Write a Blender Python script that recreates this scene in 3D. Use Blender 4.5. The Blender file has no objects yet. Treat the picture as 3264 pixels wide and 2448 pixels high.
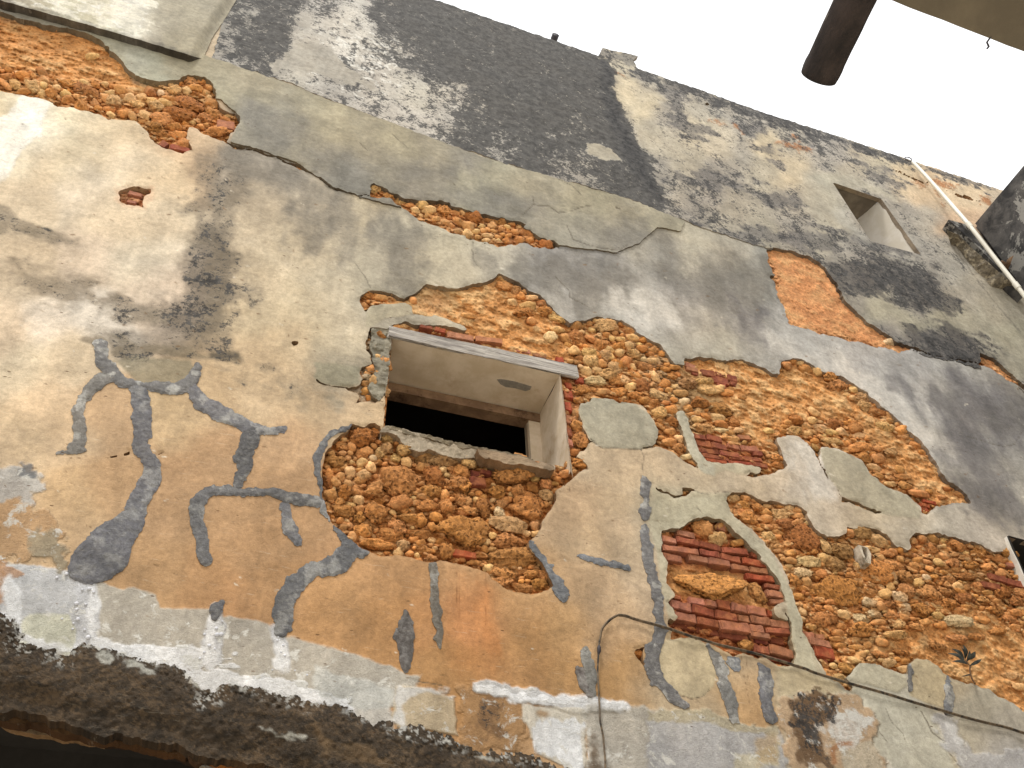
import bpy, math, random
import numpy as np
from mathutils import Vector, Matrix

# ------------------------------------------------------------------ camera, sky, sun, exposure
S = bpy.context.scene
COL = S.collection
F_PX = 2742.787
D = 4.5            # distance of the lens from the wall
EYE = 1.6
cc = np.array([1632., 1224.])
v1 = np.array([1500., -1480.]); v2 = np.array([12000., 3500.])
Zc = np.r_[v1-cc, F_PX]; Zc /= np.linalg.norm(Zc)
Xc = np.r_[v2-cc, F_PX]; Xc /= np.linalg.norm(Xc)
Yc = np.cross(Zc, Xc)
MW = np.array([Xc, Yc, Zc])                      # camera (x right, y down, z forward) -> world
cam_d = bpy.data.cameras.new('camera'); cam = bpy.data.objects.new('camera', cam_d); COL.objects.link(cam)
R = Matrix(((MW[0][0], -MW[0][1], -MW[0][2]), (MW[1][0], -MW[1][1], -MW[1][2]), (MW[2][0], -MW[2][1], -MW[2][2])))
cam.matrix_world = Matrix.Translation((0, -D, EYE)) @ R.to_4x4()
cam_d.sensor_width = 36; cam_d.lens = 36*F_PX/3264; cam_d.clip_end = 500; cam_d.clip_start = 0.02
S.camera = cam

SUN_EL, SUN_AZ = 66, -34      # azimuth measured from the direction facing the wall, negative = from the left
w = bpy.data.worlds.new('World'); S.world = w; w.use_nodes = True
nt = w.node_tree; bg = nt.nodes['Background']
sky = nt.nodes.new('ShaderNodeTexSky'); sky.sky_type = 'NISHITA'; sky.sun_disc = False
sky.sun_elevation = math.radians(SUN_EL); sky.sun_rotation = math.radians(180+SUN_AZ)
sky.dust_density = 4; sky.ozone_density = 1
# a closed white cloud deck over the clear sky
cl = nt.nodes.new('ShaderNodeMix'); cl.data_type = 'RGBA'
cl.inputs[0].default_value = 0.94
nt.links.new(sky.outputs[0], cl.inputs[6]); cl.inputs[7].default_value = (13.0, 13.0, 13.0, 1)
nt.links.new(cl.outputs[2], bg.inputs[0]); bg.inputs[1].default_value = 0.102
sd = bpy.data.lights.new('sun', 'SUN'); sd.energy = 2.9; sd.angle = math.radians(9); sd.color = (1, .98, .94)
sun = bpy.data.objects.new('sun', sd); COL.objects.link(sun)
el, az = math.radians(SUN_EL), math.radians(SUN_AZ)
to_sun = Vector((math.sin(az)*math.cos(el), -math.cos(az)*math.cos(el), math.sin(el)))
sun.rotation_euler = (-to_sun).to_track_quat('-Z', 'Y').to_euler()
S.view_settings.view_transform = 'Standard'; S.view_settings.look = 'None'
S.view_settings.gamma = 1; S.view_settings.use_curve_mapping = False
S.view_settings.exposure = 0.22

rnd = random.Random(7)
rs = np.random.RandomState(11)

# ------------------------------------------------------------------ geometry of the view: pixel of the photo <-> point of the wall
def ray(u, v):
    u = np.asarray(u, float)-1632; v = np.asarray(v, float)-1224
    return [MW[k][0]*u+MW[k][1]*v+MW[k][2]*F_PX for k in range(3)]
def on_wall(u, v, h=0.0):
    """point of the plane y=-h (h metres in front of the wall) seen at photo pixel u,v"""
    dx, dy, dz = ray(u, v); t = (D-h)/dy
    return dx*t, -h+0*t, EYE+dz*t
def PW(p, h=0.0): return Vector([float(q) for q in on_wall(p[0], p[1], h)])
def at_z(p, z):
    dx, dy, dz = ray(*p); t = (z-EYE)/dz; return Vector((dx*t, dy*t-D, z))
def at_x(p, x):
    dx, dy, dz = ray(*p); t = x/dx; return Vector((x, dy*t-D, EYE+dz*t))
def fr(ox, oy, s): return lambda pts: [(ox+p[0]/s, oy+p[1]/s)+tuple(p[2:]) for p in pts]
fT = fr(0, 0, 2212/3264)
fA = fr(0, 0, 2.074); fB = fr(1000, 0, 2.074); fC = fr(2000, 0, 2.074); fD = fr(2264, 400, 2.074)
fE = fr(0, 800, 2.074); fG = fr(1000, 800, 2.074); fH = fr(1800, 1000, 2.5925); fI = fr(2464, 1000, 2.5925)
fJ = fr(0, 1648, 2.074); fK = fr(1000, 1648, 2.074); fL = fr(1800, 1648, 2.5925); fM = fr(2264, 1648, 2.074)
fN = fr(1000, 1350, 4.148); fO = fr(1400, 1450, 4.148); fP = fr(2500, 1650, 4.148)

# ------------------------------------------------------------------ noise
def vnoise(x, y, seed=0):
    x = np.asarray(x, np.float32); y = np.asarray(y, np.float32)
    xi = np.floor(x); yi = np.floor(y); fx = x-xi; fy = y-yi
    xi = xi.astype(np.int64); yi = yi.astype(np.int64)
    def h(a, b):
        n = (a*374761393+b*668265263+seed*974634777) & 0xffffffff
        n = ((n ^ (n >> 13))*1274126177) & 0xffffffff
        n = (n ^ (n >> 16)) & 0xffff
        return n.astype(np.float32)/32767.5-1
    fx = fx*fx*fx*(fx*(fx*6-15)+10); fy = fy*fy*fy*(fy*(fy*6-15)+10)
    a = h(xi, yi); b = h(xi+1, yi); c = h(xi, yi+1); d = h(xi+1, yi+1)
    return (a+(b-a)*fx)*(1-fy)+(c+(d-c)*fx)*fy
def fbm(x, y, o=4, seed=0, g=.5):
    r = 0; a = 1; n = 0
    for k in range(o):
        r = r+a*vnoise(x*2**k+13.7*k, y*2**k+7.1*k, seed+k*31); n += a; a *= g
    return r/n*1.5
def sstep(a, b, x):
    t = np.clip((x-a)/(b-a), 0, 1); return t*t*(3-2*t)
def s2l(c):
    c = np.asarray(c, float)/255
    return np.where(c <= .04045, c/12.92, ((c+.055)/1.055)**2.4)
KA = 0.80        # colour seen in the photo -> base colour
def alb(*c): return tuple(s2l(c)*KA)

def sdf(pts, u, v):
    """signed distance in photo pixels, positive inside"""
    d = np.full(u.shape, 1e9, np.float32); ins = np.zeros(u.shape, bool)
    n = len(pts)
    for i in range(n):
        x0, y0 = pts[i][:2]; x1, y1 = pts[(i+1) % n][:2]
        ex, ey = x1-x0, y1-y0; L = ex*ex+ey*ey+1e-9
        t = np.clip(((u-x0)*ex+(v-y0)*ey)/L, 0, 1)
        d = np.minimum(d, (u-x0-t*ex)**2+(v-y0-t*ey)**2)
        if y0 != y1:
            ins ^= ((v >= y0) != (v >= y1)) & (u < x0+(v-y0)*ex/(ey if ey else 1e-9))
    d = np.sqrt(d)
    return np.where(ins, d, -d)
def sdline(pts, u, v):
    """distance to a polyline whose points carry (x, y, full width); positive inside the stroke"""
    best = np.full(u.shape, -1e9, np.float32)
    if len(pts) == 1: pts = [pts[0], pts[0]]
    for i in range(len(pts)-1):
        x0, y0, w0 = pts[i]; x1, y1, w1 = pts[i+1]
        ex, ey = x1-x0, y1-y0; L = ex*ex+ey*ey+1e-9
        t = np.clip(((u-x0)*ex+(v-y0)*ey)/L, 0, 1)
        d = np.sqrt((u-x0-t*ex)**2+(v-y0-t*ey)**2)
        best = np.maximum(best, (w0+(w1-w0)*t)*.5-d)
    return best
def sc(f, s, pts): return [(p[0], p[1], p[2]/s) for p in f(pts)]     # stroke with its widths in the same frame

# ------------------------------------------------------------------ materials
def newmat(name):
    m = bpy.data.materials.new(name); m.use_nodes = True
    return m, m.node_tree, m.node_tree.nodes['Principled BSDF']
def N(nt, t, **kw):
    n = nt.nodes.new(t)
    for k, v in kw.items():
        if k.startswith('i_'):
            key = k[2:]; key = int(key) if key.isdigit() else key
            n.inputs[key].default_value = v
        else: setattr(n, k, v)
    return n
def Lk(nt, a, b): nt.links.new(a, b)
def noise(nt, vec, scale, detail=6, rough=.6, dist=0.0):
    n = N(nt, 'ShaderNodeTexNoise'); n.inputs['Scale'].default_value = scale; n.inputs['Detail'].default_value = detail
    n.inputs['Roughness'].default_value = rough; n.inputs['Distortion'].default_value = dist
    Lk(nt, vec, n.inputs['Vector']); return n.outputs['Fac']
def math_(nt, op, a, b=None, c=None, clamp=False):
    n = N(nt, 'ShaderNodeMath', operation=op); n.use_clamp = clamp
    for i, x in enumerate((a, b, c)):
        if x is None: continue
        if isinstance(x, (int, float)): n.inputs[i].default_value = x
        else: Lk(nt, x, n.inputs[i])
    return n.outputs[0]
def mrange(nt, x, a, b, c=0., d=1.):
    n = N(nt, 'ShaderNodeMapRange'); n.interpolation_type = 'SMOOTHSTEP'
    Lk(nt, x, n.inputs[0])
    for i, q in enumerate((a, b, c, d)): n.inputs[i+1].default_value = q
    return n.outputs[0]
def mixc(nt, f, a, b, mode='MIX'):
    n = N(nt, 'ShaderNodeMix', data_type='RGBA'); n.blend_type = mode
    for s, x in ((0, f), (6, a), (7, b)):
        if isinstance(x, (int, float)): n.inputs[s].default_value = x
        elif isinstance(x, tuple): n.inputs[s].default_value = (*x[:3], 1)
        else: Lk(nt, x, n.inputs[s])
    return n.outputs[2]
def coords(nt, scale=(1, 1, 1), obj=True):
    t = N(nt, 'ShaderNodeTexCoord'); mp = N(nt, 'ShaderNodeMapping'); mp.inputs['Scale'].default_value = scale
    Lk(nt, t.outputs['Object'], mp.inputs[0]); return mp.outputs[0]
def bump(nt, h, strength, dist, prev=None):
    b = N(nt, 'ShaderNodeBump'); b.inputs['Strength'].default_value = strength; b.inputs['Distance'].default_value = dist
    Lk(nt, h, b.inputs['Height'])
    if prev is not None: Lk(nt, prev, b.inputs['Normal'])
    return b.outputs[0]

def plaster_material(name, rough_bump=1.0):
    m, nt, p = newmat(name)
    c = coords(nt); cs = coords(nt, (0.95, 1, 1.0)); cv = coords(nt, (1.6, 1, .45))
    at = N(nt, 'ShaderNodeAttribute', attribute_name='col'); mk = N(nt, 'ShaderNodeAttribute', attribute_name='msk')
    sp = N(nt, 'ShaderNodeSeparateColor'); Lk(nt, mk.outputs['Color'], sp.inputs[0])
    n1 = noise(nt, cs, 3.2, 12, .66, .4); n2 = noise(nt, c, 24, 8, .74); n3 = noise(nt, c, 120, 4, .75); n5 = noise(nt, cv, 3.5, 8, .6, .2)
    base = at.outputs['Color']
    f1 = mrange(nt, n1, .3, .7, .80, 1.14)
    f2 = mrange(nt, n2, .32, .68, .84, 1.13)
    f5 = mrange(nt, n5, .3, .7, .86, 1.09)
    f = math_(nt, 'MULTIPLY', math_(nt, 'MULTIPLY', math_(nt, 'MULTIPLY', f1, f2), f5), mrange(nt, n3, .25, .75, .90, 1.09))
    cb = N(nt, 'ShaderNodeCombineColor'); [Lk(nt, f, cb.inputs[i]) for i in range(3)]
    base = mixc(nt, 1.0, base, cb.outputs[0], 'MULTIPLY')
    sc_ = noise(nt, coords(nt, (1.1, 1, 13)), 5, 6, .7, .2)
    base = mixc(nt, mrange(nt, sc_, .60, .70, 0, .30), base, mixc(nt, 1.0, base, (.62, .58, .52), 'MULTIPLY'))
    base = mixc(nt, mrange(nt, sc_, .40, .32, 0, .22), base, alb(226, 214, 192))
    # warm / cool drift
    n4 = noise(nt, c, .9, 6, .6)
    base = mixc(nt, mrange(nt, n4, .35, .65, 0, .3), base, mixc(nt, 1.0, base, (1.07, .95, .80), 'MULTIPLY'))
    # flaking white lime
    fn = noise(nt, cs, 9, 10, .68, .4)
    ff = mrange(nt, math_(nt, 'ADD', sp.outputs[1], math_(nt, 'MULTIPLY', math_(nt, 'SUBTRACT', fn, .5), 1.9)), .44, .6)
    base = mixc(nt, math_(nt, 'MULTIPLY', ff, .82), base, alb(232, 228, 218))
    # black mould in mottled colonies
    mn = noise(nt, cs, 6.5, 14, .78, .6); mn2 = noise(nt, cs, 30, 8, .8)
    mm = math_(nt, 'ADD', math_(nt, 'MULTIPLY', math_(nt, 'SUBTRACT', mn, .5), 2.8), math_(nt, 'MULTIPLY', math_(nt, 'SUBTRACT', mn2, .5), 2.4))
    mm = math_(nt, 'ADD', mm, math_(nt, 'MULTIPLY', math_(nt, 'SUBTRACT', n5, .5), 1.3))
    mf = mrange(nt, math_(nt, 'ADD', sp.outputs[0], mm), .30, .56)
    mf = math_(nt, 'MULTIPLY', mf, mrange(nt, sp.outputs[0], .02, .2))
    dark = mixc(nt, mrange(nt, noise(nt, cs, 11, 10, .8), .38, .62), alb(31, 31, 33), alb(84, 82, 80))
    base = mixc(nt, math_(nt, 'MULTIPLY', mf, .9), base, dark)
    # small pits and specks
    vo = N(nt, 'ShaderNodeTexVoronoi', voronoi_dimensions='3D', feature='F1'); vo.inputs['Scale'].default_value = 9
    vo.inputs['Randomness'].default_value = 1; Lk(nt, coords(nt, (1, 1, 2.2)), vo.inputs['Vector'])
    pit = math_(nt, 'MULTIPLY', mrange(nt, vo.outputs['Distance'], .05, .11, 1, 0), mrange(nt, noise(nt, c, 3.1, 2), .56, .6))
    base = mixc(nt, math_(nt, 'MULTIPLY', pit, .65), base, alb(112, 78, 48))
    Lk(nt, base, p.inputs['Base Color'])
    p.inputs['Roughness'].default_value = .93; p.inputs['Specular IOR Level'].default_value = .25
    ra = math_(nt, 'MULTIPLY_ADD', sp.outputs[2], 5.0, 1.0)
    h = math_(nt, 'MULTIPLY', math_(nt, 'ADD', math_(nt, 'MULTIPLY', n2, .6), math_(nt, 'MULTIPLY', n3, .35)), ra)
    h = math_(nt, 'ADD', h, math_(nt, 'MULTIPLY', noise(nt, c, 5, 5, .5), 1.6))
    h = math_(nt, 'SUBTRACT', h, math_(nt, 'MULTIPLY', pit, 1.2))
    h = math_(nt, 'ADD', h, math_(nt, 'MULTIPLY', ff, .25))
    Lk(nt, bump(nt, h, min(1, .8*rough_bump), .014), p.inputs['Normal'])
    return m
M_PLASTER = plaster_material('weathered_plaster')
M_CEMENT = plaster_material('trowelled_cement', 1.6)

def rubble_material():
    m, nt, p = newmat('sandy_lime_mortar')
    c = coords(nt)
    at = N(nt, 'ShaderNodeAttribute', attribute_name='col')
    n1 = noise(nt, c, 9, 9, .7); n2 = noise(nt, c, 34, 9, .8); n3 = noise(nt, c, 3, 4, .6)
    f = math_(nt, 'MULTIPLY', mrange(nt, n1, .3, .7, .72, 1.26), mrange(nt, n2, .34, .64, .62, 1.28))
    cb = N(nt, 'ShaderNodeCombineColor'); [Lk(nt, f, cb.inputs[i]) for i in range(3)]
    b = mixc(nt, 1.0, at.outputs['Color'], cb.outputs[0], 'MULTIPLY')
    b = mixc(nt, mrange(nt, n3, .45, .7, 0, .35), b, alb(226, 190, 135))
    Lk(nt, b, p.inputs['Base Color']); p.inputs['Roughness'].default_value = .97; p.inputs['Specular IOR Level'].default_value = .15
    h = math_(nt, 'ADD', math_(nt, 'MULTIPLY', n1, .9), math_(nt, 'MULTIPLY', n2, .6))
    Lk(nt, bump(nt, h, 1.0, .022), p.inputs['Normal'])
    return m
M_RUBBLE = rubble_material()

def stone_material(name, pit_strength, dusty):
    m, nt, p = newmat(name)
    tc = N(nt, 'ShaderNodeTexCoord'); g = N(nt, 'ShaderNodeNewGeometry'); oi = N(nt, 'ShaderNodeObjectInfo')
    c = g.outputs['Position']
    n1 = noise(nt, c, 13, 9, .74); n2 = noise(nt, c, 36, 9, .8, .4)
    vo = N(nt, 'ShaderNodeTexVoronoi', feature='F1'); vo.inputs['Scale'].default_value = 36
    wv = N(nt, 'ShaderNodeVectorMath', operation='MULTIPLY_ADD')
    nn = N(nt, 'ShaderNodeTexNoise'); nn.inputs['Scale'].default_value = 30; Lk(nt, c, nn.inputs['Vector'])
    Lk(nt, nn.outputs['Color'], wv.inputs[0]); wv.inputs[1].default_value = (.03, .03, .03); Lk(nt, c, wv.inputs[2])
    Lk(nt, wv.outputs[0], vo.inputs['Vector'])
    pits = mrange(nt, vo.outputs['Distance'], .18, .5, 1, 0)
    pm = math_(nt, 'MULTIPLY', pits, mrange(nt, n1, .42, .58, 0, 1))
    f = math_(nt, 'MULTIPLY', mrange(nt, n1, .3, .7, .84, 1.26), mrange(nt, n2, .36, .62, .58, 1.34))
    cb = N(nt, 'ShaderNodeCombineColor'); [Lk(nt, f, cb.inputs[i]) for i in range(3)]
    b = mixc(nt, 1.0, oi.outputs['Color'], cb.outputs[0], 'MULTIPLY')
    b = mixc(nt, math_(nt, 'MULTIPLY', pm, .6*pit_strength), b, alb(112, 66, 30))
    b = mixc(nt, mrange(nt, noise(nt, c, 6, 5, .6), .5, .68, 0, dusty), b, alb(222, 160, 100))
    Lk(nt, b, p.inputs['Base Color']); p.inputs['Roughness'].default_value = .96; p.inputs['Specular IOR Level'].default_value = .15
    h = math_(nt, 'ADD', math_(nt, 'MULTIPLY', n2, .9), math_(nt, 'MULTIPLY', n1, 1.0))
    h = math_(nt, 'SUBTRACT', h, math_(nt, 'MULTIPLY', pm, .8*pit_strength))
    Lk(nt, bump(nt, h, 1.0, .03), p.inputs['Normal'])
    return m
M_STONE = stone_material('limestone', .7, .6)
M_CORAL = stone_material('pitted_coral_stone', 1.2, .35)

def brick_material():
    m, nt, p = newmat('old_red_brick')
    g = N(nt, 'ShaderNodeNewGeometry'); oi = N(nt, 'ShaderNodeObjectInfo'); c = g.outputs['Position']
    n1 = noise(nt, c, 18, 7, .65); n2 = noise(nt, c, 90, 6, .7)
    f = math_(nt, 'MULTIPLY', mrange(nt, n1, .3, .7, .7, 1.25), mrange(nt, n2, .3, .7, .82, 1.12))
    cb = N(nt, 'ShaderNodeCombineColor'); [Lk(nt, f, cb.inputs[i]) for i in range(3)]
    b = mixc(nt, 1.0, oi.outputs['Color'], cb.outputs[0], 'MULTIPLY')
    b = mixc(nt, mrange(nt, noise(nt, c, 10, 8, .75), .46, .66, 0, .5), b, alb(196, 126, 80))
    Lk(nt, b, p.inputs['Base Color']); p.inputs['Roughness'].default_value = .92; p.inputs['Specular IOR Level'].default_value = .2
    h = math_(nt, 'ADD', math_(nt, 'MULTIPLY', n2, .5), n1)
    Lk(nt, bump(nt, h, .9, .010), p.inputs['Normal'])
    return m
M_BRICK = brick_material()

def simple_material(name, c1, c2, scale=(6, 6, 6), nsc=4, b_str=.6, b_dist=.006, rough=.9, c3=None, f3=(.55, .62), dist=.2, detail=9):
    m, nt, p = newmat(name); c = coords(nt, scale)
    n1 = noise(nt, c, nsc, detail, .68, dist)
    b = mixc(nt, mrange(nt, n1, .35, .65), c1, c2)
    if c3 is not None: b = mixc(nt, mrange(nt, noise(nt, c, nsc*.6, 8, .7, .3), *f3), b, c3)
    Lk(nt, b, p.inputs['Base Color']); p.inputs['Roughness'].default_value = rough; p.inputs['Specular IOR Level'].default_value = .25
    Lk(nt, bump(nt, math_(nt, 'ADD', n1, math_(nt, 'MULTIPLY', noise(nt, c, nsc*9, 5, .7), .4)), b_str, b_dist), p.inputs['Normal'])
    return m
M_WOOD = simple_material('grey_driftwood', alb(140, 132, 126), alb(220, 211, 198), (1.0, 34, 34), 2.2, 1.0, .02, .85, alb(176, 150, 108), (.60, .66), 0)
M_REVEAL = simple_material('dusty_reveal_plaster', alb(206, 186, 158), alb(226, 208, 184), (1, 1, 1), 4, .5, .006, .9, alb(182, 152, 118), (.50, .72))
M_REVEAL2 = simple_material('pale_reveal_plaster', alb(205, 196, 180), alb(222, 215, 205), (1, 1, 1), 3, .3, .004, .9, alb(170, 155, 138), (.55, .68))
M_NSOF = simple_material('grime_and_shade_soffit', alb(150, 138, 120), alb(112, 102, 90), (1, 1, 1), 2.5, .4, .004, .9)  # niche soffit: its shade, along with grime, is put into a darker base colour
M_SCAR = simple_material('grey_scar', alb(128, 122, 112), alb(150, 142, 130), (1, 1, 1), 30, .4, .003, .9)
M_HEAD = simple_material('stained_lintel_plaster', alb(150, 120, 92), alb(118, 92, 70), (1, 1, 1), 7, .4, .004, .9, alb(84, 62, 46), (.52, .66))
M_FRAMEWOOD = simple_material('old_window_wood', alb(120, 98, 78), alb(176, 156, 130), (30, 30, 1.4), 2.4, .8, .006, .8, alb(60, 50, 42), (.56, .62), 0)
M_SILL = simple_material('broken_sill_mortar', alb(176, 160, 138), alb(215, 200, 178), (1, 1, 1), 14, .8, .01, .95, alb(120, 110, 92), (.52, .64))
M_DARKROOM = simple_material('dark_interior', alb(52, 48, 44), alb(60, 56, 52), (1, 1, 1), 4, .2, .003, .95)  # near-black base colour of the room, the doorway and the corner window
M_LOG = simple_material('mossy_concrete', alb(70, 60, 56), alb(42, 38, 37), (1, .5, 1), 9, .8, .01, .95, alb(150, 144, 132), (.58, .66))
M_SLAB = simple_material('eave_concrete', alb(132, 120, 100), alb(112, 102, 86), (1, 1, 1), 3, .5, .004, .9)
M_RING = simple_material('lichen_concrete', alb(40, 39, 39), alb(96, 92, 88), (1, 1, 1), 4, .8, .01, .95, alb(150, 146, 138), (.55, .58))
M_BROKEN = simple_material('broken_concrete', alb(150, 138, 118), alb(106, 98, 86), (1, 1, 1), 22, 1.0, .02, .95, alb(196, 182, 156), (.5, .62))
M_PIPE = simple_material('white_plastic_pipe', alb(236, 232, 218), alb(226, 220, 204), (1, 1, 1), 5, .05, .001, .45)
M_CABLE = simple_material('dusty_black_cable', alb(82, 70, 56), alb(122, 104, 82), (1, 1, 1), 30, .5, .002, .7, alb(48, 44, 40), (.5, .6))
M_SPOUT = simple_material('black_stub_pipe', alb(50, 46, 52), alb(66, 62, 66), (1, 1, 1), 12, .3, .002, .6)
M_LEAF = simple_material('dusty_leaf', alb(48, 50, 46), alb(84, 84, 76), (1, 1, 1), 30, .2, .002, .6)
M_STEM = simple_material('dry_stem', alb(128, 96, 72), alb(150, 122, 96), (1, 1, 1), 30, .2, .002, .8)
M_DRYLEAF = simple_material('dry_brown_leaf', alb(110, 82, 58), alb(140, 112, 84), (1, 1, 1), 20, .3, .002, .8)
M_GROUND = simple_material('pale_paving', alb(226, 218, 202), alb(206, 198, 182), (1, 1, 1), 2, .3, .006, .95)
M_SHREDS = simple_material('peeling_orange_render', alb(196, 132, 66), alb(120, 84, 50), (1, 2, 1), 5, .9, .02, .95, alb(70, 56, 42), (.52, .6))
M_OPP = simple_material('limewashed_render', alb(228, 220, 200), alb(216, 206, 186), (1, 1, 1), 2, .3, .006, .95)

# ------------------------------------------------------------------ small mesh helpers
def link_mesh(name, verts, faces, mat, parent=None, smooth=False):
    me = bpy.data.meshes.new(name); me.from_pydata([tuple(v) for v in verts], [], faces); me.update()
    if smooth: me.polygons.foreach_set('use_smooth', [True]*len(me.polygons))
    me.materials.append(mat)
    o = bpy.data.objects.new(name, me); COL.objects.link(o)
    if parent is not None: o.parent = parent; o.matrix_parent_inverse = parent.matrix_world.inverted()
    return o
def empty(name, loc, label, cat, group=None):
    o = bpy.data.objects.new(name, None); COL.objects.link(o); o.location = loc
    o['label'] = label; o['category'] = cat
    if group: o['group'] = group
    o.empty_display_size = .2
    bpy.context.view_layer.update()
    return o
def tube(path, rad, seg=10, caps=True, rfun=None):
    V = []; Fc = []; n = len(path); prev = None
    for i, p in enumerate(path):
        a = path[max(i-1, 0)]; b = path[min(i+1, n-1)]; t = (b-a).normalized()
        x = t.cross(Vector((0, 0, 1)) if abs(t.z) < .9 else Vector((1, 0, 0))).normalized() if prev is None else (prev-t*prev.dot(t)).normalized()
        prev = x; y = t.cross(x); r = rad if rfun is None else rfun(i)
        for k in range(seg):
            th = 2*math.pi*k/seg; V.append(p+x*math.cos(th)*r+y*math.sin(th)*r)
    for i in range(n-1):
        for k in range(seg):
            a = i*seg+k; b = i*seg+(k+1) % seg; Fc.append((a, b, b+seg, a+seg))
    if caps: Fc.append(tuple(range(seg-1, -1, -1))); Fc.append(tuple(range((n-1)*seg, n*seg)))
    return V, Fc
def smooth_path(pts, k=6):
    out = []
    for i in range(len(pts)-1):
        p0 = pts[max(i-1, 0)]; p1 = pts[i]; p2 = pts[i+1]; p3 = pts[min(i+2, len(pts)-1)]
        for j in range(k):
            t = j/k
            out.append(.5*((2*p1)+(p2-p0)*t+(2*p0-5*p1+4*p2-p3)*t*t+(3*p1-p0-3*p2+p3)*t**3))
    out.append(pts[-1]); return out

# ------------------------------------------------------------------ grids laid over the wall
class Grid:
    def __init__(s, U, V):
        s.U = U.astype(np.float32); s.V = V.astype(np.float32)
        s.u, s.v = np.meshgrid(s.U, s.V)
        x, y, z = on_wall(s.u, s.v); s.x = x.astype(np.float32); s.z = z.astype(np.float32)
        s.wx = fbm(s.x*2.2, s.z*2.2, 5, 3); s.wz = fbm(s.x*2.2, s.z*2.2, 5, 9)
        s.fx = fbm(s.x*17, s.z*17, 4, 21); s.fz = fbm(s.x*17, s.z*17, 4, 27)
    def box(s, pts, m):
        a = [p[0] for p in pts]; b = [p[1] for p in pts]
        i0, i1 = np.searchsorted(s.U, [min(a)-m, max(a)+m]); j0, j1 = np.searchsorted(s.V, [min(b)-m, max(b)+m])
        return slice(j0, j1), slice(i0, i1)

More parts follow.
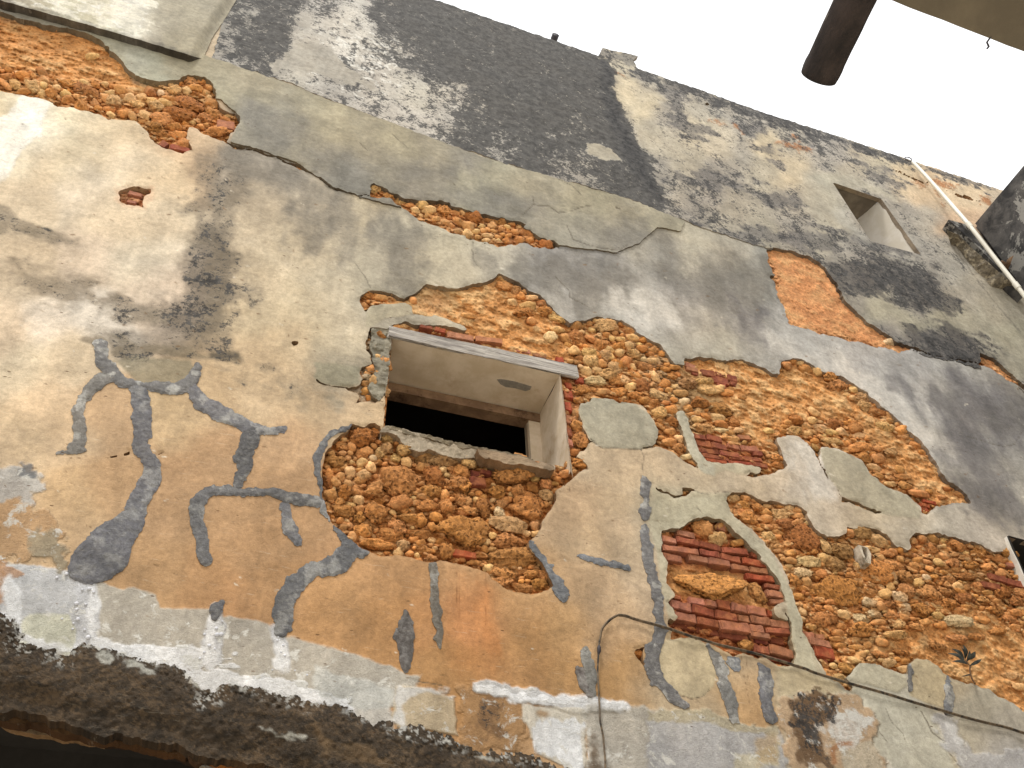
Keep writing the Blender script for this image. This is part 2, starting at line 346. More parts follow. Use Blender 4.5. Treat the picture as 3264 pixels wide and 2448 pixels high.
def build_sheet(name, g, field, H, col, msk, thick, mat, parent, side=True, smooth=True, edge=(.82, .70, .58)):
    """mesh of the region field>0; every grid point is set on the wall H metres in front of its plane; the cut edge is `thick` deep"""
    nv, nu = field.shape
    ins = field > 0
    idx = -np.ones((nv, nu), np.int64)
    # crossings
    f = field
    hc = ins[:, :-1] != ins[:, 1:]; vc = ins[:-1, :] != ins[1:, :]
    used = np.zeros((nv, nu), bool); used |= ins
    idx[used] = np.arange(used.sum())
    n0 = int(used.sum())
    hi = -np.ones(hc.shape, np.int64); hi[hc] = n0+np.arange(hc.sum()); n1 = n0+int(hc.sum())
    vi = -np.ones(vc.shape, np.int64); vi[vc] = n1+np.arange(vc.sum()); n2 = n1+int(vc.sum())
    def lerp(A):
        A0 = A[used]
        t = (f[:, :-1]/(f[:, :-1]-f[:, 1:]+1e-12))[hc]; t2 = (f[:-1]/(f[:-1]-f[1:]+1e-12))[vc]
        if A.ndim == 3: t = t[:, None]; t2 = t2[:, None]
        h_ = A[:, :-1][hc]*(1-t)+A[:, 1:][hc]*t; v_ = A[:-1][vc]*(1-t2)+A[1:][vc]*t2
        return np.concatenate([A0, h_, v_])
    uu = lerp(g.u); vv = lerp(g.v); hh = lerp(H)
    cl_ = lerp(col); mk_ = lerp(msk)
    x, y, z = on_wall(uu, vv, hh); P = np.stack([x, y+0*x, z], 1)
    a = idx[:-1, :-1]; b = idx[:-1, 1:]; c = idx[1:, 1:]; d = idx[1:, :-1]
    code = ins[:-1, :-1]*1+ins[1:, :-1]*2+ins[1:, 1:]*4+ins[:-1, 1:]*8
    top = hi[:-1, :]; bot = hi[1:, :]; lef = vi[:, :-1]; rig = vi[:, 1:]
    corners = [a, d, c, b]; edges = [lef, bot, rig, top]      # walk a(TL) -> d(BL) -> c(BR) -> b(TR)
    polys = {}; segs = []
    for k in range(1, 16):
        sel = code == k
        if not sel.any(): continue
        seq = []; ex = []
        for q in range(4):
            q2 = (q+1) % 4; iq = (k >> q) & 1; iq2 = (k >> q2) & 1
            if iq: seq.append(corners[q][sel])
            if iq != iq2:
                seq.append(edges[q][sel]); ex.append((q, iq))
        polys.setdefault(len(seq), []).append(np.stack(seq, 1))
        for n_, (q, out) in enumerate(ex):
            if out:
                q2 = ex[(n_+1) % len(ex)][0]
                segs.append(np.stack([edges[q][sel], edges[q2][sel]], 1))
    if side and thick and segs:
        sg = np.concatenate(segs)
        uniq, inv = np.unique(sg, return_inverse=True); inv = inv.reshape(-1, 2)
        nn = len(P); m = len(uniq)
        Pf = P[uniq]; Pb = Pf.copy()
        tk = thick[uniq] if isinstance(thick, np.ndarray) else thick
        Pb[:, 1] += tk
        P = np.concatenate([P, Pf, Pb]); 
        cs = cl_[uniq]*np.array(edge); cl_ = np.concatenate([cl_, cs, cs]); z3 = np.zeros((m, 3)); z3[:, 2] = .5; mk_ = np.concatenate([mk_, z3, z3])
        pf = nn+inv; pb = nn+m+inv
        polys.setdefault(4, []).append(np.stack([pf[:, 1], pf[:, 0], pb[:, 0], pb[:, 1]], 1))
    loops = []; starts = []; tot = []; off = 0
    for k, L in polys.items():
        A = np.concatenate(L); loops.append(A.reshape(-1)); starts.append(off+np.arange(len(A))*k); tot.append(np.full(len(A), k)); off += A.size
    loops = np.concatenate(loops).astype(np.int32); starts = np.concatenate(starts).astype(np.int32)
    me = bpy.data.meshes.new(name)
    me.vertices.add(len(P)); me.vertices.foreach_set('co', P.astype(np.float32).reshape(-1))
    me.loops.add(len(loops)); me.loops.foreach_set('vertex_index', loops)
    me.polygons.add(len(starts)); me.polygons.foreach_set('loop_start', starts)
    me.update(calc_edges=True); me.validate()
    if smooth: me.polygons.foreach_set('use_smooth', np.ones(len(me.polygons), bool))
    for nm, A in (('col', cl_), ('msk', mk_)):
        at = me.color_attributes.new(nm, 'FLOAT_COLOR', 'POINT')
        R4 = np.ones((len(P), 4), np.float32); R4[:, :3] = A[:, :3]; at.data.foreach_set('color', R4.reshape(-1))
    me.materials.append(mat)
    o = bpy.data.objects.new(name, me); COL.objects.link(o)
    if parent is not None: o.parent = parent; o.matrix_parent_inverse = parent.matrix_world.inverted()
    return o
# ------------------------------------------------------------------ outlines traced on the wall (photo pixels)
HOLE1 = fA([(-700, -140), (-400, -60), (0, 75), (100, 108), (250, 150), (400, 180), (520, 200), (550, 215), (660, 262), (690, 300), (720, 315), (745, 345), (790, 390), (830, 430), (850, 460), (900, 490), (940, 512), (1020, 532), (1100, 535), (1170, 522), (1230, 502), (1290, 488), (1350, 505), (1400, 545), (1422, 600), (1430, 660), (1452, 712), (1500, 745), (1590, 772), (1585, 805), (1550, 850), (1530, 880), (1500, 945), (1420, 915), (1340, 880), (1300, 852), (1250, 850), (1235, 890), (1240, 930), (1275, 985), (1240, 1000), (1190, 1012), (1120, 990), (1060, 965), (1000, 915), (960, 850), (900, 805), (820, 800), (720, 790), (650, 760), (560, 735), (460, 715), (380, 705), (300, 660), (150, 630), (0, 600), (-300, 520), (-700, 420)])
HOLE2 = fB([(370, 1210), (450, 1230), (520, 1275), (600, 1305), (680, 1325), (780, 1325), (900, 1343), (905, 1362), (1000, 1385), (1100, 1410), (1200, 1430), (1290, 1455), (1402, 1478), (1395, 1500), (1450, 1540), (1500, 1580), (1575, 1585), (1628, 1628), (1560, 1650), (1480, 1635), (1400, 1605), (1300, 1620), (1200, 1625), (1100, 1600), (1000, 1570), (920, 1540), (830, 1500), (740, 1470), (670, 1440), (620, 1390), (560, 1350), (500, 1310), (420, 1305), (376, 1296)])
HOLE3 = (fG([(340, 392), (318, 370), (305, 312), (335, 275), (375, 252), (440, 262), (500, 280), (560, 305), (600, 318), (640, 290), (700, 260), (745, 225), (820, 235), (900, 245), (980, 240), (1060, 212), (1180, 195), (1220, 152), (1270, 165), (1340, 200), (1400, 245), (1460, 280), (1515, 300), (1545, 345), (1590, 390), (1640, 440), (1690, 478), (1760, 460), (1830, 450), (1880, 433), (1960, 450), (2040, 462)])
 + fH([(540, 90), (600, 150), (680, 195), (750, 240), (800, 265), (850, 330), (880, 380), (930, 425), (995, 432), (982, 370), (1060, 370), (1120, 355), (1200, 365), (1230, 362), (1290, 385), (1350, 392), (1410, 372), (1480, 385), (1560, 410), (1640, 440), (1720, 490), (1785, 497), (1790, 400), (1820, 385), (1890, 360), (1960, 370), (2020, 410), (2074, 440)])
 + fI([(420, 475), (500, 510), (580, 515), (660, 575), (720, 615), (780, 650), (850, 720), (940, 790), (1000, 850), (1080, 910), (1120, 970), (1190, 1015), (1250, 1090), (1310, 1180), (1360, 1250), (1390, 1320), (1450, 1385), (1530, 1440), (1600, 1490), (1640, 1575), (1560, 1562), (1480, 1572), (1400, 1580), (1310, 1615), (1270, 1665), (1225, 1655), (1210, 1600), (1170, 1560), (1120, 1500), (1060, 1470), (1000, 1450), (960, 1440), (880, 1390), (820, 1330), (770, 1270), (720, 1210), (640, 1170), (560, 1130), (500, 1110), (440, 1100), (398, 1105), (388, 1140), (386, 1180), (376, 1220), (350, 1160), (320, 1110), (290, 1075), (240, 1045), (215, 1015), (160, 1003), (120, 1005), (100, 1020), (40, 1015), (30, 1045), (50, 1100), (80, 1180), (120, 1265), (70, 1290), (0, 1325)])
 + fH([(1640, 1335), (1590, 1350), (1520, 1345), (1478, 1328), (1610, 1320), (1625, 1300), (1600, 1270), (1540, 1250), (1440, 1240), (1350, 1240), (1260, 1230), (1180, 1215), (1140, 1160), (1100, 1100), (1070, 1020), (1050, 960), (1035, 900), (1000, 830), (980, 800), (920, 812), (940, 870), (975, 940), (990, 1000), (1015, 1060), (1020, 1120), (1050, 1180), (1090, 1230), (1115, 1285), (1060, 1262), (1000, 1225), (940, 1180), (890, 1130), (840, 1115), (780, 1095), (745, 1098), (700, 1110), (640, 1122), (645, 1108), (700, 1096), (755, 1072), (765, 1000), (775, 960), (750, 900), (700, 830), (640, 770), (560, 740), (480, 735), (420, 705), (330, 695), (240, 695), (210, 725), (140, 745), (110, 790), (130, 850), (150, 920), (175, 980), (215, 1045), (250, 1062), (240, 1072), (215, 1062), (170, 1120), (115, 1130), (108, 1180), (150, 1200), (185, 1240), (195, 1285), (150, 1290), (100, 1330), (60, 1370), (0, 1420)])
 + fG([(1640, 1545), (1600, 1610), (1600, 1659)])
 + fK([(1530, 0), (1510, 60), (1480, 110), (1425, 155), (1420, 200), (1470, 250), (1520, 310), (1560, 390), (1590, 460), (1540, 485), (1440, 510), (1380, 500), (1290, 475), (1230, 440), (1180, 400), (1150, 365), (1060, 330), (980, 310), (900, 295), (840, 290), (770, 300), (720, 290), (650, 270), (560, 262), (440, 262), (380, 240), (300, 190), (240, 150), (200, 110), (130, 55), (95, 0)])
 + fG([(60, 1640), (50, 1560), (55, 1500), (60, 1420), (80, 1330), (130, 1270), (180, 1220), (235, 1180), (250, 1145), (330, 1155), (400, 1135), (440, 1150), (455, 1190), (475, 950), (500, 720), (510, 552), (492, 512), (530, 482), (600, 462), (700, 490), (850, 490), (905, 505), (1000, 525), (1040, 520), (960, 480), (880, 455), (840, 432), (700, 425), (655, 410), (655, 372), (610, 345), (540, 345), (450, 348), (375, 365), (350, 400)]))
HOLE3C = fG([(285, 1000), (300, 970), (280, 935), (200, 903), (300, 880), (325, 840), (305, 792), (320, 760), (380, 745), (375, 690), (345, 655), (350, 560), (380, 505), (470, 512), (500, 520), (509, 560), (495, 740), (482, 860), (476, 930), (460, 962), (400, 1000), (330, 985)])
HOLE4 = (fH([(1372, 1470), (1440, 1477), (1520, 1490), (1600, 1540), (1660, 1555), (1740, 1550), (1820, 1575), (1870, 1570), (1940, 1590), (2000, 1640)])
 + fM([(660, 20), (690, 70), (730, 110), (770, 130), (870, 125), (905, 115), (910, 65), (980, 75), (1060, 70), (1130, 95), (1180, 130), (1220, 180), (1260, 200), (1310, 225), (1330, 205), (1320, 150), (1345, 110), (1420, 115), (1500, 105), (1560, 125), (1640, 140), (1720, 160), (1780, 170), (1830, 205), (1880, 230), (1950, 215), (1992, 205), (2040, 320), (2090, 430), (2900, 640), (3400, 800), (3400, 1500), (2600, 1420), (2250, 1370), (2074, 1287), (1990, 1230), (1900, 1190), (1850, 1150), (1780, 1130), (1720, 1100), (1640, 1080), (1570, 1050), (1530, 1020), (1500, 980), (1440, 940), (1370, 935), (1345, 960), (1320, 980), (1300, 1050), (1200, 1010), (1100, 970), (1010, 962), (960, 990), (940, 1030), (900, 1065), (940, 1130), (930, 1160), (880, 1140), (850, 1100), (790, 1060), (750, 1020), (720, 960), (690, 910), (680, 870), (650, 830), (620, 780), (600, 750), (615, 700), (600, 640), (570, 590), (560, 540), (530, 460), (510, 390), (470, 320), (420, 250), (360, 180), (310, 110), (250, 60), (200, 15), (160, -5)])
 + fH([(1410, 1659), (1372, 1640), (1368, 1600), (1358, 1580), (1328, 1540), (1350, 1500), (1368, 1490)]))
HOLE5 = fL([(1110, -6), (1200, -6), (1270, 15), (1320, 40), (1380, 90), (1440, 150), (1500, 200), (1560, 270), (1640, 350), (1680, 410), (1740, 480), (1790, 550), (1800, 590), (1820, 650), (1832, 700), (1760, 712), (1728, 745), (1735, 800), (1780, 840), (1835, 855), (1845, 845), (1818, 795), (1828, 785), (1852, 825), (1868, 870), (1872, 930), (1868, 1000), (1890, 1050), (1905, 1110), (1890, 1200), (1850, 1240), (1760, 1230), (1720, 1200), (1660, 1160), (1590, 1170), (1550, 1150), (1480, 1125), (1390, 1140), (1360, 1110), (1300, 1085), (1230, 1060), (1160, 1040), (1080, 1010), (960, 990), (870, 1010), (880, 970), (880, 925), (855, 900), (858, 855), (880, 830), (912, 860), (935, 840), (880, 750), (858, 690), (905, 670), (910, 650), (880, 590), (840, 540), (850, 470), (840, 440), (850, 370), (800, 290), (805, 180), (800, 115), (870, 95), (930, 90), (990, 70), (1050, 20)])
HOLE6 = fD([(372, 820), (440, 818), (520, 825), (600, 845), (660, 870), (720, 910), (760, 950), (800, 1000), (830, 1050), (870, 1110), (900, 1160), (930, 1200), (990, 1250), (1060, 1310), (1150, 1370), (1230, 1430), (1350, 1472), (1240, 1500), (1190, 1480), (1130, 1470), (1080, 1460), (1000, 1440), (900, 1420), (840, 1400), (760, 1390), (640, 1340), (560, 1325), (525, 1300), (510, 1260), (490, 1210), (460, 1150), (430, 1080), (420, 1040), (388, 1000), (430, 995), (400, 950), (380, 910), (385, 860)])
HOLE7 = fI([(1705, 315), (1770, 345), (1850, 390), (1880, 420), (1940, 470), (2000, 530), (2074, 590), (2200, 720), (2260, 790), (2100, 650), (2020, 590), (1930, 545), (1850, 490), (1760, 440), (1705, 415)])
HOLE8 = fA([(785, 1270), (800, 1250), (860, 1240), (890, 1230), (1000, 1255), (1005, 1275), (960, 1300), (945, 1340), (945, 1370), (900, 1355), (830, 1355), (790, 1325)])
HOLE9 = fL([(565, 1130), (580, 1100), (625, 1080), (656, 1075), (640, 1130), (645, 1190), (668, 1250), (640, 1215), (600, 1180)])
HOLE10 = fH([(705, 1408), (780, 1445), (870, 1492), (945, 1500), (972, 1490), (960, 1462), (975, 1430), (1010, 1428), (1070, 1455), (1030, 1480), (990, 1510), (930, 1518), (890, 1524), (800, 1472), (740, 1432)])
HOLE11 = fI([(560, 1500), (600, 1525), (700, 1555), (780, 1590), (860, 1622), (945, 1662), (860, 1648), (760, 1612), (640, 1562), (560, 1547)])
HOLE12 = fM([(820, 1085), (870, 1090), (905, 1130), (925, 1170), (900, 1180), (860, 1140), (835, 1110)])
HOLES = [HOLE1, HOLE2, HOLE3, HOLE3C, HOLE4, HOLE5, HOLE6, HOLE7, HOLE8, HOLE9, HOLE10, HOLE11]
# narrow open slits: strokes (x, y, width)
SLITS = [sc(fA, 2.074, [(1500, 945, 10), (1560, 975, 16), (1620, 990, 13), (1700, 1000, 12), (1760, 1018, 18), (1830, 1035, 10), (1900, 1070, 14), (1960, 1090, 24), (2010, 1115, 16), (2074, 1145, 14)]),
 sc(fB, 2.074, [(0, 1148, 13), (50, 1172, 14), (110, 1225, 22), (180, 1265, 20), (260, 1280, 9), (378, 1296, 10)]),
 sc(fD, 2.074, [(1205, 288, 10), (1260, 312, 16), (1330, 345, 12), (1400, 372, 14), (1445, 380, 6)]),
 sc(fD, 2.074, [(1560, 425, 8), (1640, 455, 14), (1720, 480, 12), (1785, 498, 8)]),
 sc(fD, 2.074, [(1350, 1474, 12), (1420, 1500, 9), (1500, 1522, 8), (1600, 1545, 10), (1700, 1555, 10), (1785, 1575, 10)]),
 sc(fI, 2.5925, [(378, 1215, 9), (410, 1270, 8), (445, 1330, 12), (470, 1390, 7), (500, 1440, 7), (565, 1505, 9)]),
 sc(fG, 2.074, [(15, 853, 8), (40, 868, 12), (110, 888, 6), (200, 903, 10)]),
 sc(fE, 2.074, [(700, 1375, 6), (740, 1370, 16), (770, 1362, 14)]),
 sc(fE, 2.074, [(830, 1340, 20), (855, 1335, 18)]), sc(fE, 2.074, [(1050, 1335, 10), (1072, 1328, 8)]),
 sc(fE, 2.074, [(1935, 610, 24), (1960, 612, 22)]), sc(fC, 2.074, [(505, 680, 10), (530, 682, 16), (545, 690, 8)])]
WIN1 = fG([(512, 556), (1638, 826), (1680, 1440), (458, 1192)])
WIN2 = fD([(808, 375), (1130, 485), (1395, 855), (1060, 765)])
ROOF = fC([(-6000, -1560), (-1265, 0), (-194, 368), (-190, 366), (-165, 316), (74, 370), (38, 395), (66, 452), (72, 456), (500, 600), (900, 745), (1020, 780), (1360, 890), (1880, 1060), (2434, 1245), (4600, 1960), (20000, 7100), (20000, 40000), (-20000, 40000), (-20000, -6180)])
OPENING = fJ([(-2600, 600), (-400, 1180), (0, 1292), (100, 1287), (180, 1300), (250, 1320), (350, 1352), (430, 1368), (520, 1400), (600, 1425), (700, 1440), (800, 1448), (900, 1475), (1000, 1492), (1100, 1500), (1200, 1522), (1290, 1560), (1350, 1580), (1420, 1590), (1500, 1608), (1620, 1618), (1740, 1622), (1800, 1660), (2000, 1760), (2300, 2600), (2700, 18000), (-9000, 18000)])
BAY = fA([(-1900, -520), (-700, -195), (0, 0), (540, 152), (900, 256), (1250, 362), (1342, 388), (1400, 255), (1490, 120), (1562, 0), (1800, -420), (2000, -900), (-1900, -1900)])
WIN3 = fM([(1960, 130), (2900, 385), (3400, 900), (2100, 445)])

# main grid
U = np.concatenate([np.arange(-1700, -40, 40), np.arange(-40, 3306, 4), np.arange(3310, 4600, 40)])
V = np.concatenate([np.arange(-1000, -40, 30), np.arange(-40, 2490, 4), np.arange(2490, 3400, 40), np.geomspace(3440, 14000, 14)])
g = Grid(U, V)
print('grid', g.u.shape)
BIG = np.float32(300)
hole = np.full(g.u.shape, -BIG, np.float32)
ju = g.u+g.fx*4.5+g.wx*3; jv = g.v+g.fz*4.5+g.wz*3
for H_ in HOLES:
    s = g.box(H_, 50); hole[s] = np.maximum(hole[s], sdf(H_, ju[s], jv[s]))
slit = np.full(g.u.shape, -BIG, np.float32)
for L_ in SLITS:
    s = g.box(L_, 30); slit[s] = np.maximum(slit[s], sdline(L_, ju[s], jv[s]))
win = np.full(g.u.shape, -BIG, np.float32)
for W_ in (WIN1, WIN2, WIN3):
    s = g.box(W_, 50); win[s] = np.maximum(win[s], sdf(W_, g.u[s], g.v[s]))
opening = np.full(g.u.shape, -BIG, np.float32)
s = g.box(OPENING, 60); opening[s] = sdf(OPENING, ju[s], jv[s]+g.fz[s]*6)
opening = np.maximum(opening, -BIG)
roof = np.clip(sdf(ROOF, g.u, g.v+g.fx*2.5), -BIG, BIG)
ground_f = (g.z+.05)*100
F = np.minimum.reduce([-hole, -slit, -win, -opening, roof, ground_f])
holeall = np.maximum(hole, slit)

# ------------------------------------------------------------------ the layers of render, as outlines
T2 = lambda pts: fT(pts)
PARAPET = T2([(452, -900), (520, -200), (500, 0), (452, 128), (560, 158), (640, 186), (700, 212), (820, 255), (900, 285), (1040, 338), (1200, 385), (1355, 428), (1480, 478), (1580, 515), (1662, 538), (1700, 545), (1780, 600), (1850, 690), (1910, 745), (1960, 752), (2000, 768), (2040, 777), (2085, 783), (2116, 796), (2116, 762), (2150, 790), (2212, 850), (2500, 1100), (3200, 1500), (3200, 0), (1400, -900)])
RIBBON = T2([(-1200, -300), (0, 20), (452, 122), (560, 158), (640, 186), (700, 212), (820, 255), (900, 285), (1040, 338), (1200, 385), (1355, 428), (1480, 478), (1470, 500), (1420, 490), (1380, 525), (1330, 545), (1260, 535), (1210, 528), (1150, 520), (800, 430), (740, 415), (640, 350), (560, 322), (500, 306), (505, 290), (520, 255), (480, 215), (400, 200), (300, 205), (200, 150), (0, 60), (-1200, -200)])
MOSS = (fJ([(-2600, 50), (-700, 430), (0, 655), (60, 700), (120, 725), (130, 830), (220, 862), (330, 895), (450, 905), (500, 865), (640, 845), (740, 880), (820, 900), (900, 925), (1050, 962), (1150, 990), (1250, 1050), (1265, 1105), (1310, 1135), (1400, 1160), (1450, 1100), (1500, 1078), (1600, 1112), (1750, 1165), (1900, 1200), (2074, 1245)])
 + fK([(200, 1275), (400, 1335), (560, 1375), (640, 1370), (760, 1405), (900, 1450), (960, 1490), (1040, 1545), (1250, 1560), (1400, 1570), (1500, 1620), (1600, 1650), (1760, 1760), (2500, 2100), (2500, 18000), (-4800, 18000), (-4800, 60)]))

def rbf(anc, sig, wob=26, scale=1.0):
    """colour of the render by place: smooth blend of samples (x, y, r, g, b[, mould]) in 2212-wide photo coordinates"""
    A = np.array([list(a)+[0]*(6-len(a)) for a in anc], float)
    k = 2212/3264; st = 2
    u = (g.u*k+g.wx*wob).astype(np.float32); v = (g.v*k+g.wz*wob).astype(np.float32)
    u = u[::st, ::st]; v = v[::st, ::st]
    num = np.zeros(u.shape+(4,), np.float32); den = np.full(u.shape, 1e-9, np.float32)
    for a in A:
        d2 = (u-a[0])**2+(v-a[1])**2
        w_ = np.exp(-d2/(2*sig*sig))+1e-4/(1+d2/1e4)**2
        c4 = np.r_[s2l(a[2:5])*KA*np.array([1.0, .997, .985]), a[5]].astype(np.float32)
        num += w_[..., None]*c4; den += w_
    o = num/den[..., None]
    # back to the full grid by repeating and averaging
    o = np.repeat(np.repeat(o, st, 0), st, 1)[:g.u.shape[0], :g.u.shape[1]]
    o[1:-1, 1:-1] = (o[:-2, 1:-1]+o[2:, 1:-1]+o[1:-1, :-2]+o[1:-1, 2:]+o[1:-1, 1:-1])/5
    return o[..., :3], o[..., 3]

class Paint:
    def __init__(s, col):
        s.c = col.copy(); s.m = np.zeros(col.shape, np.float32); s.h = np.zeros(col.shape[:2], np.float32)
    def _mix(s, sl, a, col, mask, dh, flake, rough):
        a = np.clip(a, 0, 1)
        if col is not None: s.c[sl] = s.c[sl]*(1-a[..., None])+np.array(alb(*col))*a[..., None]
        if mask is not None: s.m[sl+(0,)] = s.m[sl+(0,)]*(1-a)+mask*a
        if flake is not None: s.m[sl+(1,)] = s.m[sl+(1,)]*(1-a)+flake*a
        if rough is not None: s.m[sl+(2,)] = np.maximum(s.m[sl+(2,)], rough*a)
        if dh: s.h[sl] += dh*a
    def _wob(s, sl, wa, fa): return g.u[sl]+g.wx[sl]*wa+g.fx[sl]*fa, g.v[sl]+g.wz[sl]*wa+g.fz[sl]*fa
    def poly(s, pts, col, op=1., soft=6, wa=10, fa=4, nz=0., nsc=(8, 11), mould=None, dh=0, flake=None, rough=None, seed=5):
        sl = g.box(pts, soft*2+40+wa); u, v = s._wob(sl, wa, fa); d = sdf(pts, u, v)
        if nz: d = d+nz*fbm(g.x[sl]*nsc[0], g.z[sl]*nsc[1], 5, seed)
        s._mix(sl, sstep(-soft, soft, d)*op, col, mould, dh, flake, rough)
    def line(s, pts, col, op=1., soft=3, wa=4, fa=3, nz=0., nsc=(10, 10), mould=None, dh=0, flake=None, rough=None, seed=5):
        wmax = max(p[2] for p in pts); sl = g.box(pts, wmax/2+soft*2+30+wa); u, v = s._wob(sl, wa, fa); d = sdline(pts, u, v)
        if nz: d = d+nz*fbm(g.x[sl]*nsc[0], g.z[sl]*nsc[1], 5, seed)
        s._mix(sl, sstep(-soft, soft, d)*op, col, mould, dh, flake, rough)

# ---- lower coat ----
LOW = [(0,240,226,206,166),(60,262,238,230,208),(120,250,234,220,186),(20,330,236,226,198),(70,340,228,206,170),(150,330,218,200,165),(200,290,215,196,162),(300,300,214,190,152),(380,300,212,182,145),(430,330,205,178,142),(300,350,224,208,180),(330,380,220,196,158),(180,400,226,210,184),(60,420,222,202,170),(230,450,222,202,170),(330,470,216,196,164),(60,600,200,180,150),(0,700,214,190,158),(200,560,214,194,168),(300,560,218,204,178),(330,620,212,192,168),(100,700,226,210,188),(200,690,220,208,190),(150,770,216,194,160),(50,800,220,200,166),(100,880,214,186,148),(60,960,208,182,144),(150,950,208,180,142),(30,1000,200,176,142),(150,1080,198,166,122),(130,1150,196,164,122),(230,920,200,166,124),(230,1060,190,154,110),(380,900,200,172,130),(400,1000,190,152,108),(470,960,192,154,110),(450,860,196,168,128),(560,860,206,178,138),(620,950,196,160,118),(600,1040,186,148,104),(480,1120,182,144,100),(350,1120,184,146,102),(330,1220,180,142,96),(450,1240,182,140,92),(550,1180,184,144,98),(600,1260,186,142,92),(680,1240,184,140,88),(500,1290,178,134,86),(650,1130,188,148,102),(700,1180,184,142,96),
 (520,350,158,150,136),(560,420,178,164,140),(640,420,180,168,146),(620,380,150,144,132),(700,450,190,176,150),(560,480,198,180,150),(600,560,206,188,156),(640,500,200,184,154),(700,540,200,184,154),(550,600,208,188,154),(560,680,208,188,152),(600,740,206,182,144),(650,640,202,184,150),(700,620,204,188,158),(700,720,202,184,150),(740,700,206,190,160),(560,780,202,176,138),(640,840,198,172,134),(700,780,160,150,128),(720,800,158,148,126),(680,860,190,164,126),(740,860,196,168,130),(800,900,198,170,130),(780,560,190,178,152),(770,480,194,178,146),(830,560,168,158,136),(850,540,150,144,130),(800,620,176,166,142),(830,640,160,152,134),(900,560,176,166,142),(960,540,190,180,154),(1010,560,192,182,156),(880,500,182,172,148),(1000,590,196,182,154),(1080,570,192,182,160),(1040,600,186,176,154),(1110,590,150,146,138),(1180,580,146,142,136),(1250,560,150,146,140),(1300,600,146,142,136),(1200,620,168,162,150),(1260,650,172,168,160),(1330,640,186,182,172),(1350,600,158,154,146),(1300,680,176,172,162),(1400,560,158,154,144),(1440,600,150,146,138),(1400,500,176,168,148),(1500,540,186,178,156),(1560,560,176,168,150),(1470,640,176,168,158),(1420,700,180,174,162),(1380,680,196,192,182),(1500,700,178,168,150),(1480,760,176,170,154),(1560,650,150,146,138),(1620,660,146,142,136),(1640,600,150,148,138),(1560,740,180,172,152),(1640,760,178,172,160),(1600,700,170,164,154),(1650,700,166,162,154),(1700,720,172,168,160),(1760,760,186,182,174),(1840,770,178,172,164),(1820,820,196,192,188),(1900,800,180,176,170),(1960,800,172,168,162),(1900,880,188,184,178),(1980,880,176,172,166),(2060,820,172,168,160),(2100,880,140,136,132),(2000,950,192,188,180),(2060,960,128,124,122),(2180,900,164,160,148),(2150,960,140,136,132),(2100,1020,158,154,144),(2180,1040,176,170,158),(2140,1060,128,124,120),(2050,1060,168,162,150),(2180,1100,170,162,146),
 (1330,1010,196,172,138),(1290,1010,200,178,146),(1380,1000,198,174,140),(1440,990,198,176,144),(1500,1020,192,172,140),(1560,1040,200,182,154),(1620,1040,190,170,140),(1680,1030,196,176,148),(1740,980,206,192,172),(1760,1020,212,202,188),(1720,960,200,184,160),(1800,1060,198,180,156),(1760,1090,198,182,158),(1850,1090,190,172,144),(1900,1120,192,174,144),(1950,1130,198,184,160),(2050,1110,200,190,172),(2100,1140,196,186,170),(2150,1150,200,188,172),(1250,1080,192,162,124),(1320,1080,200,174,136),(1360,1130,196,170,136),(1200,1120,192,160,120),(1250,1180,192,164,126),(1350,1200,194,168,132),(1380,1250,196,172,140),(1250,1250,188,156,116),(1300,1300,190,160,122),(1400,1200,192,172,142),(1420,1090,178,168,142),(1480,1090,176,168,144),(1440,1140,180,172,150),
 (900,1240,186,140,88),(1000,1240,190,146,96),(820,1260,188,142,90),(760,1300,188,142,88),(700,1340,186,140,86),(820,1330,184,136,80),(930,1340,188,136,80),(1000,1330,190,134,82),(1060,1330,186,134,80),(1130,1300,184,140,88),(1180,1250,186,146,96),(1150,1380,180,134,78),(1230,1350,182,142,90),(1080,1440,180,134,80),(950,1450,180,134,78),(1260,1440,178,136,82),(1310,1380,194,158,114),(1350,1450,180,138,82),(1340,1500,182,140,84),(1330,1330,196,166,128),(1450,1430,190,166,130),(1490,1440,188,160,120),(1420,1480,188,168,136),(1510,1490,184,160,124),(1560,1440,186,156,110),(1620,1480,190,152,102),(1600,1430,178,156,124),(1760,1460,184,172,146),(1800,1500,178,168,144),(1730,1440,186,172,140),(1880,1450,176,170,150),(1960,1480,176,170,152),(2030,1470,180,166,140),(2040,1440,184,168,138),(2120,1520,178,170,150),(2180,1560,176,168,152),(1900,1580,188,184,168),(1960,1560,196,192,178),(2000,1600,192,184,164),(2080,1620,180,168,140),(2150,1640,178,174,168),(1850,1640,206,190,164),(1900,1640,206,200,184)]
lowc, _ = rbf(LOW, 30)
_l = lowc.mean(2, keepdims=True); lowc = _l+(lowc-_l)*.86; lowc *= np.array([1.0, .995, 1.0])
L = Paint(lowc)
# lime wash stroke at far left
L.poly(fA([(150, 640), (300, 665), (350, 700), (290, 760), (230, 880), (130, 970), (90, 1060), (50, 1150), (0, 1230), (-60, 1250), (-60, 760), (60, 740), (120, 700)]), (255, 250, 238), .9, 8, 12, 6, 14, (10, 4), rough=.3)
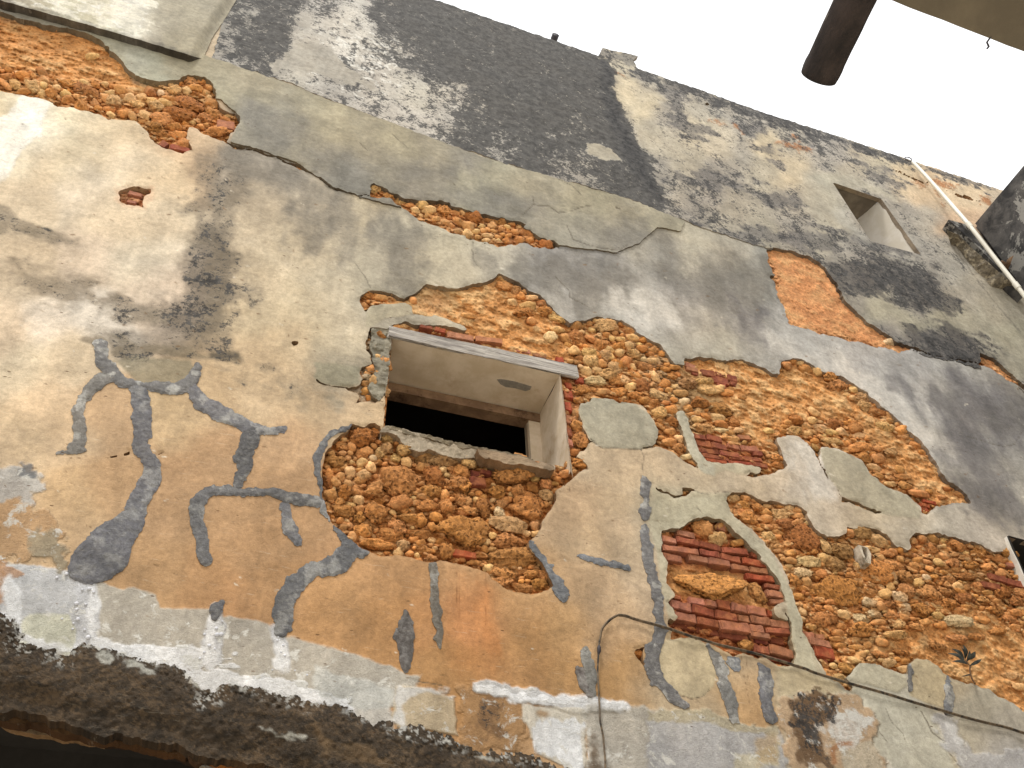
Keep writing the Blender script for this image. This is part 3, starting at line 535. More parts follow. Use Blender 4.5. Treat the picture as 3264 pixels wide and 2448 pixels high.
# soot
SOOT = (112, 102, 88)
L.poly(fT([(470, 350), (520, 372), (535, 410), (505, 470), (512, 560), (540, 640), (490, 690), (478, 760), (400, 770), (330, 745), (250, 750), (200, 728), (240, 684), (330, 700), (310, 655), (340, 620), (380, 650), (400, 600), (385, 560), (400, 500), (430, 470), (395, 450), (420, 400), (440, 345)]), SOOT, .62, 38, 22, 10, 50, (9, 4), seed=41, mould=.34)
L.poly(fT([(420, 480), (500, 480), (505, 620), (470, 700), (400, 720), (350, 690), (400, 640), (410, 560)]), (98, 90, 80), .55, 34, 26, 12, 34, (5, 8), seed=42, mould=.44)
L.poly(fT([(-80, 430), (0, 440), (60, 480), (120, 505), (160, 520), (80, 525), (20, 505), (-80, 500)]), (138, 126, 108), .8, 18, 20, 8, 26, (5, 8), seed=43, mould=.26)
L.poly(fT([(20, 560), (80, 580), (130, 600), (210, 605), (220, 640), (280, 655), (230, 672), (160, 650), (90, 630), (50, 600)]), (140, 126, 106), .8, 18, 20, 8, 30, (5, 8), seed=44, mould=.26)
L.poly(fT([(240, 640), (300, 645), (360, 680), (340, 700), (260, 690)]), (150, 138, 120), .8, 20, 20, 8, 26, (5, 8), seed=45, mould=.26)
L.poly(fE([(560, 590), (800, 590), (1000, 600), (1300, 650), (1560, 670), (1590, 700), (1560, 730), (1300, 720), (1000, 700), (850, 760), (760, 720), (700, 650)]), (128, 116, 96), .75, 14, 14, 8, 22, (7, 9), seed=46, mould=.26)
L.poly(fE([(760, 720), (900, 690), (1290, 710), (1290, 800), (1200, 880), (900, 880), (860, 800)]), (142, 134, 112), .8, 9, 8, 4, 10, seed=47)
L.poly(fE([(1400, 665), (1580, 680), (1585, 715), (1480, 715), (1400, 690)]), (92, 84, 72), .8, 7, 8, 6, 12, (8, 9), seed=48)
L.poly(fE([(1350, 740), (1600, 760), (1850, 830), (2050, 900), (2060, 1000), (1980, 1040), (1900, 960), (1700, 860), (1400, 800)]), (158, 142, 118), .7, 16, 18, 10, 30, (7, 9), seed=49, mould=.26)
L.poly(fG([(0, 740), (120, 735), (290, 760), (305, 860), (200, 900), (60, 870), (0, 830)]), (150, 144, 122), .85, 6, 6, 3, 6, seed=50)
L.poly(fG([(90, 940), (180, 930), (220, 1010), (150, 1060), (90, 1010)]), (140, 134, 118), .6, 20, 16, 8, 20, seed=51)
# mottled grey over the middle
for k, pp in enumerate([[(500, 320), (640, 345), (740, 420), (720, 470), (640, 440), (560, 400), (500, 400)], [(820, 470), (930, 500), (910, 600), (860, 640), (810, 640), (830, 560)], [(1010, 560), (1230, 540), (1400, 590), (1360, 640), (1270, 660), (1200, 640), (1100, 600), (1060, 590)], [(1380, 470), (1480, 560), (1660, 560), (1680, 700), (1580, 700), (1440, 630)], [(640, 450), (700, 470), (700, 540), (640, 520)], [(750, 360), (780, 500), (740, 560), (700, 480)]]):
    L.poly(fT(pp), (118, 112, 102), .6, 40, 26, 14, 60, (7, 3), seed=60+k)
# light run of lime on the right
for k, pp in enumerate([[(1330, 640), (1420, 630), (1480, 690), (1440, 720), (1360, 690)], [(1620, 720), (1800, 770), (1830, 850), (1760, 840), (1700, 760)], [(1800, 780), (1980, 830), (2060, 960), (2000, 1000), (1900, 900), (1810, 850)], [(1720, 950), (1790, 960), (1800, 1060), (1750, 1080), (1720, 1000)]]):
    L.poly(fT(pp), (214, 208, 198), .6, 30, 22, 10, 50, (6, 2), seed=70+k)
for k, pp in enumerate([[(1940, 830), (2100, 830), (2212, 880), (2260, 960), (2120, 930), (2000, 890)], [(2030, 900), (2130, 940), (2220, 1040), (2200, 1080), (2100, 1040), (2040, 960)], [(1990, 1040), (2090, 1020), (2230, 1090), (2230, 1130), (2100, 1110)], [(1560, 650), (1640, 690), (1640, 720), (1560, 700)], [(2060, 820), (2212, 850), (2300, 900), (2180, 900)]]):
    L.poly(fT(pp), (112, 108, 108), .66, 32, 24, 12, 56, (5, 2.2), seed=80+k)
# grey-green repair patches, each a shade of its own
PATCH = (172, 170, 150)
L.poly(fG([(350, 400), (375, 362), (450, 345), (540, 342), (612, 342), (658, 372), (655, 412), (600, 425), (480, 440), (380, 500), (345, 500)]), (178, 168, 144), .9, 3, 3, 2, dh=.003)
L.poly(fH([(110, 790), (140, 745), (240, 690), (420, 700), (560, 735), (700, 830), (780, 960), (760, 1080), (620, 1125), (430, 1112), (320, 1108), (215, 1050), (150, 920)]), (170, 163, 143), 1, 3, 2, 1, dh=.004)
L.poly(fH([(915, 795), (1010, 795), (1060, 960), (1110, 1100), (1190, 1215), (1250, 1240), (1240, 1340), (1160, 1320), (1100, 1270), (1010, 1110)]), (180, 174, 154), .95, 4, 3, 2, dh=.003)
L.poly(fH([(1220, 1230), (1540, 1250), (1640, 1290), (1600, 1330), (1440, 1325), (1330, 1300), (1240, 1320)]), (182, 173, 148), .8, 7, 5, 3, dh=.002)
L.poly(fH([(725, 1430), (890, 1530), (1010, 1505), (1070, 1460), (1230, 1485), (1365, 1470), (1340, 1600), (1370, 1700), (1100, 1720), (720, 1700), (740, 1560)]), (176, 167, 142), .85, 5, 4, 2, dh=.003)
L.poly(fL([(690, -140), (1360, -180), (1430, 0), (1700, 290), (1870, 600), (1980, 860), (1950, 940), (2020, 1060), (2080, 1280), (1880, 1210), (1910, 1080), (1860, 930), (1835, 700), (1640, 350), (1380, 90), (1200, -10), (1000, 70), (880, 90), (800, 120), (800, 280), (850, 380), (840, 540), (910, 650), (860, 690), (940, 840), (870, 850), (790, 560), (770, 300), (700, 80)]), (184, 176, 152), .85, 4, 3, 2)
L.poly(fI([(385, 1120), (450, 1095), (640, 1165), (780, 1270), (960, 1440), (1130, 1500), (1220, 1640), (1200, 1700), (900, 1660), (700, 1555), (560, 1500), (440, 1320)]), (176, 168, 146), .9, 4, 3, 2, dh=.003)
L.poly(fL([(840, 1010), (960, 990), (1100, 1010), (1180, 1060), (1240, 1160), (1260, 1280), (1230, 1400), (1160, 1480), (1080, 1500), (960, 1480), (860, 1400), (790, 1300), (750, 1180), (780, 1080)]), (186, 172, 142), .9, 5, 3, 2, dh=.002)
L.poly(fM([(920, 1080), (960, 985), (1010, 958), (1110, 968), (1290, 1045), (1300, 1120), (1240, 1160), (1080, 1120)]), (180, 172, 150), .95, 3, 3, 2, dh=.004)
L.poly(fM([(1330, 960), (1370, 935), (1450, 940), (1540, 1020), (1590, 1100), (1570, 1260), (1420, 1230), (1320, 1180), (1320, 1080)]), (186, 170, 138), .85, 4, 3, 2, dh=.003)
L.poly(fM([(450, 990), (640, 1030), (820, 1100), (860, 1160), (800, 1180), (640, 1170), (470, 1190)]), (188, 172, 140), .8, 8, 6, 3)
L.poly(fM([(930, 1130), (1060, 1140), (1400, 1260), (1560, 1500), (1640, 1659), (1300, 1700), (1150, 1600), (1060, 1500), (1080, 1340), (1000, 1220)]), (186, 182, 166), .85, 8, 8, 4, 10)
# orange run below the middle opening
L.poly(fK([(930, 330), (1150, 380), (1200, 600), (1240, 900), (1240, 1080), (1050, 1060), (900, 1000), (900, 700), (940, 500)]), (192, 128, 74), .32, 40, 20, 10, 26, (16, 2.5), seed=91)
L.poly(fK([(1080, 420), (1160, 430), (1180, 700), (1230, 900), (1080, 900), (1070, 600)]), (196, 132, 80), .34, 16, 12, 6, 20, (20, 2.2), seed=92)
for x in (948, 965, 1008, 1140):
    L.line(sc(fK, 2.074, [(x, 350, 3), (x-2, 480+(x % 7)*40, 2)]), (110, 66, 34), .7, 1.2, 2, 1)
L.line(sc(fL, 2.5925, [(1460, 1130, 3), (1480, 1300, 3), (1530, 1550, 2)]), (104, 80, 58), .8, 1.2, 1, 1)
L.line(sc(fL, 2.5925, [(1500, 1150, 3), (1515, 1330, 2)]), (104, 80, 58), .8, 1.2, 1, 1)
L.line(sc(fO, 4.148, [(1720, 400, 6), (1738, 620, 5)]), (90, 66, 44), .8, 1.2, 1, 1)
# hairline cracks
CR = (96, 88, 74)
for f_, s_, pts in [(fB, 2.074, [(1058, 1600, 3), (1050, 1659, 3)]), (fG, 2.074, [(1050, 0, 3), (1060, 60, 3), (1100, 115, 2)]), (fG, 2.074, [(270, 80, 2), (330, 160, 3), (370, 240, 3)]), (fG, 2.074, [(1600, 170, 2), (1690, 260, 3), (1700, 310, 3), (1820, 370, 2)]),
 (fH, 2.5925, [(250, 1070, 4), (320, 1108, 4), (430, 1110, 2), (560, 1120, 2), (640, 1122, 3)]), (fH, 2.5925, [(625, 1125, 3), (655, 1180, 2), (640, 1280, 2), (635, 1380, 2)]), (fH, 2.5925, [(1060, 1458, 4), (1130, 1480, 4), (1220, 1488, 3), (1280, 1468, 3), (1370, 1470, 4)]),
 (fH, 2.5925, [(1080, 1580, 2), (1140, 1650, 2)]), (fI, 2.5925, [(1330, 300, 2), (1400, 350, 3)]), (fM, 2.074, [(1390, 1290, 6), (1430, 1350, 7), (1470, 1430, 7), (1530, 1475, 8), (1560, 1480, 3)]), (fM, 2.074, [(1540, 1490, 3), (1590, 1570, 3), (1660, 1659, 3)]), (fM, 2.074, [(1160, 1270, 3), (1200, 1360, 3), (1270, 1430, 3), (1290, 1490, 2)]), (fM, 2.074, [(1090, 1350, 3), (1120, 1430, 3), (1170, 1490, 3)]),
 (fL, 2.5925, [(950, 1480, 4), (1050, 1500, 5), (1130, 1490, 5), (1200, 1430, 4)]), (fI, 2.5925, [(1600, 1010, 2), (1750, 1060, 3), (1900, 1105, 4), (2000, 1080, 3), (2060, 980, 3)]), (fG, 2.074, [(1830, 1235, 6), (1900, 1300, 3)]), (fK, 2.074, [(560, 1100, 4), (640, 1070, 5), (720, 1090, 5), (840, 1110, 4)])]:
    L.line(sc(f_, s_, [(p[0], p[1], p[2]+1.2) for p in pts]), CR, .85, 1.5, 2.5, 2, dh=-.004)
# bottom: whitewash and grey wash above the mossy band
L.poly(fJ([(-700, 150), (0, 300), (60, 280), (200, 320), (400, 372), (620, 400), (700, 450), (820, 490), (850, 470), (1030, 515), (1060, 600), (1340, 605), (1500, 650), (1700, 700), (1780, 722), (1900, 790), (2074, 842), (2270, 900), (2600, 990), (2780, 1050), (2700, 1250), (2000, 1300), (-700, 1200)]), (186, 180, 168), .95, 5, 7, 5, 8, rough=.35, flake=.36)
L.poly(fJ([(0, 300), (120, 300), (400, 372), (640, 410), (640, 640), (620, 800), (500, 900), (120, 840), (100, 720), (0, 640)]), (208, 208, 209), .9, 8, 8, 5, 10, rough=.7, flake=.36)
L.poly(fJ([(180, 650), (440, 670), (500, 770), (480, 900), (130, 840), (130, 720)]), (222, 220, 198), .9, 6, 8, 6, 10, rough=.6, flake=.36)
L.poly(fJ([(520, 790), (680, 810), (900, 850), (1100, 860), (1330, 870), (1550, 900), (1560, 960), (1350, 980), (1500, 1010), (1800, 1050), (2074, 1130), (2300, 1230), (2300, 1300), (2074, 1290), (1900, 1230), (1500, 1130), (1400, 1200), (1290, 1160), (1230, 1060), (1000, 980), (700, 900), (500, 860)]), (246, 246, 246), .95, 5, 9, 9, 20, (14, 26), flake=.55, rough=1)
for pts in ([(1440, 600, 60), (1430, 700, 130), (1400, 800, 150), (1390, 900, 140)], [(1840, 740, 80), (1850, 860, 90), (1870, 960, 60)], [(560, 420, 120), (560, 560, 150), (580, 700, 140), (560, 790, 120)]):
    L.line(sc(fJ, 2.074, pts), (218, 218, 220), .92, 6, 6, 5, rough=.9, nz=8)
L.poly(fK([(0, 1000), (130, 1040), (500, 1110), (540, 1130), (510, 1400), (200, 1300), (0, 1230)]), (206, 206, 200), .8, 10, 12, 5, 16, rough=.5, flake=.36)
L.poly(fK([(540, 1120), (600, 1098), (760, 1130), (920, 1180), (960, 1440), (760, 1410), (560, 1380), (510, 1300)]), (214, 196, 166), .95, 5, 6, 4, 8, rough=1, flake=.36)
L.poly(fK([(560, 1105), (760, 1120), (930, 1175), (920, 1215), (760, 1175), (640, 1160), (590, 1230), (600, 1370), (530, 1330), (530, 1170)]), (232, 230, 226), .85, 7, 8, 6, 14, rough=1, flake=.36)
L.poly(fK([(950, 1130), (1380, 1200), (1400, 1420), (1340, 1560), (1100, 1540), (980, 1480), (950, 1300)]), (186, 146, 102), .95, 8, 10, 8, 22, rough=1, flake=.36)
L.poly(fK([(1080, 1200), (1240, 1220), (1260, 1420), (1150, 1450), (1080, 1350)]), (136, 104, 74), .7, 14, 12, 10, 30, (18, 14), rough=1, seed=95, mould=.35)
L.poly(fK([(1060, 1100), (1120, 1080), (1420, 1140), (1600, 1165), (1760, 1175), (1990, 1215), (2074, 1225), (2074, 1290), (1800, 1290), (1380, 1225), (1250, 1190), (1060, 1145)]), (212, 212, 212), .95, 4, 6, 5, 10, rough=.6, dh=.006, flake=.36)
L.poly(fK([(1370, 1230), (1790, 1260), (1785, 1400), (1800, 1659), (1640, 1640), (1500, 1560), (1430, 1440), (1380, 1330)]), (226, 218, 202), .95, 4, 5, 4, 8, rough=.8, flake=.36)
L.poly(fK([(1520, 1330), (1780, 1360), (1785, 1500), (1800, 1680), (1740, 1680), (1600, 1600), (1480, 1560), (1440, 1400)]), (242, 242, 242), .95, 5, 6, 6, 16, (24, 5), rough=.6, seed=96, flake=.36)
L.poly(fK([(1800, 1230), (2074, 1240), (2300, 1300), (2350, 1750), (1810, 1750), (1795, 1420)]), (204, 198, 186), .9, 8, 8, 6, 16, rough=.9, flake=.36)
L.poly(fK([(1795, 1440), (1860, 1480), (1900, 1600), (1960, 1700), (1800, 1700)]), (112, 92, 70), .85, 14, 12, 10, 26, (10, 10), rough=1, seed=97, flake=.36)
L.line(sc(fK, 2.074, [(1490, 1290, 55), (1520, 1295, 45)]), (176, 140, 96), .8, 10, 6, 5, rough=1)
# lower right, whitewashes and the mossy ring
L.poly(fM([(-420, 1290), (0, 1330), (150, 1330), (450, 1420), (480, 1480), (540, 1700), (-420, 1800)]), (194, 192, 191), .95, 7, 8, 5, 14, rough=.8, flake=.36)
L.poly(fM([(-420, 1290), (0, 1290), (160, 1330), (440, 1400), (440, 1440), (150, 1400), (0, 1365), (-420, 1340)]), (192, 180, 152), .9, 6, 8, 6, 14, rough=.8, flake=.36)
L.poly(fM([(170, 1560), (340, 1560), (460, 1480), (470, 1659), (160, 1700)]), (216, 206, 180), .9, 7, 8, 5, 14, rough=.6, flake=.36)
L.poly(fM([(300, 1440), (450, 1450), (460, 1640), (300, 1659)]), (206, 178, 136), .7, 12, 8, 5, 14, rough=.6, flake=.36)
L.poly(fM([(470, 1220), (560, 1180), (760, 1180), (960, 1210), (1040, 1290), (1080, 1350), (1060, 1480), (1180, 1659), (540, 1720), (490, 1560), (500, 1440), (460, 1330)]), (208, 178, 144), .95, 6, 9, 6, 16, (12, 12), rough=1, flake=.36)
L.poly(fM([(540, 1240), (640, 1195), (800, 1200), (880, 1240), (820, 1330), (730, 1420), (780, 1560), (800, 1659), (640, 1659), (570, 1540), (530, 1400)]), (120, 92, 64), .9, 9, 12, 9, 26, (14, 14), rough=1, seed=98, mould=.42)
L.poly(fM([(740, 1420), (830, 1320), (1000, 1290), (1050, 1340), (1040, 1450), (940, 1520), (800, 1500)]), (228, 220, 210), .85, 9, 12, 9, 30, (14, 14), rough=1, flake=.6, seed=99)
L.line(sc(fM, 2.074, [(820, 1620, 30), (815, 1540, 40), (860, 1500, 30), (930, 1495, 26)]), (186, 134, 92), .9, 5, 4, 4, rough=1)
L.poly(fM([(880, 1560), (1060, 1490), (1180, 1640), (1150, 1700), (900, 1700)]), (208, 196, 174), .9, 8, 8, 5, 10, flake=.36)
L.poly(fM([(1500, 1330), (1640, 1330), (1700, 1480), (1760, 1540), (2074, 1560), (2300, 1620), (2300, 1760), (1660, 1700), (1560, 1500)]), (198, 196, 196), .8, 10, 12, 8, 20, rough=.5, flake=.36)
L.poly(fM([(1560, 1340), (1640, 1350), (1690, 1500), (1600, 1480)]), (232, 230, 226), .8, 8, 10, 6, 14, flake=.36)
# flaked corner low on the left edge
L.poly(fJ([(-500, -300), (0, -290), (150, -220), (200, -60), (330, 20), (370, 150), (200, 260), (60, 270), (0, 330), (-500, 200)]), (208, 170, 128), .9, 8, 14, 12, 26, (16, 16), flake=.42, rough=1, seed=101)
L.poly(fE([(-60, 1460), (60, 1430), (150, 1400), (230, 1460), (260, 1560), (200, 1659), (-60, 1659)]), (206, 205, 202), .85, 8, 12, 10, 22, (14, 14), rough=.8, seed=102, flake=.36)
L.poly(fE([(110, 1420), (200, 1420), (240, 1500), (170, 1500), (60, 1470)]), (120, 124, 130), .8, 6, 8, 8, 14, (14, 14), rough=.8, flake=.36)
L.poly(fJ([(200, 100), (350, 110), (440, 230), (430, 370), (240, 300), (200, 200)]), (170, 158, 134), .85, 8, 14, 10, 22, (16, 16), flake=.4, rough=1)
L.poly(fJ([(-200, 330), (20, 330), (110, 380), (60, 460), (40, 590), (-200, 590)]), (196, 150, 110), .8, 8, 14, 12, 34, (18, 18), rough=1, seed=103, flake=.36)
WH = (255, 255, 255)
L.line(sc(fJ, 2.074, [(30, 700, 90), (120, 800, 60), (300, 870, 46), (480, 880, 50), (560, 810, 60), (760, 850, 50), (950, 890, 60), (1130, 950, 60), (1260, 1020, 80), (1340, 1080, 120), (1500, 1040, 70), (1700, 1090, 80), (1900, 1150, 90), (2074, 1200, 80), (2300, 1280, 50)]), WH, .95, 8, 8, 8, nz=16, nsc=(16, 16), flake=0., rough=1)
L.line(sc(fJ, 2.074, [(700, 850, 30), (900, 870, 40), (1100, 880, 44), (1330, 880, 40)]), WH, .95, 7, 8, 6, nz=12, nsc=(20, 30), flake=0., rough=1)
for pts in ([(1440, 610, 40), (1420, 700, 70), (1400, 820, 80), (1380, 940, 110)], [(1830, 730, 60), (1850, 860, 70), (1870, 980, 110)], [(600, 420, 60), (610, 560, 70), (600, 700, 60), (600, 800, 80)], [(60, 420, 60), (80, 560, 80), (100, 700, 90)]):
    L.line(sc(fJ, 2.074, pts), WH, .95, 8, 8, 7, nz=14, nsc=(16, 10), flake=0., rough=1)
L.line(sc(fK, 2.074, [(1090, 1120, 20), (1250, 1165, 44), (1400, 1200, 50), (1700, 1200, 50), (2074, 1250, 40)]), WH, .95, 7, 8, 7, nz=12, nsc=(16, 20), flake=0., rough=1)
mossdist = np.full(g.u.shape, -BIG, np.float32); s = g.box(MOSS, 120)
mossdist[s] = sdf(MOSS, g.u[s]+g.wx[s]*10+g.fx[s]*12, g.v[s]+g.wz[s]*10+g.fz[s]*12)+16*fbm(g.x[s]*34, g.z[s]*34, 5, 209, .7)
# scars with brick dust round the small hole
L.poly(fA([(770, 1240), (1010, 1240), (1030, 1300), (960, 1380), (800, 1370), (765, 1320)]), (210, 176, 146), .6, 8, 6, 6)
for k in range(520):
    x = rs.uniform(0, 2212); y = rs.uniform(230, 1500); r = rs.uniform(1.6, 4.5)
    L.line([(x*1.4756, y*1.4756, r), (x*1.4756+rs.uniform(2, 14), y*1.4756+rs.uniform(-2, 6), r*.5)], (120, 92, 62) if k % 3 else (226, 216, 198), .8, 1.5, 1, 2, dh=-.002 if k % 3 else .002)

# ---- ribbon of grey render ----
RIB = [(240,110,176,172,152),(300,120,178,176,160),(330,150,182,180,160),(420,150,178,170,146),(470,160,182,174,150),(520,170,180,172,150),(500,220,176,168,144),(540,260,158,152,138),(560,290,150,146,134),(580,200,176,168,146),(600,240,150,146,134),(640,220,172,164,142),(660,300,158,152,136),(700,250,178,170,146),(700,330,154,148,134),(720,290,182,172,146),(760,380,146,142,130),(780,300,174,166,144),(800,340,160,152,134),(850,310,178,170,146),(860,380,150,144,130),(880,420,146,140,128),(930,330,168,160,140),(940,380,152,146,132),(960,410,150,144,130),(1010,350,158,152,138),(1010,400,176,170,148),(1060,380,172,166,144),(1080,430,150,146,134),(1110,460,148,144,132),(1120,400,176,168,146),(1160,440,160,154,140),(1200,420,178,170,148),(1200,480,168,162,146),(1250,430,174,166,142),(1260,480,168,162,146),(1300,450,176,170,146),(1280,520,168,162,148),(1340,470,168,160,140),(1340,520,150,146,136),(1400,460,176,168,146),(1440,480,170,164,144),(0,30,150,146,134),(100,80,160,156,142)]
ribc, _ = rbf(RIB, 24)
ribc = ribc*.84
Rb = Paint(ribc)
for k, pp in enumerate([[(540, 240), (640, 260), (620, 310), (560, 320)], [(680, 330), (800, 370), (790, 415), (720, 390)], [(880, 360), (1000, 350), (990, 390), (900, 400)], [(1020, 400), (1180, 440), (1130, 480), (960, 440)], [(1300, 500), (1400, 480), (1380, 540), (1300, 540)]]):
    Rb.poly(fT(pp), (128, 124, 116), .55, 36, 26, 14, 44, (6, 3), seed=110+k)
for f_, s_, pts in [(fB, 2.074, [(1375, 1425, 5), (1450, 1355, 5), (1560, 1365, 5), (1620, 1408, 5), (1700, 1395, 4), (1780, 1365, 4), (1840, 1358, 3)]), (fB, 2.074, [(1675, 1490, 4), (1715, 1585, 6), (1800, 1620, 4), (1900, 1640, 4), (2020, 1655, 4), (2074, 1620, 3)]), (fB, 2.074, [(1610, 1180, 3), (1700, 1225, 3), (1765, 1285, 5)]), (fB, 2.074, [(305, 940, 3), (330, 970, 3), (360, 1000, 2)]), (fB, 2.074, [(520, 880, 2), (620, 980, 2)]), (fB, 2.074, [(1450, 1300, 5), (1455, 1350, 4)]), (fB, 2.074, [(2000, 1375, 12), (2025, 1382, 8)]), (fB, 2.074, [(920, 1215, 4), (935, 1225, 5)])]:
    Rb.line(sc(f_, s_, [(p[0], p[1], p[2]+1.2) for p in pts]), CR, .85, 1.5, 2, 1.5, dh=-.004)

# ---- parapet and right-hand upper wall ----
PAR = [(470,60,150,146,140,.25),(520,30,140,138,134,.45),(540,100,120,118,120,.72),(580,60,116,114,116,.7),(520,140,150,148,146,.4),(600,130,120,118,120,.65),(620,20,130,128,130,.7),(650,40,190,186,178,.2),(640,120,182,176,166,.12),(680,120,178,170,158,.1),(640,160,190,184,172,.25),(720,60,206,200,190,.12),(760,40,206,202,194,.2),(700,20,180,178,176,.4),(760,100,208,202,192,.16),(800,150,200,194,186,.22),(850,200,206,200,190,.2),(760,170,170,166,160,.4),(700,190,190,184,176,.3),(780,220,196,190,182,.3),(850,250,200,194,186,.25),(900,280,200,194,186,.3),(820,100,190,186,178,.35),(840,30,140,138,140,.7),(900,60,120,118,122,.85),(900,130,160,156,152,.55),(940,200,198,190,176,.25),(960,240,190,184,176,.4),(900,200,206,200,186,.2),(950,150,140,136,134,.7),(980,60,120,120,122,.9),(1000,120,120,118,118,.9),(1060,80,120,118,120,.88),(1060,180,130,126,122,.85),(1120,120,130,126,124,.82),(1180,160,120,118,118,.9),(1240,140,124,122,122,.85),(1020,260,150,146,140,.7),(1100,260,150,144,136,.7),(1180,240,140,136,128,.8),(1250,220,150,146,138,.72),(1150,330,140,136,132,.72),(1240,300,150,146,140,.65),(1080,320,170,164,156,.5),(1280,180,110,108,110,.9),(1310,260,110,108,110,.88),(1340,340,104,102,104,.92),(1380,400,110,108,108,.85),(1300,380,140,136,130,.55),(1240,370,160,154,146,.4),
 (1340,150,196,186,164,.15),(1350,210,212,198,170,.02),(1400,220,208,194,166,.02),(1400,180,176,168,154,.25),(1450,190,176,168,154,.3),(1450,250,170,162,150,.28),(1420,300,190,180,160,.1),(1480,340,182,172,152,.12),(1420,380,160,152,140,.3),(1500,400,168,158,142,.22),(1500,260,200,188,164,.06),(1560,290,200,188,166,.06),(1530,220,176,170,158,.3),(1600,260,176,170,160,.28),(1600,330,170,162,148,.2),(1560,380,160,152,140,.26),(1650,320,206,190,160,.03),(1650,380,184,174,154,.1),(1600,440,176,166,148,.16),(1700,440,172,162,146,.2),(1560,470,166,158,142,.2),(1520,440,150,142,132,.3),(1640,500,176,168,150,.12),(1720,500,158,150,138,.26),(1700,360,206,190,162,.03),(1760,380,190,180,160,.04),(1700,300,170,164,152,.3),(1780,330,170,164,156,.3),(1860,360,190,178,156,.15),(1840,400,168,162,152,.2),(1800,400,186,178,158,.02),(1760,430,182,174,156,.03),(1780,520,180,172,154,.06),(1820,560,160,154,144,.2),(1900,400,172,166,156,.2),(1950,390,214,194,162,.02),(1900,350,196,184,158,.12),(2000,420,218,192,158,.02),(2060,420,216,196,166,.02),(2060,470,210,180,148,.02),(2000,470,184,176,162,.1),(1960,470,170,164,154,.15),(2000,540,168,162,152,.15),(1940,540,172,166,154,.12),(2060,560,180,174,162,.1),(2080,640,170,162,148,.1),
 (1760,580,142,136,128,.3),(1860,580,130,124,118,.4),(1900,600,110,104,98,.6),(1960,620,100,96,92,.65),(2000,640,112,106,102,.5),(1830,640,158,152,140,.05),(1780,640,150,142,130,.1),(1850,680,152,146,136,.05),(1900,670,180,174,154,.0),(1960,690,178,172,152,0),(1920,720,140,134,128,.1),(1960,740,118,112,108,.2),(2020,740,100,96,94,.3),(2080,770,94,90,90,.3),(2040,680,176,170,150,0),(2100,700,178,172,154,0),(2140,780,124,120,112,.1),(2160,740,176,170,150,0),(2200,780,176,170,152,0),(2212,850,128,124,118,.1),(2150,660,176,168,150,.05),(2100,620,180,172,156,.05)]
parc, parm = rbf(PAR, 19, 14)
_mb = np.clip(parm*.95, 0, .75)[..., None]; parc = parc*(1-_mb)+np.array(alb(186, 180, 168))*_mb
Pp = Paint(parc)
Pp.m[..., 0] = np.clip(parm*1.06+.055, 0, .87)
Pp.m[..., 1] = np.clip(.52*np.exp(-(((g.u*.6777-780)/170)**2+((g.v*.6777-130)/120)**2)), 0, 1)
# smooth repair patches left inside the mould
Pp.poly(fA([(1780, 460), (1790, 410), (1870, 390), (1910, 350), (1930, 290), (2074, 280), (2200, 330), (2290, 470), (2460, 560), (2480, 600), (2300, 560), (2074, 470), (1900, 460), (1830, 510)]), (172, 166, 154), .9, 6, 10, 5, 10, mould=.03, flake=0)
Pp.poly(fB([(1800, 950), (1860, 940), (1950, 975), (2010, 1040), (2030, 1070), (1900, 1060), (1810, 1010)]), (176, 168, 150), .95, 4, 6, 3, 4, mould=0, flake=0)
Pp.line(sc(fB, 2.074, [(1920, 400, 60), (1950, 600, 90), (2000, 800, 110), (2080, 1000, 110), (2180, 1180, 90), (2280, 1300, 60)]), (70, 68, 68), .9, 16, 10, 6, 12, (8, 8), mould=1.0)
Pp.line(sc(fC, 2.074, [(60, 480, 26), (500, 620, 30), (900, 770, 32), (1400, 930, 30), (1880, 1090, 26)]), (92, 90, 92), .75, 8, 10, 8, 22, (5, 6), mould=.75, seed=120)
for k, pp in enumerate([[(230, 560), (330, 560), (420, 800), (560, 900), (460, 930), (330, 880), (290, 760)], [(760, 930), (900, 950), (1030, 1070), (930, 1060), (820, 1000)], [(620, 750), (760, 790), (960, 880), (900, 890), (700, 810)], [(250, 1150), (600, 1150), (1000, 1260), (1180, 1400), (900, 1330), (500, 1230)], [(350, 1400), (600, 1470), (1000, 1540), (1350, 1520), (1500, 1640), (1000, 1640), (600, 1560)], [(1540, 1110), (1700, 1140), (1860, 1240), (1800, 1270), (1600, 1190)], [(1450, 1010), (1560, 1080), (1600, 1150), (1480, 1060)], [(1380, 1480), (1560, 1590), (1900, 1640), (1860, 1700), (1560, 1650)]]):
    Pp.poly(fC(pp), (112, 108, 106), .7, 9, 14, 10, 26, (4, 7), mould=.42, seed=130+k)
for k, pp in enumerate([[(1900, 560), (2010, 590), (2080, 650), (2060, 680), (1960, 640), (1860, 600)], [(1960, 700), (2060, 710), (2150, 770), (2130, 800), (2020, 785), (1940, 745)], [(1700, 600), (1860, 570), (1900, 610), (1960, 660), (1860, 640)]]):
    Pp.poly(fT(pp), (88, 84, 82), .75, 14, 20, 12, 36, (3.5, 7), mould=.5, seed=140+k)
Pp.poly(fB([(1880, 310), (1920, 310), (2150, 370), (2160, 440), (1900, 380)]), (120, 117, 114), .7, 8, 6, 5, 10, mould=.4)
Pp.line(sc(fC, 2.074, [(-1300, -20, 30), (-200, 360, 30)]), (96, 94, 94), .5, 8, 8, 6, 14, mould=.8)
Pp.line(sc(fC, 2.074, [(60, 462, 40), (500, 610, 46), (900, 760, 50), (1400, 915, 46), (1880, 1075, 40), (2400, 1250, 40)]), (120, 117, 114), .7, 10, 12, 8, 26, (7, 8), mould=.62, seed=121)
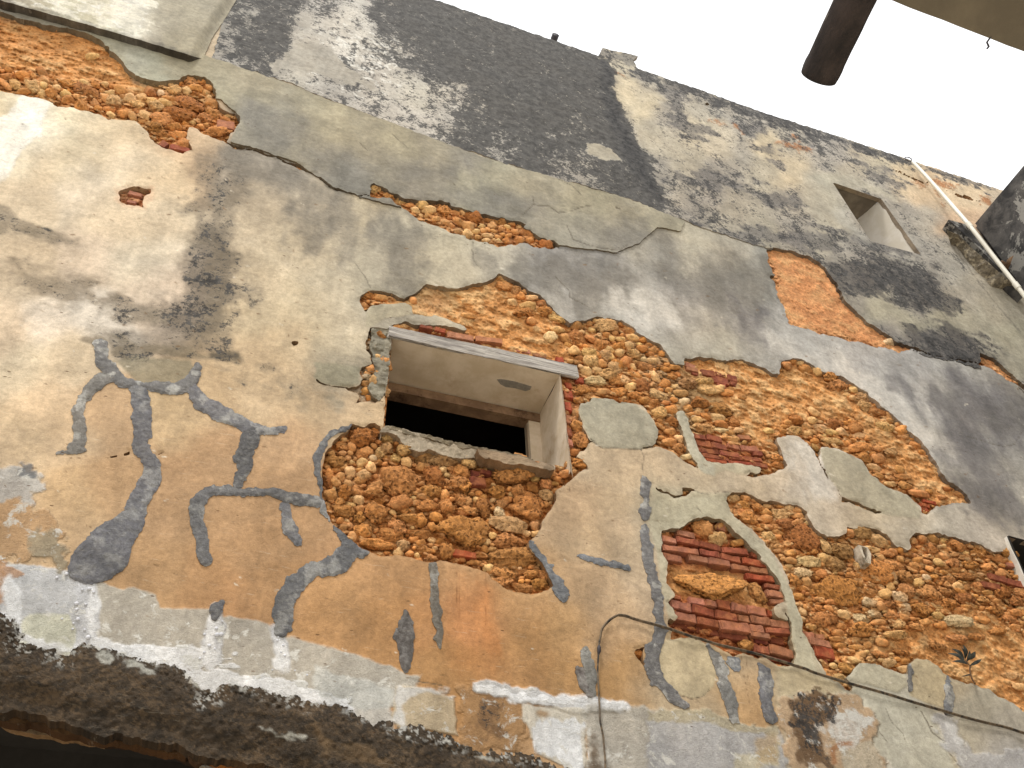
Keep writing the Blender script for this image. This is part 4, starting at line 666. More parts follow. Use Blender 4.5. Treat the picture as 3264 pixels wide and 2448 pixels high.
# rusty scars
SC = [(fC, 2.074, [(975, 940, 12), (1060, 965, 16), (1120, 980, 22), (1210, 1000, 22)]), (fC, 2.074, [(1075, 900, 12), (1110, 915, 14), (1130, 950, 10)]), (fC, 2.074, [(700, 800, 10), (720, 840, 22), (765, 880, 8)]), (fC, 2.074, [(540, 790, 6), (640, 815, 6)]), (fD, 2.074, [(1340, 370, 10), (1400, 392, 18), (1420, 400, 10)]), (fD, 2.074, [(1470, 365, 14), (1540, 385, 36), (1620, 400, 18)]), (fD, 2.074, [(1790, 480, 30), (1840, 500, 36)]), (fD, 2.074, [(1480, 420, 8), (1540, 540, 5)])]
for f_, s_, pts in SC: Pp.line(sc(f_, s_, pts), (196, 134, 84), .85, 5, 6, 7, nz=5, rough=1, dh=-.008)
Pp.line(sc(fB, 2.074, [(1990, 480, 14), (2020, 490, 10), (2060, 515, 5)]), (196, 140, 90), .8, 3, 4, 4, rough=1)
Pp.line(sc(fC, 2.074, [(100, 565, 4), (160, 590, 5), (235, 605, 3)]), CR, .8, 2, 2, 2)
Pp.line(sc(fC, 2.074, [(1160, 920, 6), (1190, 955, 6), (1230, 975, 20)]), (120, 118, 118), .8, 3, 3, 3)
Pp.line(sc(fD, 2.074, [(1290, 590, 3), (1400, 720, 5), (1450, 830, 4), (1500, 900, 4)]), (130, 124, 116), .6, 2.5, 6, 3)
Pp.line(sc(fD, 2.074, [(1380, 1135, 4), (1450, 1180, 5), (1520, 1230, 5), (1565, 1280, 4)]), (80, 76, 70), .8, 1.6, 2, 2)
Pp.line(sc(fD, 2.074, [(1590, 790, 5), (1700, 930, 5), (1780, 1040, 5), (1900, 1190, 4), (2050, 1370, 4)]), (116, 108, 98), .7, 2, 2, 2, dh=-.006)
Pp.poly(fC([(1240, 1130), (1400, 1130), (1560, 1180), (1780, 1310), (1760, 1340), (1680, 1305), (1350, 1205), (1330, 1230), (1200, 1160)]), (182, 176, 158), .8, 12, 12, 6, mould=0)
Pp.poly(fD([(870, 560), (930, 600), (1020, 720), (1050, 800), (980, 740), (860, 650), (800, 560)]), (176, 172, 160), .6, 12, 12, 6, mould=0)

# ---- assemble the wall ----
wall = empty('ruined_building', (2, 0, 0), 'tall ruined building with crumbling render over bare rubble and brick', 'building')
def part_set(o, label=None, kind=None):
    if label: o['label'] = label
    if kind: o['kind'] = kind
    return o
wav = fbm(g.x*1.3, g.z*1.3, 4, 77)*.006+fbm(g.x*6, g.z*6, 3, 78)*.0025
Pd = sdf(PARAPET, g.u+g.wx*8+g.fx*3, g.v+g.wz*8+g.fz*3); Rd = sdf(RIBBON, g.u+g.fx*3, g.v+g.fz*3)
Pd = np.clip(Pd, -BIG, BIG); Rd = np.clip(Rd, -BIG, BIG)
# coats near a crack lift a little
chamf = sstep(11, 0, -holeall)*np.clip(.55+.9*fbm(g.x*15, g.z*15, 4, 240), 0, 1)*.009
Hlow = wav+L.h*1.0-chamf
Flow = np.minimum.reduce([F, -(Pd-26), -(Rd-26), -(mossdist-10)])
o = build_sheet('lower_render', g, Flow, Hlow, L.c, L.m, .05, M_PLASTER, wall); part_set(o, 'cream and tan lower render')
Hrib = .016+wav+Rb.h-chamf
o = build_sheet('grey_render', g, np.minimum(F, Rd), Hrib, Rb.c, Rb.m, .066, M_PLASTER, wall); part_set(o, 'smooth grey render ribbon over the cracks')
Hpar = .008+wav+Pp.h-chamf
o = build_sheet('parapet_render', g, np.minimum.reduce([F, Pd, -(Rd-22)]), Hpar, Pp.c, Pp.m, .06, M_PLASTER, wall); part_set(o, 'mould-blackened upper render')
# mossy band along the bottom left
mc = np.empty(g.u.shape+(3,), np.float32); mc[:] = alb(104, 88, 70)
t = np.clip(fbm(g.x*22, g.z*30, 6, 201, .7)*.8+.5, 0, 1)[..., None]
mc = mc*(1-t)+np.array(alb(66, 57, 46))*t
t = sstep(.12, .5, fbm(g.x*42, g.z*60, 5, 205, .75)+.35*fbm(g.x*4, g.z*6, 3, 206))[..., None]*.42; mc = mc*(1-t)+np.array(alb(150, 124, 94))*t
t = (sstep(44, 0, mossdist+30*fbm(g.x*5, g.z*5, 3, 208))*sstep(.18, .34, fbm(g.x*44, g.z*44, 5, 207, .7)))[..., None]*.95; mc = mc*(1-t)+np.array(alb(226, 224, 216))*t
Mo = Paint(mc); Mo.m[..., 2] = 1.0
Mo.poly(fK([(0, 1430), (200, 1480), (400, 1600), (500, 1659), (300, 1659), (60, 1540)]), (150, 122, 88), .6, 20, 16, 12, 40, (12, 16), seed=210)
for f_, pts in ((fJ, [(660, 905, 46), (740, 915, 40)]), (fJ, [(870, 960, 60), (960, 1000, 50), (1020, 1020, 20)]), (fJ, [(1290, 1100, 60), (1340, 1120, 50)]), (fK, [(1060, 1580, 26), (1200, 1600, 20)]), (fK, [(1010, 1460, 50), (1100, 1500, 60), (1130, 1540, 20)]), (fJ, [(1660, 1380, 10), (1800, 1440, 20), (2000, 1480, 22)])):
    Mo.line(sc(f_, 2.074, pts), (224, 222, 210), .85, 6, 10, 12, nz=12, nsc=(20, 20), rough=1)
Hmoss = .004+wav+fbm(g.x*12, g.z*12, 4, 220)*.006+fbm(g.x*50, g.z*50, 3, 221)*.004+.03*sstep(0, 60, mossdist)*sstep(-20, -120, opening)
o = build_sheet('mossy_band', g, np.minimum.reduce([F, mossdist, -(Pd+20)]), Hmoss.astype(np.float32), Mo.c, Mo.m, .09, M_CEMENT, wall); part_set(o, 'dark mossy band above the broken opening')
# projecting bay
bd = sdf(BAY, g.u+g.fx*1.2, g.v+g.fz*1.2)
BAYC = [(0,0,176,168,150),(60,20,196,188,166),(150,20,216,212,190),(200,30,212,206,182),(280,20,234,232,224),(300,60,226,220,204),(340,20,196,188,168),(330,80,186,178,160),(260,70,206,202,178),(400,70,180,172,150),(430,100,182,174,152),(450,30,186,178,158),(480,10,184,176,156),(380,20,178,170,150)]
bc, _ = rbf(BAYC, 22)
bc = bc*.84
Bp = Paint(bc); Bp.poly(fA([(100, 20), (400, 20), (1000, 10), (960, 130), (900, 230), (700, 150), (400, 100)]), (232, 228, 212), .8, 8, 14, 12, 50, (5, 14), seed=230, flake=.5)
Bp.line(sc(fA, 2.074, [(-400, -118, 26), (0, 0, 26), (540, 152, 22), (900, 256, 20), (1340, 385, 8)]), (90, 86, 82), .6, 10, 10, 6, 10)  # dark band at the bay's lower edge: shading and dirt both in the colour
bf = np.minimum(bd, roof)
_re = fA([(1342, 388), (1400, 255), (1490, 120), (1562, 0), (1800, -420), (2000, -900)])
_rd = np.full(g.u.shape, BIG, np.float32); _s = g.box(_re, 90); _rd[_s] = -sdline([(q[0], q[1], 0) for q in _re], g.u[_s], g.v[_s])
o = build_sheet('projecting_bay', g, bf, (.014+.076*sstep(0, 50, _rd)+wav*.4).astype(np.float32), Bp.c, Bp.m, .09, M_PLASTER, wall, edge=(.34, .32, .32)); part_set(o, 'slightly projecting pale bay at top left')  # edge darkens the bay's underside and cut sides: shadow and mould in the colour

# trowelled cement repairs, each its own skim
def components(B):
    B = B.copy(); out = []; nv_, nu_ = B.shape
    lab = np.zeros(B.shape, np.int32); cur = 0; sizes = {}
    for j, i in zip(*np.where(B)):
        if lab[j, i]: continue
        cur += 1; st = [(int(j), int(i))]; lab[j, i] = cur; n_ = 0
        while st:
            a_, b_ = st.pop(); n_ += 1
            for c_, d_ in ((a_+1, b_), (a_-1, b_), (a_, b_+1), (a_, b_-1)):
                if 0 <= c_ < nv_ and 0 <= d_ < nu_ and B[c_, d_] and not lab[c_, d_]: lab[c_, d_] = cur; st.append((c_, d_))
        sizes[cur] = n_
    return [lab == k for k, n_ in sizes.items() if n_ > 50]
CEM = (130, 129, 133); CEMW = (176, 176, 180)
SM = [
 ([(fE, [(655, 640, 84), (680, 740, 92), (740, 820, 110), (830, 890, 66), (930, 900, 64), (1060, 908, 76), (1180, 905, 72), (1270, 880, 100), (1310, 800, 86), (1325, 745, 50)])], (146, 144, 143), .55),
 ([(fE, [(740, 830, 90), (700, 860, 100), (620, 930, 76), (560, 1000, 72), (530, 1080, 86), (530, 1180, 84), (525, 1250, 92), (500, 1310, 90), (540, 1335, 40), (400, 1345, 14)])], (150, 146, 140), .45),
 ([(fE, [(910, 930, 104), (930, 1020, 124), (925, 1110, 120), (940, 1200, 124), (915, 1280, 134), (960, 1340, 124), (1020, 1420, 116), (1010, 1480, 130), (960, 1560, 124), (920, 1640, 140)]), (fJ, [(915, -125, 134), (880, -40, 150), (825, 55, 190), (740, 150, 260), (690, 230, 330), (610, 300, 300), (540, 360, 190), (620, 390, 60)])], CEM, .2),
 ([(fE, [(1290, 920, 86), (1340, 1000, 96), (1420, 1050, 124), (1530, 1110, 96), (1620, 1150, 96), (1690, 1180, 86), (1780, 1175, 60), (1860, 1160, 42)])], (136, 135, 139), .3),
 ([(fE, [(1670, 1190, 104), (1620, 1260, 114), (1600, 1350, 110), (1600, 1440, 104), (1570, 1540, 84)])], (120, 119, 120), .2),
 ([(fE, [(1310, 1660, 90), (1370, 1600, 70), (1480, 1575, 56), (1580, 1580, 64), (1750, 1605, 76), (1900, 1628, 76), (2074, 1645, 80)]), (fJ, [(1300, -60, 86), (1300, 30, 96), (1320, 120, 104), (1340, 220, 120), (1365, 285, 90)])], (128, 127, 128), .3),
 ([(fJ, [(1870, -60, 76), (1880, 20, 84), (1910, 80, 110), (1960, 150, 56)])], (140, 140, 144), .3),
 ([(fN, [(960, -20, 60), (700, -30, 50), (480, 30, 80), (300, 130, 90), (180, 280, 100), (90, 440, 110), (50, 620, 110), (60, 800, 100), (80, 1000, 100), (90, 1120, 120), (160, 1250, 80), (300, 1380, 60), (420, 1480, 110), (560, 1600, 180), (640, 1680, 200)]), (fK, [(230, 200, 120), (180, 290, 150), (60, 320, 130)]), (fJ, [(2074, 330, 130), (2000, 370, 130), (1930, 450, 120), (1870, 550, 110), (1850, 650, 116), (1850, 760, 90)])], (124, 124, 126), .25),
 ([(fK, [(600, 640, 46), (600, 720, 100), (600, 800, 106), (600, 900, 86), (600, 980, 70)]), (fK, [(530, 770, 44), (560, 800, 40)])], (118, 112, 108), .2),
 ([(fK, [(790, 320, 54), (800, 400, 60), (805, 560, 64), (810, 700, 60), (830, 800, 64), (840, 890, 26)])], (138, 130, 118), .25),
 ([(fK, [(1690, 245, 14), (1750, 262, 30), (1880, 300, 40), (2074, 340, 40)])], (134, 136, 140), .25),
 ([(fH, [(675, 1390, 76), (680, 1500, 84), (665, 1600, 86), (670, 1659, 80)]), (fL, [(670, 60, 76), (690, 200, 86), (700, 320, 86), (730, 450, 86), (760, 560, 94), (790, 700, 94), (800, 830, 86), (800, 930, 104), (770, 1020, 104), (710, 1100, 130), (700, 1200, 120), (730, 1300, 110), (790, 1400, 104), (880, 1490, 90), (990, 1560, 60)])], (138, 136, 136), .45),
 ([(fL, [(1170, 1050, 36), (1240, 1130, 84), (1290, 1230, 104), (1330, 1350, 114), (1380, 1450, 116), (1400, 1560, 104), (1420, 1659, 86)])], (146, 144, 140), .4),
 ([(fL, [(1400, 1180, 110), (1430, 1220, 60)])], (140, 142, 146), .3),
 ([(fL, [(1605, 1200, 46), (1650, 1270, 104), (1690, 1380, 104), (1690, 1500, 104), (1710, 1600, 104), (1720, 1659, 104)])], (126, 125, 128), .3),
 ([(fL, [(178, 1080, 64), (200, 1150, 104), (230, 1250, 96), (250, 1350, 84), (250, 1450, 64)])], (150, 148, 142), .15),
 ([(fL, [(118, 1240, 44), (150, 1310, 74), (190, 1400, 84), (220, 1470, 54)])], (128, 120, 116), .15),
 ([(fK, [(1440, 170, 30), (1490, 250, 40), (1560, 340, 60), (1620, 440, 84), (1660, 530, 60)])], (132, 134, 138), .3),
 ([(fG, [(1620, 1590, 36), (1680, 1512, 54), (1760, 1450, 34)])], (146, 150, 156), .2),
 ([(fJ, [(1465, 575, 50), (1440, 600, 80), (1420, 650, 60)])], (120, 120, 124), .2),
 ([(fM, [(1545, 1040, 20), (1570, 1120, 60), (1600, 1200, 60), (1600, 1260, 60)])], (150, 152, 156), .5),
 ([(fM, [(1335, 970, 24), (1330, 1060, 30), (1325, 1150, 30)])], (134, 132, 130), .4),
 ([(fM, [(800, 1040, 60), (850, 1045, 26)])], (140, 140, 142), .3),
]
for k, (strokes, colr, wht) in enumerate(SM):
    allp = []; 
    fd = np.full(g.u.shape, -BIG, np.float32)
    for f_, pts in strokes:
        sc_ = {id(fE): 2.074, id(fJ): 2.074, id(fK): 2.074, id(fG): 2.074, id(fM): 2.074, id(fH): 2.5925, id(fL): 2.5925, id(fN): 4.148}[id(f_)]
        q = [(p[0], p[1], p[2]*.98) for p in sc(f_, sc_, pts)]; allp += q
        s = g.box(q, 110); d_ = sdline(q, g.u[s]+g.fx[s]*5+g.wx[s]*16, g.v[s]+g.fz[s]*5+g.wz[s]*16)+6.5*fbm(g.x[s]*9, g.z[s]*9, 5, 33, .65)+2.5*fbm(g.x[s]*60, g.z[s]*60, 3, 31); fd[s] = np.maximum(fd[s], d_)
    sl = g.box(allp, 130)
    gg = Grid.__new__(Grid)
    for nm in ('u', 'v', 'x', 'z'): setattr(gg, nm, getattr(g, nm)[sl])
    t = sstep(.15, .5, fbm(gg.x*10+k, gg.z*10, 6, 300+k, .65))*wht*1.7+.16*sstep(0, .4, fbm(gg.x*60, gg.z*60, 3, 310+k))
    t = np.clip(t, 0, 1)[..., None]
    t2 = (fbm(gg.x*6, gg.z*6, 6, 350+k, .65)*.16+1)[..., None]
    cc_ = (np.array(alb(*colr))*(1-t)+np.array(alb(208, 206, 200))*t)*t2
    mk_ = np.zeros(cc_.shape, np.float32); mk_[..., 2] = .55; mk_[..., 1] = .02+wht*.45
    Hs = np.maximum.reduce([Hlow[sl], np.where(Pd[sl] > 0, Hpar[sl], -1)])+.004+.006*sstep(0, 12, fd[sl])+.0030*fbm(gg.x*45, gg.z*45, 4, 400+k)
    fo = np.minimum.reduce([fd[sl], F[sl], -(mossdist[sl]-4)])
    for comp in components(fo > 0):
        fo2 = np.where(comp | (fo <= 0), fo, -1.0).astype(np.float32)
        o = build_sheet('cement_repair', gg, fo2, Hs.astype(np.float32), cc_.astype(np.float32), mk_, .006, M_CEMENT, wall)
print('sheets done')
# ------------------------------------------------------------------ rubble core seen through the holes
Uc = np.concatenate([np.arange(-700, -30, 14), np.arange(-30, 3300, 3), np.arange(3300, 3950, 12)])
Vc = np.concatenate([np.arange(-200, 10, 12), np.arange(10, 2330, 3), np.arange(2333, 2460, 12)])
gc = Grid(Uc, Vc)
hc_ = np.full(gc.u.shape, -BIG, np.float32)
for H_ in HOLES:
    s = gc.box(H_, 60); hc_[s] = np.maximum(hc_[s], sdf(H_, gc.u[s], gc.v[s]))
for L_ in SLITS:
    s = gc.box(L_, 40); hc_[s] = np.maximum(hc_[s], sdline(L_, gc.u[s], gc.v[s])+4)
wc_ = np.full(gc.u.shape, -BIG, np.float32)
for W_ in (WIN1, WIN2, WIN3):
    s = gc.box(W_, 50); wc_[s] = np.maximum(wc_[s], sdf(W_, gc.u[s], gc.v[s]))

def worley(x, y, seed):
    xi = np.floor(x).astype(np.int64); yi = np.floor(y).astype(np.int64)
    F1 = np.full(x.shape, 9., np.float32); F2 = F1.copy(); ID = np.zeros(x.shape, np.float32)
    def hh(a, b, k):
        n = (a*374761393+b*668265263+(seed+k)*974634777) & 0xffffffff
        n = ((n ^ (n >> 13))*1274126177) & 0xffffffff
        return ((n ^ (n >> 16)) & 0xffff).astype(np.float32)/65535
    for a in (-1, 0, 1):
        for b in (-1, 0, 1):
            px = xi+a+hh(xi+a, yi+b, 0); py = yi+b+hh(xi+a, yi+b, 1)
            d = np.sqrt((px-x)**2+(py-y)**2)
            c_ = d < F1; F2 = np.where(c_, F1, np.minimum(F2, d)); ID = np.where(c_, hh(xi+a, yi+b, 2), ID); F1 = np.where(c_, d, F1)
    return F1, F2, ID
# where the face is smooth sandy mortar (1) rather than open stonework (0)
SANDY = [fA([(-700, -200), (0, 60), (700, 280), (900, 480), (1050, 560), (900, 640), (650, 520), (400, 500), (0, 470), (-700, 300)]),
 fT([(850, 640), (900, 600), (1000, 615), (1080, 590), (1110, 640), (1180, 680), (1240, 780), (1150, 770), (960, 710), (870, 700)]),
 fT([(1480, 770), (1700, 770), (1800, 840), (1900, 900), (1990, 980), (2060, 1060), (2100, 1100), (2010, 1080), (1930, 1000), (1850, 910), (1720, 900), (1640, 960), (1560, 880), (1480, 860)]),
 [(p[0], p[1]) for p in HOLE6], [(p[0], p[1]) for p in HOLE7],
 fT([(1880, 1400), (2000, 1340), (2120, 1330), (2260, 1400), (2260, 1600), (2100, 1500), (1980, 1420)]),
 fL([(850, 380), (1400, 400), (1560, 560), (1700, 720), (1640, 760), (1000, 660), (880, 600)])]
sandy = np.zeros(gc.u.shape, np.float32)
for k, P_ in enumerate(SANDY):
    s = gc.box(P_, 50); sandy[s] = np.maximum(sandy[s], sstep(-18, 18, sdf(P_, gc.u[s]+gc.wx[s]*22, gc.v[s]+gc.wz[s]*22)))
smooth6 = np.zeros(gc.u.shape, np.float32)
for P_ in (HOLE6, HOLE7):
    s = gc.box(P_, 50); smooth6[s] = np.maximum(smooth6[s], sstep(-20, 6, sdf(P_, gc.u[s], gc.v[s])))
wrx = gc.x+gc.wx*.03+gc.fx*.008; wrz = gc.z+gc.wz*.03+gc.fz*.008
A1, A2, AI = worley(wrx/.105, wrz/.075, 5); B1, B2, BI = worley(wrx/.05, wrz/.034, 8)
cobA = sstep(.02, .42, A2-A1)*(.45+.55*AI); cobB = sstep(.02, .45, B2-B1)*(.4+.6*BI)
n_a = fbm(gc.x*9, gc.z*13, 5, 501, .55); n_b = fbm(gc.x*38, gc.z*52, 4, 502, .6); n_c = fbm(gc.x*3, gc.z*4, 3, 503)
rel = (1-sandy)*(.034*cobA+.014*cobB+.014*n_a+.006*n_b)+sandy*(.006*cobB*(n_c > -.2)+.022*n_a*(1-.7*smooth6)+.006*n_b*(1-.6*smooth6))
deep = np.full(gc.u.shape, .068, np.float32); deep = deep-.022*sandy-.004*smooth6
# the hollow under the middle opening is the deepest
dd = sdf(fT([(690, 960), (760, 900), (900, 960), (1100, 1000), (1260, 1010), (1170, 1150), (1200, 1290), (1000, 1230), (780, 1190), (700, 1100)]), gc.u, gc.v)
deep = deep+.022*sstep(-40, 30, dd)
Hc = -(deep)+rel
_s5 = gc.box(HOLE5, 20); deep[_s5] += .022*sstep(-6, 10, sdf(HOLE5, gc.u[_s5], gc.v[_s5])); Hc = -(deep)+rel
# colours
def A3(c): return np.array(alb(*c), np.float32)
cc3 = np.empty(gc.u.shape+(3,), np.float32); cc3[:] = A3((208, 134, 74))
def mixin(mask, colr):
    global cc3
    m_ = np.clip(mask, 0, 1)[..., None]; cc3 = cc3*(1-m_)+A3(colr)*m_
mixin(cobA*(AI > .25)*(1-sandy)*.8, (216, 158, 100)); mixin(cobB*(BI > .6)*.6, (228, 196, 146)); mixin(cobA*(AI < .3)*(1-sandy)*.7, (170, 120, 72))
mixin(sstep(.1, .7, n_c)*.4, (190, 122, 66)); mixin(sandy*.75, (222, 160, 98)); mixin(sandy*sstep(.0, .6, n_a)*.6, (230, 190, 136)); mixin(smooth6*.9, (216, 150, 100)); mixin(smooth6*sstep(.1, .6, n_a)*.4, (222, 172, 118))
def zone(pts, colr, op, soft=30, w=24):
    s = gc.box(pts, 80); m_ = np.zeros(gc.u.shape, np.float32)
    m_[s] = sstep(-soft, soft, sdf(pts, gc.u[s]+gc.wx[s]*w, gc.v[s]+gc.wz[s]*w))*op; mixin(m_, colr)
zone(fA([(-700, -200), (0, 60), (600, 250), (800, 420), (300, 380), (-700, 200)]), (206, 142, 84), .7)
zone(fA([(-700, -230), (0, 40), (520, 180), (500, 230), (0, 110), (-700, -100)]), (120, 92, 70), .6, 12)
zone(fA([(860, 500), (1000, 530), (980, 580), (880, 550)]), (160, 140, 116), .7, 10, 8)
zone(fT([(690, 960), (760, 900), (900, 960), (1100, 1000), (1260, 1010), (1170, 1150), (1200, 1290), (1000, 1230), (780, 1190), (700, 1100)]), (186, 118, 62), .6)
zone(HOLE5, (190, 108, 62), .85); zone(fL([(860, 420), (1560, 500), (1680, 740), (900, 640)]), (214, 160, 100), .8, 20)
zone(fT([(1350, 740), (1460, 770), (1540, 860), (1500, 940), (1440, 900), (1400, 820)]), (150, 130, 100), .6, 30)
zone(fT([(880, 610), (990, 620), (980, 690), (900, 680)]), (170, 140, 104), .5, 20)
zone(HOLE3C, (166, 156, 136), .8, 8, 6); zone(fB([(900, 1500), (1100, 1470), (1300, 1520), (1400, 1570), (1300, 1600), (1050, 1590)]), (150, 136, 108), .5, 10)
zone(HOLE2, (214, 134, 80), .5); zone(HOLE8, (196, 130, 98), .8, 4, 4); zone(fG([(1640, 840), (1800, 850), (1760, 1200), (1700, 1300), (1660, 1100)]), (196, 130, 90), .5, 12)
zone(fT([(2100, 1180), (2212, 1200), (2300, 1300), (2100, 1320), (1900, 1260)]), (176, 130, 80), .35)
zone(fH([(1050, 980), (1640, 1120), (1680, 1260), (1200, 1240), (1100, 1100)]), (180, 100, 62), .6, 14)
cc3 *= (1+.10*n_b+.08*n_a)[..., None]
Fc_ = np.minimum(hc_+14, -(wc_-4))
o = build_sheet('rubble_core', gc, Fc_, Hc.astype(np.float32), cc3, np.zeros(cc3.shape, np.float32), .05, M_RUBBLE, wall)
part_set(o, 'orange earth mortar with small rubble', 'stuff')

# ------------------------------------------------------------------ stones
import bmesh
def rock_mesh(name, sub, seed, boxy, mat, amp=.10):
    r_ = np.random.RandomState(seed); bm = bmesh.new(); bmesh.ops.create_icosphere(bm, subdivisions=sub, radius=1)
    P = np.array([v.co[:] for v in bm.verts]); nP = P/np.linalg.norm(P, axis=1)[:, None]
    npl = r_.randint(8, 12); pn = r_.normal(size=(npl, 3)); pn /= np.linalg.norm(pn, axis=1)[:, None]; pd = r_.uniform(.62, .98, npl)
    dots = nP@pn.T; rr = np.where(dots > .05, pd/np.maximum(dots, .05), 9); k = 26.0
    rad = -np.log(np.exp(-k*np.minimum(rr, 3)).sum(1)+np.exp(-k*1.08))/k
    off = r_.uniform(0, 50, 3)
    nz = fbm(nP[:, 0]*2.1+off[0], nP[:, 1]*2.1+nP[:, 2]*1.7+off[1], 4, seed)*amp+fbm(nP[:, 2]*5+off[2], nP[:, 0]*5-nP[:, 1]*4, 5, seed+3, .62)*amp*1.0
    rad = rad*(1+nz); Q = nP*rad[:, None]; Q /= np.abs(Q).max(0)
    for v, q in zip(bm.verts, Q): v.co = q
    me = bpy.data.meshes.new(name); bm.to_mesh(me); bm.free(); me.materials.append(mat)
    me.polygons.foreach_set('use_smooth', np.ones(len(me.polygons), bool)); return me
ROCK_S = [rock_mesh('stone', 4 if k < 8 else 3, 100+k, 0, M_STONE, .15) for k in range(14)]
ROCK_C = [rock_mesh('coral_stone', 4, 200+k, 0, M_CORAL, .20) for k in range(8)]
ROCK_L = [rock_mesh('small_stone', 2, 300+k, 0, M_STONE, .12) for k in range(8)]
STN = []      # u, v, w, h (photo px), kind, colour, sit-back
OCH = (218, 148, 86); CRM = (232, 184, 126); BRN = (186, 120, 66); WHT = (234, 200, 152); GRY = (188, 142, 92); ORG = (196, 136, 78)
def add(f, s, L_, dflt=None):
    for t in L_:
        p = f([(t[0], t[1])])[0]; STN.append([p[0], p[1], t[2]/s, t[3]/s, t[4] if len(t) > 4 else 's', t[5] if len(t) > 5 else dflt, t[6] if len(t) > 6 else 0])
c = 'c'; s_ = 's'
# hollow under the middle opening
add(fN, 4.148, [(660, 190, 400, 230, c, BRN), (1000, 190, 270, 150, s_, CRM), (360, 300, 180, 130, s_, OCH), (950, 330, 220, 160, c, GRY), (1190, 370, 240, 180, c, GRY), (500, 310, 120, 130, s_, OCH), (630, 420, 200, 120, s_, OCH), (700, 360, 190, 90, s_, OCH), (870, 400, 150, 170, s_, CRM), (785, 470, 110, 90, s_, WHT), (240, 400, 120, 90, c, ORG), (280, 510, 330, 170, c, ORG), (630, 530, 160, 140, s_, CRM), (765, 590, 150, 150, s_, CRM), (1060, 470, 180, 130, s_, CRM), (1220, 520, 160, 120, s_, CRM), (390, 575, 130, 90, s_, OCH), (170, 575, 100, 90, s_, ORG), (300, 620, 140, 80, s_, OCH), (200, 660, 130, 120, s_, OCH), (480, 650, 170, 130, s_, CRM), (340, 705, 140, 110, s_, OCH), (470, 720, 100, 80, s_, ORG), (290, 770, 150, 120, s_, OCH), (680, 690, 230, 140, s_, CRM), (610, 760, 170, 110, s_, OCH), (450, 810, 150, 110, c, BRN), (180, 790, 140, 190, c, BRN), (1120, 740, 620, 480, c, OCH), (400, 910, 200, 190, c, BRN), (570, 910, 200, 140, s_, OCH), (800, 900, 300, 260, c, OCH), (220, 940, 180, 130, s_, ORG), (590, 1020, 160, 110, s_, CRM), (350, 1030, 160, 150, s_, OCH), (820, 1050, 240, 110, s_, BRN), (1120, 1050, 380, 190, s_, OCH), (380, 1170, 350, 170, s_, ORG), (170, 1090, 90, 140, s_, ORG), (1200, 1130, 210, 130, c, OCH), (1240, 1250, 290, 140, s_, OCH), (820, 1240, 380, 320, c, OCH), (600, 1250, 170, 150, c, OCH), (340, 1290, 120, 110, s_, OCH), (380, 1380, 120, 100, s_, ORG), (470, 1360, 110, 100, s_, OCH), (640, 1440, 270, 210, s_, OCH), (510, 1500, 120, 140, s_, OCH), (1120, 1370, 280, 190, c, OCH), (1000, 1480, 400, 170, s_, OCH), (860, 1610, 500, 160, s_, OCH), (1200, 1610, 210, 150, c, CRM), (1310, 1530, 150, 90, s_, OCH), (1430, 1460, 320, 130, s_, ORG), (1430, 1290, 170, 200, s_, OCH), (1620, 1250, 180, 130, s_, OCH), (1500, 1110, 350, 170, c, OCH), (1760, 1110, 220, 190, s_, OCH), (1560, 900, 370, 180, c, OCH), (1430, 970, 180, 80, s_, ORG), (1430, 590, 160, 120, s_, OCH), (1580, 720, 330, 280, c, BRN), (1700, 620, 140, 120, s_, CRM), (1440, 450, 280, 170, c, GRY), (1720, 490, 420, 180, c, GRY), (1940, 640, 230, 160, s_, OCH), (1900, 820, 320, 240, c, BRN), (1960, 1010, 220, 170, c, OCH), (1990, 1160, 200, 110, s_, OCH)])
add(fO, 4.148, [(400, 110, 230, 190, s_, CRM), (600, 90, 170, 140, s_, CRM), (280, 250, 230, 170, s_, OCH), (290, 410, 320, 250, c, OCH), (950, 290, 580, 260, c, OCH), (1420, 250, 280, 110, c, OCH), (1660, 250, 220, 90, c, OCH), (1390, 390, 200, 150, s_, OCH), (1230, 450, 180, 110, s_, BRN), (760, 500, 250, 190, c, OCH), (1040, 470, 190, 150, s_, OCH), (960, 530, 110, 90, s_, CRM), (880, 590, 180, 90, s_, OCH), (1410, 540, 200, 150, s_, CRM), (820, 660, 200, 130, c, OCH), (1150, 720, 480, 400, c, OCH), (1400, 650, 100, 90, s_, ORG), (590, 700, 200, 240, c, BRN), (790, 780, 190, 150, s_, WHT), (390, 740, 300, 120, c, OCH), (110, 700, 220, 190, s_, OCH), (60, 540, 140, 150, s_, OCH), (330, 620, 260, 160, c, ORG), (920, 930, 560, 200, s_, CRM), (1270, 950, 150, 150, s_, BRN), (330, 1000, 760, 470, c, OCH), (940, 1150, 470, 240, c, OCH), (1155, 1045, 110, 110, s_, CRM), (1270, 1040, 130, 90, s_, CRM), (600, 1245, 110, 100, s_, ORG), (960, 1370, 880, 250, c, ORG), (90, 1300, 260, 260, c, OCH), (860, 1590, 470, 200, c, OCH), (1210, 1570, 270, 120, s_, OCH), (1370, 1600, 180, 140, s_, OCH), (700, 1240, 130, 60, s_, ORG)])
add(fK, 2.074, [(1240, 430, 160, 90, c, OCH), (1390, 470, 150, 60, s_, ORG), (1500, 440, 120, 80, c, ORG), (1060, 300, 110, 40, s_, ORG)])
